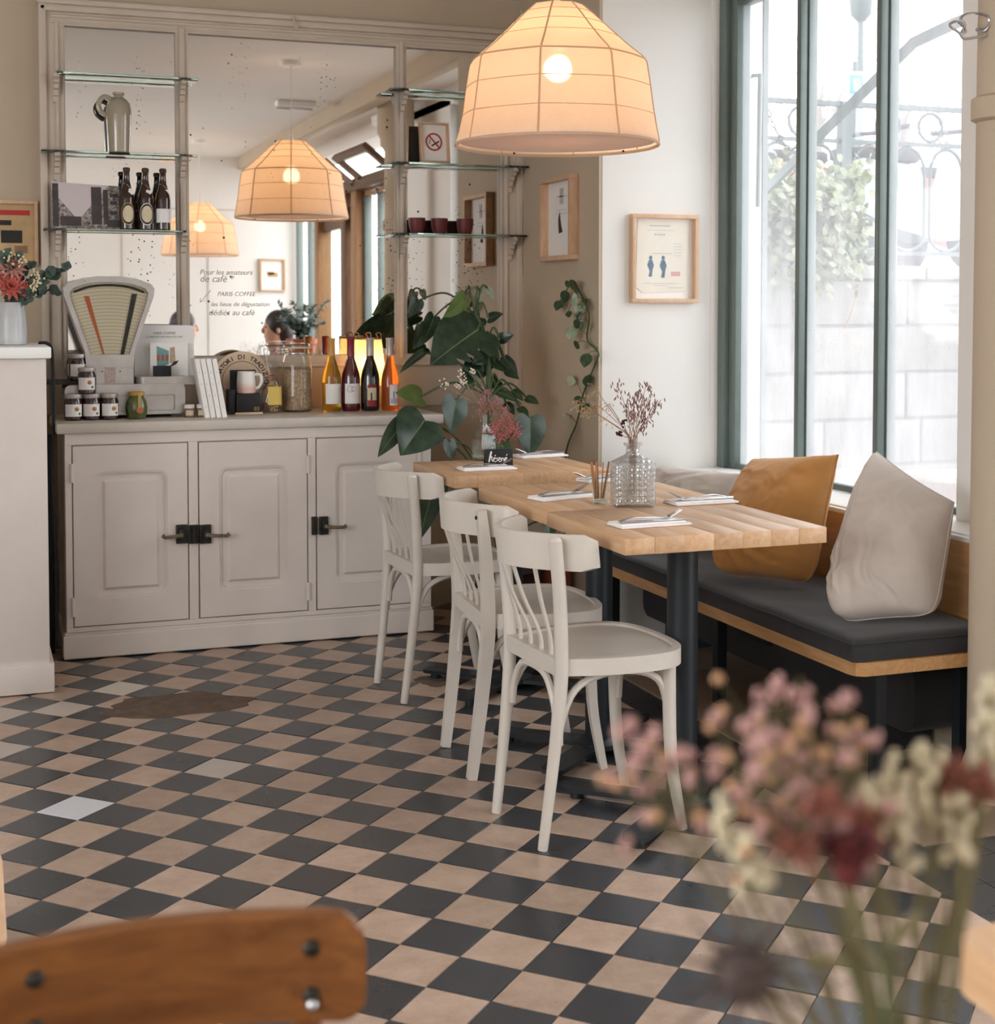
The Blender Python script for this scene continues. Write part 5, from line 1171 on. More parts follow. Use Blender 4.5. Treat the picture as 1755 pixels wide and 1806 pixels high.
for (u, v, kd) in ((893, 765, 'r'), (880, 772, 'r'), (905, 750, 'r'), (898, 738, 'r'), (882, 748, 'r'), (870, 755, 'r'), (910, 760, 'r'), (860, 700, 'm'), (850, 710, 'm'), (872, 705, 'm'), (845, 725, 'm'), (862, 718, 'm'), (878, 718, 'm'), (855, 690, 'm'), (888, 722, 'm'), (812, 660, 'w'), (818, 672, 'w'), (832, 655, 'w'), (785, 678, 'w'), (808, 680, 'w')):
    tip = on_y(u, v, cy_+rd.uniform(-.04, .04)); nk = Vector((p.x+rd.uniform(-.006, .006), p.y+rd.uniform(-.006, .006), TT+.166)); b0 = Vector((p.x+rd.uniform(-.014, .014), p.y+rd.uniform(-.014, .014), TT+.03)); mb = MB()
    pk_ = nk.lerp(tip, .55)+Vector((0, 0, .03 if kd == 'r' else .006))
    if kd == 'r':
        pk_ = Vector(((nk.x+tip.x)/2, (nk.y+tip.y)/2, max(nk.z, tip.z)+.03))
        for _ in range(46): c = tip+Vector((rd.gauss(0, .012), rd.gauss(0, .012), rd.gauss(0, .013))); mb.ball(c, .0026, 5, 4)
        hd = [(mb, 'pink_pepper', 'berries')]
    elif kd == 'm':
        for _ in range(26):
            c = tip+Vector((rd.gauss(0, .010), rd.gauss(0, .010), rd.gauss(-.006, .013))); a = Vector((rd.gauss(0, .5), rd.gauss(0, .5), 1)).normalized(); mb.tube([c-a*.007, c, c+a*.006], [.0006, .0020, .0004], 5)
        hd = [(mb, 'mauve', 'blossoms')]
    else:
        for _ in range(12): c = tip+Vector((rd.gauss(0, .007), rd.gauss(0, .007), rd.gauss(0, .007))); mb.ball(c, .0032, 6, 4)
        hd = [(mb, 'white_dry', 'white_blossoms')]
    stems.append(('stem', [b0, nk, pk_, tip], .0009, 'dry_stem', hd))
bouquet(pb, stems)

# ================================================================== PENDANT LAMPS
M['pend_shade'] = shade_mat('linen_pendant_shade', (.90, .80, .70, 1), (.98, .72, .47, 1), .10)
M['pend_rib'] = flat('shade_wire', S(216, 174, 138), .8, var=.1); M['diffuser'] = shade_mat('pendant_diffuser', (.92, .80, .74, 1), (.95, .80, .72, 1), .0, 240, .30)
def pendant(label, x, y, zb, s=1.0):
    t = thing('pendant_lamp', label, 'lamp', (x, y, zb)); K = [(.070, .425), (.078, .424), (.118, .390), (.165, .345), (.215, .300), (.262, .262), (.274, .245), (.283, .19), (.294, .11), (.305, .045), (.312, .012), (.311, .0)]
    K = [(r*s, z*s) for r, z in K]; n = 64; vs = []; ap = .22
    for r, z in K:
        for k in range(n):
            a = 2*PI*k/n+ap; sec = (a-ap) % (PI/4)-PI/8; f = math.cos(PI/8)/math.cos(sec); f = 1-(1-f)*.55*min(1, z/(.1*s)+.15) if z < .30*s else f*.5+.5
            vs.append((r*f*math.cos(a), r*f*math.sin(a), z))
    MB().add(vs, [[i*n+k, i*n+(k+1) % n, (i+1)*n+(k+1) % n, (i+1)*n+k] for i in range(len(K)-1) for k in range(n)]).build('lamp_shade', M['pend_shade'], t, angle=35)
    def radf(a, r, z):
        sec = (a-ap) % (PI/4)-PI/8; f = math.cos(PI/8)/math.cos(sec); return r*(1-(1-f)*.55*min(1, z/(.1*s)+.15) if z < .30*s else f*.5+.5)
    for k in range(8):
        a = k*PI/4+ap; MB().tube([((radf(a, r, z)-.0005)*math.cos(a), (radf(a, r, z)-.0005)*math.sin(a), z) for r, z in K], .0030*s, 6).build('shade_rib', M['pend_rib'], t)
    import bisect
    def rat(z):
        for (r0, z0), (r1, z1) in zip(K, K[1:]):
            if z1 <= z <= z0: return r0+(r1-r0)*(z0-z)/max(1e-6, z0-z1)
        return K[-1][0]
    for z, rr_ in ((.400, .0011), (.365, .0011), (.325, .0011), (.256, .0030), (.175, .0013), (.09, .0013)):
        z *= s; MB().tube([((radf(2*PI*k/64+ap, rat(z), z)+.0012)*math.cos(2*PI*k/64+ap), (radf(2*PI*k/64+ap, rat(z), z)+.0012)*math.sin(2*PI*k/64+ap), z) for k in range(64)], rr_*s, 5, closed=True).build('shade_ring', M['pend_rib'], t)
    MB().tube([(.3105*s*math.cos(2*PI*k/64), .3105*s*math.sin(2*PI*k/64), .002) for k in range(64)], .005*s, 6, closed=True).build('bottom_ring', M['pend_shade'], t)
    MB().lathe([(.301*s, .012*s), (.15*s, .013*s), (0, .013*s)], 48).build('diffuser', M['diffuser'], t, recalc=False)
    for k in range(5): a = k*2*PI/5+.4; MB().ball((.302*s*math.cos(a), .302*s*math.sin(a), .006*s), .004*s, 6, 4).build('clip', M['iron'], t)
    MB().ball((0, 0, .222*s), .036*s, 24, 16).build('bulb', M['bulb'], t)
    MB().lathe([(.018, .275*s), (.02, .28*s), (.02, .36*s), (.008, .40*s), (.006, .425*s)], 16).build('socket', M['label_white'], t)
    MB().tube([(0, 0, .42*s), (0, 0, CEIL-zb-.01)], .0035, 8).build('cord', M['label_white'], t)
    MB().lathe([(.013, .42*s), (.010, .435*s), (.0045, .47*s)], 14).build('cord_grip', M['label_white'], t)
    MB().lathe([(.055, CEIL-zb-.028), (.06, CEIL-zb-.024), (.06, CEIL-zb)], 28).build('ceiling_rose', M['label_white'], t)
    return t
pendant('large linen pendant lamp hanging over the bistro tables', 1.705, 4.13, 1.806)
pendant('linen pendant lamp seen only in the mirror, hanging by the far wall', 1.80, .13, 1.735)
ef = thing('emergency_light', 'small white emergency light on the ceiling, seen in the mirror', 'light', (2.06, 2.6, CEIL-.05))
MB().box((0, 0, .03), (.26, .11, .04), .01).build('housing', M['label_white'], ef); MB().box((0, -.02, .006), (.24, .012, .02), .004).build('lens', M['steel'], ef)

# ================================================================== PLANTS
def leaf_mat(name, a, b, rough=.35):
    t = NT(name); v = t.coord('Object'); n = t.noise(v, 18, 3, .6); c = t.mix(t.ramp(n, [(.35, (0, 0, 0)), (.7, (1, 1, 1))]), a, b)
    p = t.pbsdf(c, rough, 0, .5); tr = t.n('ShaderNodeBsdfTranslucent'); t.l(c, tr.inputs[0]); m = t.n('ShaderNodeMixShader'); m.inputs[0].default_value = .22
    t.l(p.outputs[0], m.inputs[1]); t.l(tr.outputs[0], m.inputs[2]); return t.done(m)
M['leaf'] = leaf_mat('monstera_leaf', S(38, 54, 42), S(58, 80, 58), .26); M['leaf_l'] = leaf_mat('young_leaf', S(92, 116, 60), S(118, 140, 76), .35); M['leaf_v'] = leaf_mat('vine_leaf', S(48, 70, 46), S(70, 94, 60), .3)
M['leaf_dry'] = leaf_mat('dry_olive_leaf', S(104, 96, 62), S(132, 116, 78), .7); M['leaf_pale'] = leaf_mat('variegated_leaf', S(140, 162, 132), S(206, 212, 190), .3); M['vein'] = flat('leaf_vein', S(120, 142, 92), .5)
HEART = [(-.02, .0), (-.10, .16), (-.13, .30), (-.06, .44), (.08, .52), (.25, .53), (.45, .46), (.65, .34), (.82, .19), (.94, .07), (1.0, 0)]
def leaf_mesh(B0, T0, nrm, wfac=1.0, fold=.18, droop=.12, slits=(), oval=False):
    """leaf from stalk end B0 to tip T0, upper side along nrm"""
    B0, T0, nrm = Vector(B0), Vector(T0), Vector(nrm); ex = T0-B0; L = ex.length; ex.normalize(); ey = nrm.cross(ex).normalized(); ez = ex.cross(ey)
    prof = [(0, 0), (.04, .12), (.15, .28), (.32, .37), (.5, .37), (.68, .29), (.84, .16), (.95, .05), (1, 0)] if oval else HEART
    pr_ = catmull([(a, b, 0) for a, b in prof], 5); mb = MB(); veins = []
    rows = len(pr_); NC = 4
    for side in (-1, 1):
        o = len(mb.v)
        for i, q_ in enumerate(pr_):
            t_ = i/(rows-1); mid_s = max(0.0, q_.x) if q_.x > 0 else 0.0
            mid_s = mid_s if q_.x > .02 else max(0, q_.x)
            for k in range(NC+1):
                f = k/NC; s_ = mid_s+(q_.x-mid_s)*f; wv_ = q_.y*f*wfac
                for (s0, dp, sd, hw) in slits:
                    if sd == side and abs(q_.x-s0) < hw and f > dp: wv_ = q_.y*wfac*(dp+(f-dp)*abs(q_.x-s0)/hw*.98)
                z_ = -droop*s_*s_+fold*abs(wv_)*(.8-1.3*abs(wv_))+.012*math.sin(9*s_+4*side)*f
                mb.v.append(B0+ex*(L*s_)+ey*(L*side*wv_)+ez*(L*z_))
        for i in range(rows-1):
            for k in range(NC): a = o+i*(NC+1)+k; mb.f.append([a, a+1, a+NC+2, a+NC+1])
    mid = [B0+ex*(L*s_)+ez*(L*(-droop*s_*s_)+.0006) for s_ in [k/10 for k in range(11)]]
    return mb, mid
def leaf(plant, B0, T0, nrm, mat='leaf', stalk=None, sr=.0042, **kw):
    mb, mid = leaf_mesh(B0, T0, nrm, **kw)
    o = mb.build('leaf', M[mat], plant, world=True, angle=0, recalc=False); o.data.polygons.foreach_set('use_smooth', [True]*len(o.data.polygons))
    L = (Vector(T0)-Vector(B0)).length
    MB().tube(mid, [L*.009*(1-.08*k) for k in range(11)], 4).build('midrib', M['vein'], o, world=True)
    if stalk is not None: MB().tube(catmull([stalk[0]]+[Vector(s) for s in stalk[1:]]+[Vector(B0)], 6), sr, 6).build('leaf_stalk', M['stem'], plant, world=True)
    return o
PX_, PY_ = 2.0, 5.42
mo = thing('monstera', 'big dark leaved monstera growing in the corner behind the tables', 'plant', (PX_, PY_, 0))
MB().lathe([(.12, .0), (.14, .02), (.165, .26), (.175, .27), (.175, .30), (.16, .30), (.155, .27)], 32, (PX_, PY_, 0)).build('pot', flat('dark_planter', S(70, 56, 46), .7, var=.2), mo, world=True)
MB().lathe([(.156, .27), (.08, .28), (0, .275)], 24, (PX_, PY_, 0)).build('potting_soil', M['soil'], mo, world=True)
trunk = [Vector((PX_, PY_, .27)), Vector((PX_-.05, PY_, .6)), Vector((PX_-.03, PY_+.06, .95)), Vector((PX_-.02, PY_+.12, 1.16)), Vector((PX_-.06, PY_+.14, 1.28))]
MB().tube(catmull(trunk, 8), .011, 8).build('main_stem', M['stem'], mo, world=True)
def mleaf(bu, bv, by, tu, tv, ty, nrm, mat='leaf', frm=1, **kw):
    kw['wfac'] = kw.get('wfac', 1)*.74
    a = on_y(bu, bv, by); b = on_y(tu, tv, ty); st = trunk[frm]; m_ = st.lerp(a, .5)+Vector((0, 0, .06))
    return leaf(mo, a, b, nrm, mat, [st, m_], **kw)
F0 = (.1, -1, .25)
mleaf(842, 582, 5.50, 764, 634, 5.36, (-.25, -1, .55), wfac=1.12, frm=3, slits=((.30, .35, 1, .05), (.48, .35, 1, .045), (.64, .4, 1, .04)))
mleaf(804, 706, 5.35, 797, 764, 5.30, (.15, -1, .15), wfac=1.05, frm=2)
mleaf(748, 742, 5.30, 712, 796, 5.15, (-.1, -1, .35), wfac=1.15, frm=1)
mleaf(712, 745, 5.28, 668, 800, 5.18, (-.5, -1, .2), wfac=.55, frm=1)
mleaf(935, 738, 5.22, 938, 806, 5.18, (.1, -1, .1), wfac=1.15, frm=1, mat='leaf')
mleaf(792, 778, 5.30, 798, 815, 5.28, (.3, -1, .3), wfac=.95, frm=1)
mleaf(818, 528, 5.55, 787, 560, 5.50, (.5, -1, -.2), mat='leaf_l', wfac=.95, frm=4)
mleaf(845, 560, 5.62, 822, 582, 5.55, (.0, -1, .6), wfac=.9, frm=4)
mleaf(845, 512, 5.60, 842, 538, 5.58, (.2, -1, .3), wfac=.8, frm=4, mat='leaf_pale')
mleaf(860, 508, 5.60, 872, 527, 5.58, (.2, -1, .3), wfac=.8, frm=4, mat='leaf_pale')
mleaf(862, 562, 5.55, 886, 552, 5.50, (.1, -1, .5), wfac=.9, frm=4, mat='leaf')
mleaf(745, 622, 5.50, 702, 655, 5.50, (.2, -.6, 1), wfac=.45, frm=2, mat='leaf')
mleaf(742, 700, 5.60, 704, 690, 5.50, (0, -1, .5), wfac=.8, frm=2, mat='leaf_l')
mleaf(890, 632, 5.50, 915, 660, 5.45, (.3, -1, .2), wfac=.8, frm=3)
mleaf(875, 690, 5.50, 921, 708, 5.45, (0, -1, .8), wfac=.5, frm=2, mat='leaf_v')
mleaf(868, 618, 5.55, 855, 660, 5.50, (.2, -1, .1), wfac=.9, frm=3, mat='leaf_v')
mleaf(738, 530, 5.85, 722, 560, 5.82, (.2, -1, .3), wfac=.9, frm=4)
mleaf(765, 560, 5.80, 748, 606, 5.76, (.3, -1, .2), wfac=.8, frm=4)
mleaf(756, 575, 5.82, 730, 615, 5.80, (-.2, -1, .2), wfac=.8, frm=3)
mleaf(768, 850, 5.10, 738, 948, 5.00, (-.6, -1, .1), wfac=.6, frm=0)
mleaf(775, 870, 5.12, 752, 905, 5.05, (.2, -1, .3), wfac=.8, frm=0)
mleaf(968, 915, 5.00, 972, 950, 4.96, (0, -1, .4), wfac=1.0, frm=0, mat='leaf_v')
mleaf(878, 775, 5.20, 900, 806, 5.12, (0, -1, .3), wfac=.9, frm=1, mat='leaf_v')
for (u, v, du, dv, m_) in ((873, 640, 14, 10, 'leaf_v'), (862, 612, 12, 12, 'leaf_v'), (882, 598, 16, -6, 'leaf'), (895, 655, 14, 8, 'leaf_v'), (905, 690, 12, 10, 'leaf_v'), (850, 650, -12, 12, 'leaf'), (878, 672, -10, 14, 'leaf_v'), (930, 702, 14, 6, 'leaf_v'), (893, 712, 10, 12, 'leaf'), (856, 628, -14, 8, 'leaf_v'), (835, 640, -12, 14, 'leaf'), (918, 720, 10, 10, 'leaf_v'), (822, 660, 10, 16, 'leaf_v')):
    mleaf(u, v, 5.52, u+du*1.5, v+dv*1.5, 5.48, (.2, -1, .35), mat=m_, wfac=1.0, frm=3 if v < 660 else 2)
# climbing vine on the alcove wall
vx = XA-.030
vp = [on_x(640+a/3.815, 420+b/3.815, vx) for a, b in ((1360, 1500), (1440, 1240), (1480, 1060), (1530, 930), (1580, 810), (1580, 760), (1510, 680), (1525, 530), (1500, 450), (1440, 330), (1410, 300))]
vine = thing('climbing_vine', 'variegated climbing vine trailing up the alcove wall', 'plant', tuple(vp[0]))
MB().tube(catmull([Vector((vx-.02, vp[0].y-.05, .29))]+vp, 6), .0038, 6).build('vine_stem', M['stem'], vine, world=True)
MB().lathe([(.05, .0), (.06, .01), (.075, .28), (.08, .29), (.07, .29), (.068, .27), (0, .27)], 24, (vx-.07, vp[0].y-.05, 0)).build('pot', M['terracotta'], vine, world=True)
rv = random.Random(11)
for (a, b, m_, s_) in ((1310, 455, 'v', 1), (1360, 395, 'v', 1.2), (1410, 318, 'v', 1.1), (1375, 310, 'v', .7), (1420, 415, 'p', 1.2), (1490, 430, 'v', .9), (1460, 480, 'p', 1.3), (1450, 530, 'v', 1), (1440, 580, 'v', .9), (1470, 590, 'v', .8), (1385, 512, 'v', .7), (1400, 638, 'p', 1.3), (1437, 722, 'v', .9), (1500, 822, 'v', 1.3), (1400, 960, 'p', 1.0), (1510, 960, 'v', 1.2), (1445, 1088, 'v', .8), (1500, 1140, 'v', .9), (1430, 345, 'v', .8), (1340, 440, 'v', .8), (1475, 455, 'v', .7), (1360, 1200, 'p', .6), (1440, 380, 'v', .8)):
    c = on_x(640+a/3.815, 420+b/3.815, vx-rv.uniform(.01, .05)); ang = rv.uniform(-2.6, -.6); L = .045*s_
    dvec = Vector((-.35*rv.random(), math.cos(ang), math.sin(ang)*.8)).normalized(); B0 = c-dvec*L*.5; T0 = c+dvec*L*.5
    nr = min(catmull(vp, 4), key=lambda q: (q-B0).length)
    leaf(vine, B0, T0, (-1, -.7+rv.uniform(-.4, .4), .4), 'leaf_pale' if m_ == 'p' else 'leaf_v', wfac=1.25, oval=True, fold=.2)
    MB().tube([nr, nr.lerp(B0, .6)+Vector((0, 0, .006)), B0], .0013, 5).build('leaf_stalk', M['stem'], vine, world=True)
# ---- bouquet on the bar counter
p = on_y(20, 607, 5.36); bv = thing('bar_vase', 'frosted glass vase on the bar counter holding the bouquet', 'vase', (p.x, 5.36, 1.18))
MB().lathe([(.045, 0), (.052, .004), (.054, .05), (.048, .12), (.040, .15), (.038, .15), (.044, .12), (.049, .05), (.04, .01), (0, .01)], 28).build('glass_body', flat('frosted_vase', S(206, 208, 210), .25, 0, .5, var=.1, Alpha=.75), bv)
MB().lathe([(.0, .008), (.047, .012), (.0475, .07), (0, .07)], 20).build('water', M['label_white'], bv)
M['dahlia'] = flat('coral_dahlia', S(206, 104, 92), .8, var=.3, scale=40); M['dahlia2'] = flat('dusty_pink_dahlia', S(196, 140, 128), .8, var=.25, scale=40); M['euc'] = leaf_mat('eucalyptus_leaf', S(72, 92, 84), S(98, 116, 104), .6); M['wax'] = flat('cream_waxflower', S(232, 214, 178), .8, var=.1)
bq = thing('bar_bouquet', 'coral dahlia and eucalyptus bouquet on the bar counter', 'flowers', (p.x, 5.36, 1.20)); rb = random.Random(6)
def dahlia(c, r, mat, parent, axis):
    mb = MB(); az = Vector(axis).normalized(); ax = az.orthogonal().normalized(); ay = az.cross(ax)
    for ring_, (n_, rr_, el) in enumerate(((12, 1.0, .15), (11, .85, .5), (9, .65, .85), (6, .4, 1.2))):
        for k in range(n_):
            a = 2*PI*(k+.5*ring_)/n_; d = (ax*math.cos(a)+ay*math.sin(a))*math.cos(el)+az*math.sin(el); s_ = d.cross(az).normalized()
            mb.add([c, c+d*r*rr_*.5+s_*r*.16, c+d*r*rr_, c+d*r*rr_*.5-s_*r*.16], [[0, 1, 2, 3]])
    return mb.build('blossom', M[mat], parent, world=True, angle=0)
nk = Vector((p.x, 5.36, 1.325))
for (u, v, r, m_) in ((20, 505, .062, 'dahlia'), (24, 472, .05, 'dahlia2'), (46, 512, .03, 'dahlia'), (-18, 480, .06, 'dahlia')):
    c = on_y(u, v, 5.33); s = MB().tube([nk-Vector((0, 0, .1)), nk, c], .003, 6).build('stem', M['stem'], bq, world=True); dahlia(c, r, m_, s, (.2, -1, .4))
for (u, v) in ((105, 480), (92, 490), (80, 498), (75, 520), (98, 515), (60, 525), (40, 535), (118, 474), (30, 455), (8, 448), (55, 470), (20, 540)):
    c = on_y(u, v, 5.34+rb.uniform(-.05, .06)); pts = catmull([nk-Vector((0, 0, .1)), nk, nk.lerp(c, .6)+Vector((0, 0, .02)), c], 5); s = MB().tube(pts, .0018, 5).build('stem', M['stem'], bq, world=True); mb = MB()
    for k in range(9, len(pts), 1):
        for sd in (-1, 1):
            q_ = pts[k]; d = Vector((rb.uniform(-.6, .6), rb.uniform(-.6, .2), rb.uniform(-.2, .7))).normalized(); L = rb.uniform(.022, .036)
            m2, _ = leaf_mesh(q_, q_+d*L, (rb.uniform(-.5, .5), -1, .5), wfac=1.2, oval=True); mb.add(m2.v, m2.f)
    tag(mb.build('eucalyptus_leaves', M['euc'], s, world=True, recalc=False), kind='stuff')
for (u, v) in ((62, 500), (66, 486), (35, 462), (15, 455), (58, 512)):
    c = on_y(u, v, 5.31); s = MB().tube([nk, c], .0012, 5).build('stem', M['stem'], bq, world=True); mb = MB()
    for _ in range(14): mb.ball(c+Vector((rb.gauss(0, .012), rb.gauss(0, .01), rb.gauss(0, .014))), .0042, 6, 4)
    tag(mb.build('waxflowers', M['wax'], s, world=True), kind='stuff')
gd = on_y(-2, 650, 4.9); 

# ================================================================== REFLECTED SIDE OF THE ROOM
ps = thing('plant_stand', 'slim dark wooden plant stand by the shop window, outside the frame', 'stand', (2.22, 2.02, 0))
MB().lathe([(.14, .86), (.14, .885), (.13, .89)], 28).build('top', M['dark_wood'], ps)
for k in range(3): a = k*2*PI/3; MB().tube([(.09*math.cos(a), .09*math.sin(a), .87), (.13*math.cos(a), .13*math.sin(a), 0.001)], .012, 8).build('leg', M['dark_wood'], ps)
ol = thing('potted_olive', 'small grey green bush in a terracotta pot, seen in the mirror', 'plant', (2.22, 2.02, .89))
MB().lathe([(.075, 0), (.08, .005), (.10, .16), (.11, .165), (.11, .20), (.098, .20), (.095, .17)], 28).build('pot', M['terracotta'], ol)
MB().lathe([(.096, .175), (0, .18)], 20).build('potting_soil', M['soil'], ol)
ro = random.Random(17)
for k in range(16):
    a = ro.uniform(0, 2*PI); r_ = ro.uniform(.05, .19); tip = Vector((r_*math.cos(a), r_*math.sin(a), .24+ro.uniform(.04, .22))); pts = catmull([(0, 0, .17), (tip.x*.3, tip.y*.3, .27), tip], 6); s = MB().tube(pts, .003, 5).build('branch', M['stem'], ol); mb = MB()
    for q_ in pts[4:]:
        for _ in range(4): d = Vector((ro.gauss(0, 1), ro.gauss(0, 1), ro.gauss(.3, .7))).normalized(); m2, _m = leaf_mesh(q_, q_+d*.042, d.orthogonal(), wfac=.55, oval=True); mb.add(m2.v, m2.f)
    tag(mb.build('leaves', M['euc'], s, recalc=False), kind='stuff')
M['skin'] = flat('skin', S(206, 156, 132), .5, var=.05, Subsurface_Weight=.0); M['hair'] = flat('dark_hair', S(40, 30, 28), .5, var=.3, scale=40)
def person(label, x, y, seat, face, top, hairlong=False):
    """seated figure; face = heading angle"""
    t = thing('person', label, 'person', (x, y, 0), face, 'guests seen in the mirror')
    J = {}; E = []; R = {}
    def j(n, co, r, p=None): J[n] = co; R[n] = r; E.append((p, n)) if p else None
    j('pel', (0, 0, seat+.10), (.15, .12)); j('waist', (.01, 0, seat+.24), (.13, .10), 'pel'); j('chest', (.01, 0, seat+.42), (.15, .11), 'waist'); j('shou', (.01, 0, seat+.53), (.12, .08), 'chest'); j('neck', (.02, 0, seat+.60), (.052, .052), 'shou'); j('chin', (.04, 0, seat+.68), (.060, .066), 'neck'); j('head', (.035, 0, seat+.78), (.078, .096), 'chin'); j('crown', (.025, 0, seat+.85), (.062, .075), 'head')
    for s, k in ((-1, 'r'), (1, 'l')):
        j(k+'sh', (.01, s*.17, seat+.51), (.065, .06), 'shou'); j(k+'el', (.10, s*.22, seat+.28), (.045, .045), k+'sh'); j(k+'wr', (.30, s*.12, seat+.24), (.028, .032), k+'el'); j(k+'pa', (.37, s*.10, seat+.235), (.016, .036), k+'wr')
        j(k+'hip', (.05, s*.09, seat+.09), (.09, .09), 'pel'); j(k+'kn', (.42, s*.11, seat+.07), (.065, .065), k+'hip'); j(k+'an', (.40, s*.11, .09), (.042, .042), k+'kn'); j(k+'toe', (.55, s*.12, .045), (.035, .045), k+'an')
    me = bpy.data.meshes.new('body'); names = list(J); ix = {n: i for i, n in enumerate(names)}
    me.from_pydata([J[n] for n in names], [(ix[a], ix[b]) for a, b in E], []); o = bpy.data.objects.new('body', me); link(o, t)
    md = o.modifiers.new('skin', 'SKIN'); sb_ = o.modifiers.new('sub', 'SUBSURF'); sb_.levels = 2; sb_.render_levels = 2
    lay = me.skin_vertices[0] if me.skin_vertices else None
    if lay is None: bm = bmesh.new(); bm.from_mesh(me); bm.verts.layers.skin.verify(); bm.to_mesh(me); bm.free(); lay = me.skin_vertices[0]
    for n in names: lay.data[ix[n]].radius = R[n]; lay.data[ix[n]].use_root = n == 'pel'
    dg = bpy.context.evaluated_depsgraph_get(); m2 = bpy.data.meshes.new_from_object(o.evaluated_get(dg)); o.modifiers.clear(); o.data = m2
    b = MB(); zc = seat+.775
    for s in (-1, 1):
        pa = Vector((.38, s*.10, seat+.235))
        for f_, (dy, ln) in enumerate(((-.024, .062), (-.008, .075), (.008, .072), (.023, .058))): b.tube([pa+Vector((0, dy, 0)), pa+Vector((ln*.6, dy, .004)), pa+Vector((ln, dy, -.012))], [.009, .008, .006], 6)
        b.tube([pa+Vector((-.03, -s*.02, 0)), pa+Vector((.0, -s*.045, .0)), pa+Vector((.03, -s*.048, -.005))], [.010, .009, .007], 6)
        b.ball((.02, s*.082, zc-.01), (.016, .010, .026), 8, 6)
    b.ball((.116, 0, zc-.014), (.017, .012, .022), 8, 6)
    bm = bmesh.new(); bm.from_mesh(m2); tmp = b.mesh('t', None, 0); bm.from_mesh(tmp); bm.to_mesh(m2); bm.free()
    m2.materials.clear(); m2.materials.append(M[top]); m2.materials.append(M['skin'])
    for pl_ in m2.polygons:
        c = pl_.center; pl_.material_index = 1 if (c.z > seat+.585 or (c.x > .29 and c.z > seat+.17 and c.x < .5 and abs(c.y) < .2 and c.z > seat+.2)) else 0; pl_.use_smooth = True
    MB().ball((.005, 0, zc+.035), (.100, .096, .105), 16, 10).ball((-.04, 0, zc-.02), (.07, .088, .10 if not hairlong else .16), 14, 8).build('hair', M['hair'], t)
    for s in (-1, 1): MB().ball((.104, s*.032, zc+.012), .008, 8, 6).build('eye', M['ink'], t)
    MB().tube([(.100, -.020, zc-.058), (.108, 0, zc-.059), (.100, .020, zc-.058)], .004, 6).build('mouth', M['dahlia'], t)
    return t
M['navy'] = flat('navy_knit', S(70, 76, 92), .9, var=.15, scale=30); M['rust_knit'] = flat('rust_knit', S(132, 62, 50), .9, var=.15, scale=30)
def stool(label, x, y):
    t = thing('stool', label, 'stool', (x, y, 0)); MB().lathe([(.17, .41), (.18, .415), (.18, .44), (.165, .445)], 28).build('seat', M['dark_wood'], t)
    for k in range(4): a = PI/4+k*PI/2; MB().tube([(.11*math.cos(a), .11*math.sin(a), .415), (.16*math.cos(a), .16*math.sin(a), .001)], .012, 8).build('leg', M['dark_wood'], t)
stool('dark wooden stool under the guest in navy', 2.17, 1.48); stool('dark wooden stool under the guest in rust red', 1.60, .48)
person('guest in a navy top with short dark hair facing left, seen in the mirror', 2.17, 1.48, .38, PI, 'navy')
person('guest in a rust red top with dark hair facing right, seen in the mirror', 1.60, .48, .38, 0, 'rust_knit')

# ================================================================== FOREGROUND
# ---- round backed wooden chair at the lower left
A_, B_ = on_z(-60, 1702, .80), on_z(646, 1622, .80)
fc = thing('wooden_chair', 'old varnished wooden chair seen from its back rail in the foreground', 'chair', ((A_.x+B_.x)/2, (A_.y+B_.y)/2-.2, 0))
ex = (B_-A_); L = ex.length; ex.normalize(); en = Vector((-ex.y, ex.x, 0)); N = 26; vs = []
def railp(f, dn, z): bow = .03*(1-(2*f-1)**2); return A_+ex*(L*f)+en*(bow+dn)+Vector((0, 0, z-.80))
for i in range(N+1):
    f = .5-.5*math.cos(PI*i/N); e = min(f, 1-f)*L; rz_ = .024-math.sqrt(max(0, .024**2-max(0, .024-e)**2))
    for dn, z in ((0, .712+rz_), (.022, .712+rz_), (.022, .80-rz_), (.018, .803-rz_), (.004, .803-rz_), (0, .80-rz_)): vs.append(railp(f, dn, z))
fs = [[i*6+k, (i+1)*6+k, (i+1)*6+(k+1) % 6, i*6+(k+1) % 6] for i in range(N) for k in range(6)]+[[0, 1, 2, 3, 4, 5], [N*6+k for k in (5, 4, 3, 2, 1, 0)]]
MB().add(vs, fs).build('back_rail', M['old_wood'], fc, world=True, angle=50)
for f in (.16, .86):
    for z in (.775, .735):
        q = railp(f, -.001, z); MB().ball(q, (.0075, .0045, .0075), 10, 6).build('screw', M['iron'], fc, world=True)
    q = railp(f, 0, .728); MB().ball(q+Vector((0, -.004, 0)), .006, 10, 6).build('screw', M['steel'], fc, world=True)
    a, b = railp(f, .034, .79), railp(f, .034, .0)+Vector((0, .03, 0)); MB().tube(catmull([a, railp(f, .03, .45), b+Vector((0, 0, .001))], 6), .014, 10).build('back_leg', M['old_wood'], fc, world=True)
    c = b+Vector((0, -.42, 0)); MB().tube([c+Vector((0, 0, .42)), c], [.018, .013], 10).build('front_leg', M['old_wood'], fc, world=True)
mx = (A_+B_)/2
MB().prism(rrect(.36, .38, .10, 8, mx.x, mx.y-.18), .42, .45).build('seat', M['old_wood'], fc, world=True)
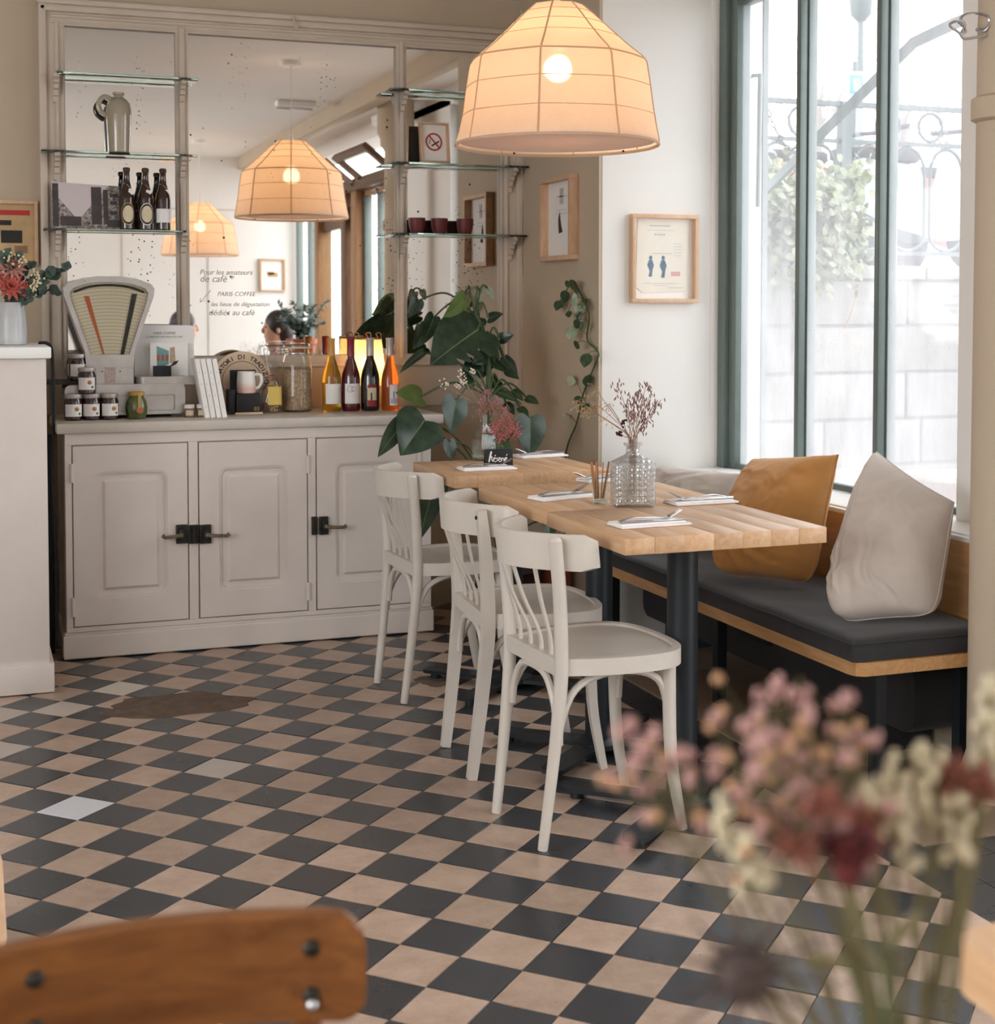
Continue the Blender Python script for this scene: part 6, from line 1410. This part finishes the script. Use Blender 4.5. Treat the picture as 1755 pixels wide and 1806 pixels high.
# ---- table corner at the right edge and the table below the bouquet
cn = on_z(1680, 1646, TT)
nt = thing('side_table', 'oak side table whose rounded corner shows at the right edge', 'table', (cn.x+.25, cn.y-.25, 0))
tp_ = rrect(.52, .56, .035, 6, cn.x+.255, cn.y-.275)
MB().prism(tp_, TT-.045, TT).build('top', M['oak'], nt, world=True, angle=30)
MB().tube([(cn.x+.255, cn.y-.275, .02), (cn.x+.255, cn.y-.275, TT-.045)], .035, 20).build('pole', M['black_metal'], nt, world=True)
MB().lathe([(.2, .001), (.2, .015), (.06, .03)], 30, (cn.x+.255, cn.y-.275, 0)).build('base', M['black_metal'], nt, world=True)
ft = thing('front_table', 'oak table below the blurred dried flowers, under the frame edge', 'table', (.42, .42, 0))
MB().prism(rrect(.62, .58, .02, 4, .42, .44), TT-.04, TT).build('top', M['oak'], ft, world=True, angle=30)
MB().tube([(.42, .44, .02), (.42, .44, TT-.04)], .035, 20).build('pole', M['black_metal'], ft, world=True); MB().lathe([(.2, .001), (.2, .015), (.06, .03)], 30, (.42, .44, 0)).build('base', M['black_metal'], ft, world=True)
FV = Vector((.43, .585, TT)); fv = thing('clay_vase', 'grey clay vase of the foreground bouquet, under the frame edge', 'vase', tuple(FV))
MB().lathe([(.04, 0), (.055, .008), (.060, .04), (.045, .075), (.032, .09), (.036, .10), (.032, .10), (.028, .09), (.04, .07), (.05, .035), (0, .012)], 28).build('body', M['stoneware'], fv)
MB().lathe([(.037, .097), (.040, .100), (.037, .103), (.034, .100)], 24).build('rim', M['stoneware'], fv)
M['pink_bl'] = flat('dusty_pink_blossom', S(200, 156, 150), .85, var=.25, scale=220); M['bud'] = flat('tan_bud', S(206, 160, 122), .9, var=.2, scale=200); M['cream_sp'] = flat('cream_floret', S(214, 202, 172), .9, var=.15, scale=150); M['red_rose'] = flat('dried_red_rose', S(96, 30, 32), .85, var=.4, scale=60); M['rust_fl'] = flat('rust_flower', S(150, 92, 76), .9, var=.3, scale=120); M['thistle'] = flat('grey_thistle', S(84, 70, 66), .9, var=.3, scale=200); M['olive_stem'] = flat('olive_stem', S(112, 104, 70), .8, var=.25, scale=60)
fb = thing('foreground_bouquet', 'blurred dried pink, cream and thistle flowers in the foreground', 'flowers', (FV.x, FV.y, TT+.05)); rf = random.Random(33); NK = FV+Vector((0, 0, .098))
def fstem(u, v, d, heads, bend=.02, r=.0016, mat='olive_stem'):
    tip = on_d(u, v, d); pts = [NK+Vector((rf.uniform(-.008, .008), rf.uniform(-.008, .008), -.06)), NK+Vector((rf.uniform(-.016, .016), rf.uniform(-.016, .016), 0)), NK.lerp(tip, .55)+Vector((rf.uniform(-.01, .01), rf.uniform(-.01, .01), bend)), tip]
    s = MB().tube(catmull(pts, 6), r, 6).build('stem', M[mat], fb, world=True)
    for mb, mt, nm in heads(tip, pts): tag(mb.build(nm, M[mt], s, world=True, angle=60), kind='stuff')
def pinks(nb, spread):
    def f(tip, pts):
        a, b, tw = MB(), MB(), MB()
        for i in range(nb):
            c = tip+Vector((rf.gauss(0, spread), rf.gauss(0, spread*.8), rf.gauss(-.004, spread*.9))); tw.tube([pts[2].lerp(tip, .6), c], .00035, 4)
            if rf.random() < .62:
                for _ in range(6): d = Vector((rf.gauss(0, 1), rf.gauss(0, 1), rf.gauss(.5, 1))).normalized(); a.ball(c+d*.0028, (.0019, .0019, .0026), 6, 4)
            else: b.ball(c, .0029, 8, 5)
        return [(a, 'pink_bl', 'blossoms'), (b, 'bud', 'buds'), (tw, 'olive_stem', 'twigs')]
    return f
for (u, v, d, nb, sp) in ((1345, 1255, .74, 8, .013), (1410, 1240, .76, 8, .012), (1470, 1275, .74, 7, .010), (1360, 1330, .70, 14, .017), (1420, 1330, .72, 14, .016), (1310, 1360, .70, 9, .014), (1390, 1400, .68, 14, .018), (1500, 1290, .78, 6, .009), (1330, 1420, .70, 10, .014), (1450, 1380, .72, 10, .014), (1105, 1355, .72, 7, .010), (1150, 1345, .70, 8, .011), (1190, 1340, .74, 6, .010), (1160, 1410, .70, 6, .010), (1350, 1205, .76, 2, .004), (1410, 1195, .76, 2, .004), (1275, 1300, .73, 4, .008), (1480, 1460, .70, 10, .014), (1420, 1470, .70, 10, .014)): fstem(u, v, d, pinks(nb, sp), mat='olive_stem', r=.0009)
def rose(tip, pts):
    mb = MB(); ax = (tip-pts[2]).normalized()
    for k in range(11):
        a = k*2.4; d = Vector((math.cos(a), math.sin(a), .7)).normalized(); s_ = d.cross(Vector((0, 0, 1))).normalized(); r_ = .010+.0010*k
        mb.add([tip-Vector((0, 0, .008)), tip+d*r_*.7+s_*r_*.6, tip+d*r_+Vector((0, 0, .006)), tip+d*r_*.7-s_*r_*.6], [[0, 1, 2], [0, 2, 3]])
    mb.ball(tip, (.008, .008, .012), 8, 6); return [(mb, 'red_rose', 'rose_petals')]
fstem(1497, 1522, .66, rose, .01, .0018)
def rust(tip, pts):
    mb = MB()
    for _ in range(46): d = Vector((rf.gauss(0, 1), rf.gauss(0, 1), rf.gauss(.6, .8))).normalized(); mb.tube([tip, tip+d*rf.uniform(.008, .017)], [.0020, .0010], 4)
    return [(mb, 'rust_fl', 'rust_petals')]
for (u, v, d) in ((1455, 1430, .68), (1410, 1500, .68), (1520, 1470, .70), (1690, 1380, .76), (1735, 1395, .76)): fstem(u, v, d, rust, .012)
def cream(tip, pts):
    mb = MB(); ax = (tip-pts[2]).normalized()
    for i in range(13): c = tip-ax*(.0026*i)+Vector((rf.gauss(0, .0035), rf.gauss(0, .0035), rf.gauss(0, .002))); mb.ball(c, (.0030, .0030, .0042), 6, 4)
    return [(mb, 'cream_sp', 'florets')]
for (u, v, d) in ((1555, 1360, .74), (1580, 1350, .74), (1520, 1390, .72), (1620, 1310, .76), (1645, 1330, .76), (1590, 1420, .72), (1705, 1360, .78), (1740, 1310, .78), (1755, 1260, .80), (1700, 1420, .74), (1290, 1480, .68), (1270, 1420, .68), (1750, 1200, .8)): fstem(u, v, d, cream, .012, .0013)
def thist(tip, pts):
    mb = MB().ball(tip, (.013, .012, .012), 12, 8); lv = MB()
    for _ in range(190): d = Vector((rf.gauss(0, 1), rf.gauss(0, 1), rf.gauss(0, 1))).normalized(); mb.tube([tip+d*.010, tip+d*rf.uniform(.014, .019)], [.0008, .0003], 3)
    for k in range(11):
        a = k*2*PI/11; d = (RGT*math.cos(a)*1.1+Vector((0, 0, 1))*math.sin(a)+FWD*rf.uniform(-.4, .3)).normalized(); lv.tube([tip, tip+d*.02, tip+d*rf.uniform(.034, .052)], [.0018, .0016, .0003], 5)
    return [(mb, 'thistle', 'spines'), (lv, 'thistle', 'bracts')]
fstem(1312, 1716, .66, thist, .004, .0022)
for (u0, v0, u1, v1, d) in ((1500, 1700, 1400, 1690, .66), (1560, 1670, 1640, 1600, .66), (1530, 1640, 1500, 1560, .66), (1560, 1730, 1520, 1640, .64)):
    a, b = on_d(u0, v0, d), on_d(u1, v1, d+.02); o = leaf(fb, a, b, (.2, -1, .5), 'leaf_dry', stalk=[NK, NK.lerp(a, .5)], sr=.0012, wfac=.3, oval=True)
# ---- low framed chalkboard at the left edge
q = on_z(6, 1690, 0); cbk = thing('floor_chalkboard', 'low pale wood framed chalkboard at the left edge of the floor', 'board', (q.x-.14, q.y, 0), math.radians(12))
R = Matrix.Rotation(-.2, 4, 'X')
o_ = rrect(.30, .21, .03, 4, 0, .105); i_ = rrect(.25, .16, .015, 4, 0, .105)
MB().ring(o_, i_, -.012, .012, 'XZ', R).build('frame', M['oak_end'], cbk); MB().prism(i_, -.004, .006, 'XZ', R).build('slate', M['black'], cbk)
MB().box((0, .05, .09), (.03, .012, .19), .002, rot=(.35, 0, 0)).build('prop', M['oak_end'], cbk)

# ================================================================== OUTSIDE
M['stone'] = flat('street_wall_stone', S(142, 138, 132), .9, var=.35, scale=2.2, bump=.5, bscale=9, bdist=.03); M['pave'] = flat('pavement', S(140, 137, 134), .9, var=.2, scale=3)
M['rail_iron'] = flat('railing_iron', S(74, 84, 84), .5, .2, var=.1); M['ivy'] = leaf_mat('ivy_leaf', S(88, 100, 74), S(150, 152, 118), .5)
tag(MB().bx(3.05, 14, -6, 7.4, -.4, -.2).build('ground_outside', M['pave']), kind='structure')
tag(MB().bx(-3.2, 3.05, WF-.1, WB+.2, CEIL+.15, 14).build('wall_upper_storeys', M['stone']), kind='structure')   # the house above the cafe
YR, ZR = 7.4, 1.56
wall_o = tag(MB().bx(2.6, 14, YR+.03, YR+.5, -.4, ZR-.08).build('wall_street', M['stone']), kind='structure')
rw = random.Random(8)
for row in range(6):                                     # rough ashlar blocks
    x = 3.1-rw.random()*.4; z0 = -.2+row*.28
    while x < 9:
        wd = rw.uniform(.45, .8); MB().bx(x+.008, x+wd-.008, YR+rw.uniform(-.012, .012), YR+.1, z0+.008, min(z0+.272, ZR-.09), .012).build('stone_block', M['stone'], wall_o); x += wd
x = 2.8
while x < 9.5: MB().bx(x, x+.88, YR-.03, YR+.5, ZR-.08, ZR, .012).build('coping_stone', M['stone'], wall_o); x += .89
tag(MB().bx(2.6, 30, YR+.5, 40, ZR-.3, ZR-.02).build('street_upper', M['pave']), kind='structure')
rl = thing('street_railing', 'ornate cast iron railing on the street wall outside the window', 'railing', (5.5, YR+.15, ZR))
RT = ZR+.99; yy = YR+.15
MB().bx(2.9, 9.5, yy-.02, yy+.02, RT-.03, RT).build('handrail', M['rail_iron'], rl, world=True); MB().bx(2.9, 9.5, yy-.012, yy+.012, RT-.25, RT-.225).build('upper_rail', M['rail_iron'], rl, world=True); MB().bx(2.9, 9.5, yy-.012, yy+.012, ZR+.07, ZR+.095).build('lower_rail', M['rail_iron'], rl, world=True)
for k in range(7):
    x = 3.15+k*.92; MB().bx(x-.035, x+.035, yy-.03, yy+.03, ZR, RT).build('post', M['rail_iron'], rl, world=True)
    for (cx_, r_, z_) in ((x+.31, .085, RT-.13), (x+.62, .085, RT-.13)): MB().tube([(cx_+r_*math.cos(t), yy, z_+r_*math.sin(t)) for t in [2*PI*i/24 for i in range(24)]], .010, 6, closed=True).build('ring', M['rail_iron'], rl, world=True)
    for j_ in range(3):
        x0 = x+.035+j_*.283; x1 = x0+.283; xm = (x0+x1)/2; MB().tube([(x0+.02, yy, ZR+.2), (x0+.02, yy, RT-.42)]+[(xm-.1215*math.cos(t), yy, RT-.42+.16*math.sin(t)) for t in [PI*i/12 for i in range(1, 12)]]+[(x1-.02, yy, RT-.42), (x1-.02, yy, ZR+.2)]+[(xm+.1215*math.cos(t), yy, ZR+.2-.1*math.sin(t)) for t in [PI*i/10 for i in range(1, 10)]], .011, 6, closed=True).build('arch', M['rail_iron'], rl, world=True)
cp = on_y(1352, 200, YR+.55)
lp = thing('iron_street_lamp', 'massive fluted cast iron lamp post base outside, left in the window', 'lamp post', (cp.x, YR+.75, ZR-.02))
def flute(prof, n=48): 
    mb = MB(); vs = []
    for r, z, fl in prof:
        for k in range(n): a = 2*PI*k/n; f = 1-fl*.07*(k % 4 == 0); vs.append((r*f*math.cos(a), r*f*math.sin(a), z))
    return mb.add(vs, [[i*n+k, i*n+(k+1) % n, (i+1)*n+(k+1) % n, (i+1)*n+k] for i in range(len(prof)-1) for k in range(n)]+[[(len(prof)-1)*n+k for k in range(n)]])
flute([(.30, 0, 0), (.30, .12, 0), (.24, .2, 0), (.22, .35, 0), (.26, .45, 0), (.20, .55, 0), (.16, .7, 0)]).build('pedestal', M['rail_iron'], lp)
flute([(.15, .7, 0), (.17, .74, 0), (.11, .80, 0), (.10, .92, 0), (.12, .95, 0)]).build('collar', M['rail_iron'], lp)
flute([(.105, .95, 1), (.11, 1.05, 1), (.085, 1.85, 1), (.095, 1.88, 0), (.07, 1.92, 0), (.06, 3.2, 0)]).build('fluted_shaft', M['rail_iron'], lp)
br = thing('stair_strut', 'diagonal painted iron strut outside the window', 'strut', (3.4, 5.0, 1.0))
sp_pts = [on_x(u, v, 3.45) for u, v in ((1335, 352), (1480, 205), (1612, 75), (1680, 43), (1740, 20))]
MB().tube(sp_pts, .028, 4, flat=.5, up=(1, 0, 0)).build('bar', M['green_metal'], br, world=True, angle=20); MB().tube([sp_pts[0], Vector((3.45, sp_pts[0].y, -.2))], .025, 8).build('foot_post', M['green_metal'], br, world=True)
chn = thing('hanging_chain', 'hanging iron chain outside at the left of the window', 'chain', tuple(on_x(1335, 10, 3.2)))
cpts = catmull([on_x(u, v, 3.2) for u, v in ((1335, -30), (1338, 40), (1345, 140), (1360, 210), (1385, 255), (1400, 262), (1425, 240))], 12)
acc = 0; k = 0
for a, b in zip(cpts, cpts[1:]):
    acc += (b-a).length
    if acc > .024:
        acc = 0; t_ = (b-a).normalized(); s_ = t_.orthogonal().normalized() if k % 2 else t_.cross(t_.orthogonal()).normalized(); k += 1
        MB().tube([a+t_*.018*math.cos(q_)+s_*.008*math.sin(q_) for q_ in [2*PI*i/10 for i in range(10)]], .0028, 5, closed=True).build('chain_link', M['rail_iron'], chn, world=True)
rdp = thing('stay_rod', 'upright iron window stay rod outside the glass', 'rod', tuple(on_x(1337, 330, 3.0)))
MB().tube([on_x(1341, 130, 3.0), on_x(1337, 365, 3.0)], .010, 8).build('rod', M['green_metal'], rdp, world=True); MB().tube([on_x(1341, 133, 3.0), on_x(1318, 133, 3.0)], .008, 6).build('arm', M['green_metal'], rdp, world=True)
# shrub spilling over the wall
shb = thing('ivy_shrub', 'straggly green ivy shrub hanging over the street wall outside', 'plant', tuple(on_y(1390, 420, YR-.1))); ri = random.Random(4)
for k in range(34):
    u0, v0 = ri.uniform(1318, 1500), ri.uniform(360, 420); a = on_y(u0, v0+20, YR+.1); tip = on_y(u0+ri.gauss(0, 45), v0+ri.uniform(-70, 110), YR-ri.uniform(.1, .5)); pts = catmull([a, a.lerp(tip, .5)+Vector((0, -.1, .12)), tip], 6); s = MB().tube(pts, .006, 5).build('branch', M['dry_stem'], shb, world=True); mb = MB()
    for q_ in pts[2:]:
        for _ in range(10): d = Vector((ri.gauss(0, 1), ri.gauss(-.3, .7), ri.gauss(-.2, .8))).normalized(); c = q_+Vector((ri.gauss(0, .05), ri.gauss(0, .05), ri.gauss(0, .05))); m2, _m = leaf_mesh(c, c+d*.055, (ri.gauss(0, .6), -1, .6), wfac=1.1, oval=True); mb.add(m2.v, m2.f)
    tag(mb.build('leaves', M['ivy'], s, world=True, recalc=False), kind='stuff')
for k, (u0, v0, u1, v1) in enumerate(((1395, 480, 1392, 660), (1350, 520, 1330, 610), (1500, 470, 1490, 580))):
    a, b = on_y(u0, v0, YR-.06), on_y(u1, v1, YR-.04); MB().tube(catmull([a, a.lerp(b, .5)+Vector((.04, -.02, 0)), b], 5), .005, 5).build('trailing_stem', M['dry_stem'], shb, world=True)
# scooters behind the railing
M['scooter_red'] = flat('red_bodywork', S(206, 84, 84), .35, var=.05); M['scooter_blue'] = flat('pale_blue_bodywork', S(168, 190, 204), .35, var=.05); M['tree_bark'] = flat('grey_bark', S(150, 144, 138), .9, var=.2); M['tyre'] = flat('tyre', S(60, 60, 64), .8); M['sign_blue'] = flat('sign_blue', S(60, 120, 190), .5)
def scooter(label, u, v, y, mat):
    p = on_y(u, v, y); t = thing('scooter', label, 'scooter', (p.x, y, ZR-.02), math.radians(8))
    for x in (-.6, .6): MB().lathe([(.14, -.05), (.24, -.05), (.26, 0), (.24, .05), (.14, .05)], 28, (x, 0, .26), Matrix.Rotation(PI/2, 4, 'X')).build('wheel', M['tyre'], t)
    MB().prism([(-.75, .45), (-.6, .75), (-.1, .72), (0, .45), (.25, .32), (.42, .9), (.55, .95), (.62, .5), (.5, .25), (.1, .22), (-.3, .3)], -.16, .16, 'XZ').build('bodywork', M[mat], t, angle=30)
    MB().box((-.35, 0, .79), (.6, .26, .09), .03).build('seat', M['tyre'], t); MB().tube([(.48, -.32, 1.02), (.46, 0, 1.0), (.48, .32, 1.02)], .018, 8).build('handlebar', M['tyre'], t)
    MB().prism([(.45, .95), (.55, .95), (.50, 1.35), (.46, 1.35)], -.18, .18, 'XZ').build('windscreen', M['clear'], t)
scooter('red scooter parked behind the railing, left pane', 1450, 420, YR+1.3, 'scooter_red'); scooter('blue scooter parked behind the railing, right pane', 1610, 430, YR+1.0, 'scooter_blue'); scooter('red scooter parked behind the railing, right pane', 1690, 440, YR+2.0, 'scooter_red')
p = on_y(1507, 150, 15.0); psn = thing('parking_sign', 'blue parking sign across the street', 'sign', (p.x, 15.0, ZR-.02))
MB().tube([(0, 0, 0), (0, 0, p.z-ZR+.3)], .03, 10).build('pole', M['rail_iron'], psn); MB().box((0, -.04, p.z-ZR+.02), (.20, .02, .24), .005).build('plate', M['sign_blue'], psn); MB().box((0, -.03, p.z-ZR+.02), (.26, .02, .30), .005).build('plate_border', M['label_white'], psn)
t1 = text('P', .2, 'chalk', (0, 0, 0), name='lettering', align='CENTER'); t1.parent = psn; t1.location = (0, -.052, p.z-ZR-.05)
p = on_y(1518, 60, 19.0); sl = thing('street_lamp', 'distant street lamp post across the street', 'lamp post', (p.x, 19.0, ZR-.02))
MB().tube([(0, 0, 0), (0, 0, .8), (0, 0, p.z-ZR+.2)], [.10, .07, .05], 12).build('pole', M['rail_iron'], sl); MB().lathe([(.06, 0), (.16, .1), (.20, .5), (.08, .62), (0, .66)], 10, (0, 0, p.z-ZR+.2)).build('lantern', M['rail_iron'], sl)
rt_ = random.Random(12)
for k, (u, lab) in enumerate(((1440, 'bare tree across the street behind the left pane'), (1590, 'bare tree across the street behind the middle pane'), (1670, 'bare tree across the street behind the right pane'))):
    p = on_y(u, 300, 24+k*2); tr = thing('bare_tree', lab, 'tree', (p.x, 24+k*2, ZR-.02), group='bare trees across the street'); MB().tube([(0, 0, 0), (.1, 0, 2), (0, 0, 4)], [.16, .12, .08], 10).build('trunk', M['tree_bark'], tr); mb = MB()
    for _ in range(60):
        a = rt_.uniform(0, 2*PI); s0 = Vector((0, 0, rt_.uniform(2, 4))); e = s0+Vector((math.cos(a)*rt_.uniform(.6, 2.2), math.sin(a)*rt_.uniform(.6, 2), rt_.uniform(.3, 2.4))); mb.tube([s0, s0.lerp(e, .5)+Vector((0, 0, .15)), e], [.022, .014, .004], 4)
    tag(mb.build('branches', M['tree_bark'], tr), kind='stuff')
p = on_x(1682, 835, 3.6); sp3 = thing('stump_planter', 'round pale topped stump planter outside below the window', 'planter', (p.x, p.y, -.2))
MB().lathe([(.17, 0), (.18, .1), (.175, p.z+.18)], 28).build('side', M['dry_stem'], sp3); MB().lathe([(.165, p.z+.18), (.165, p.z+.20), (0, p.z+.205)], 28).build('top', M['white_dry'], sp3)
bpy.context.view_layer.update()
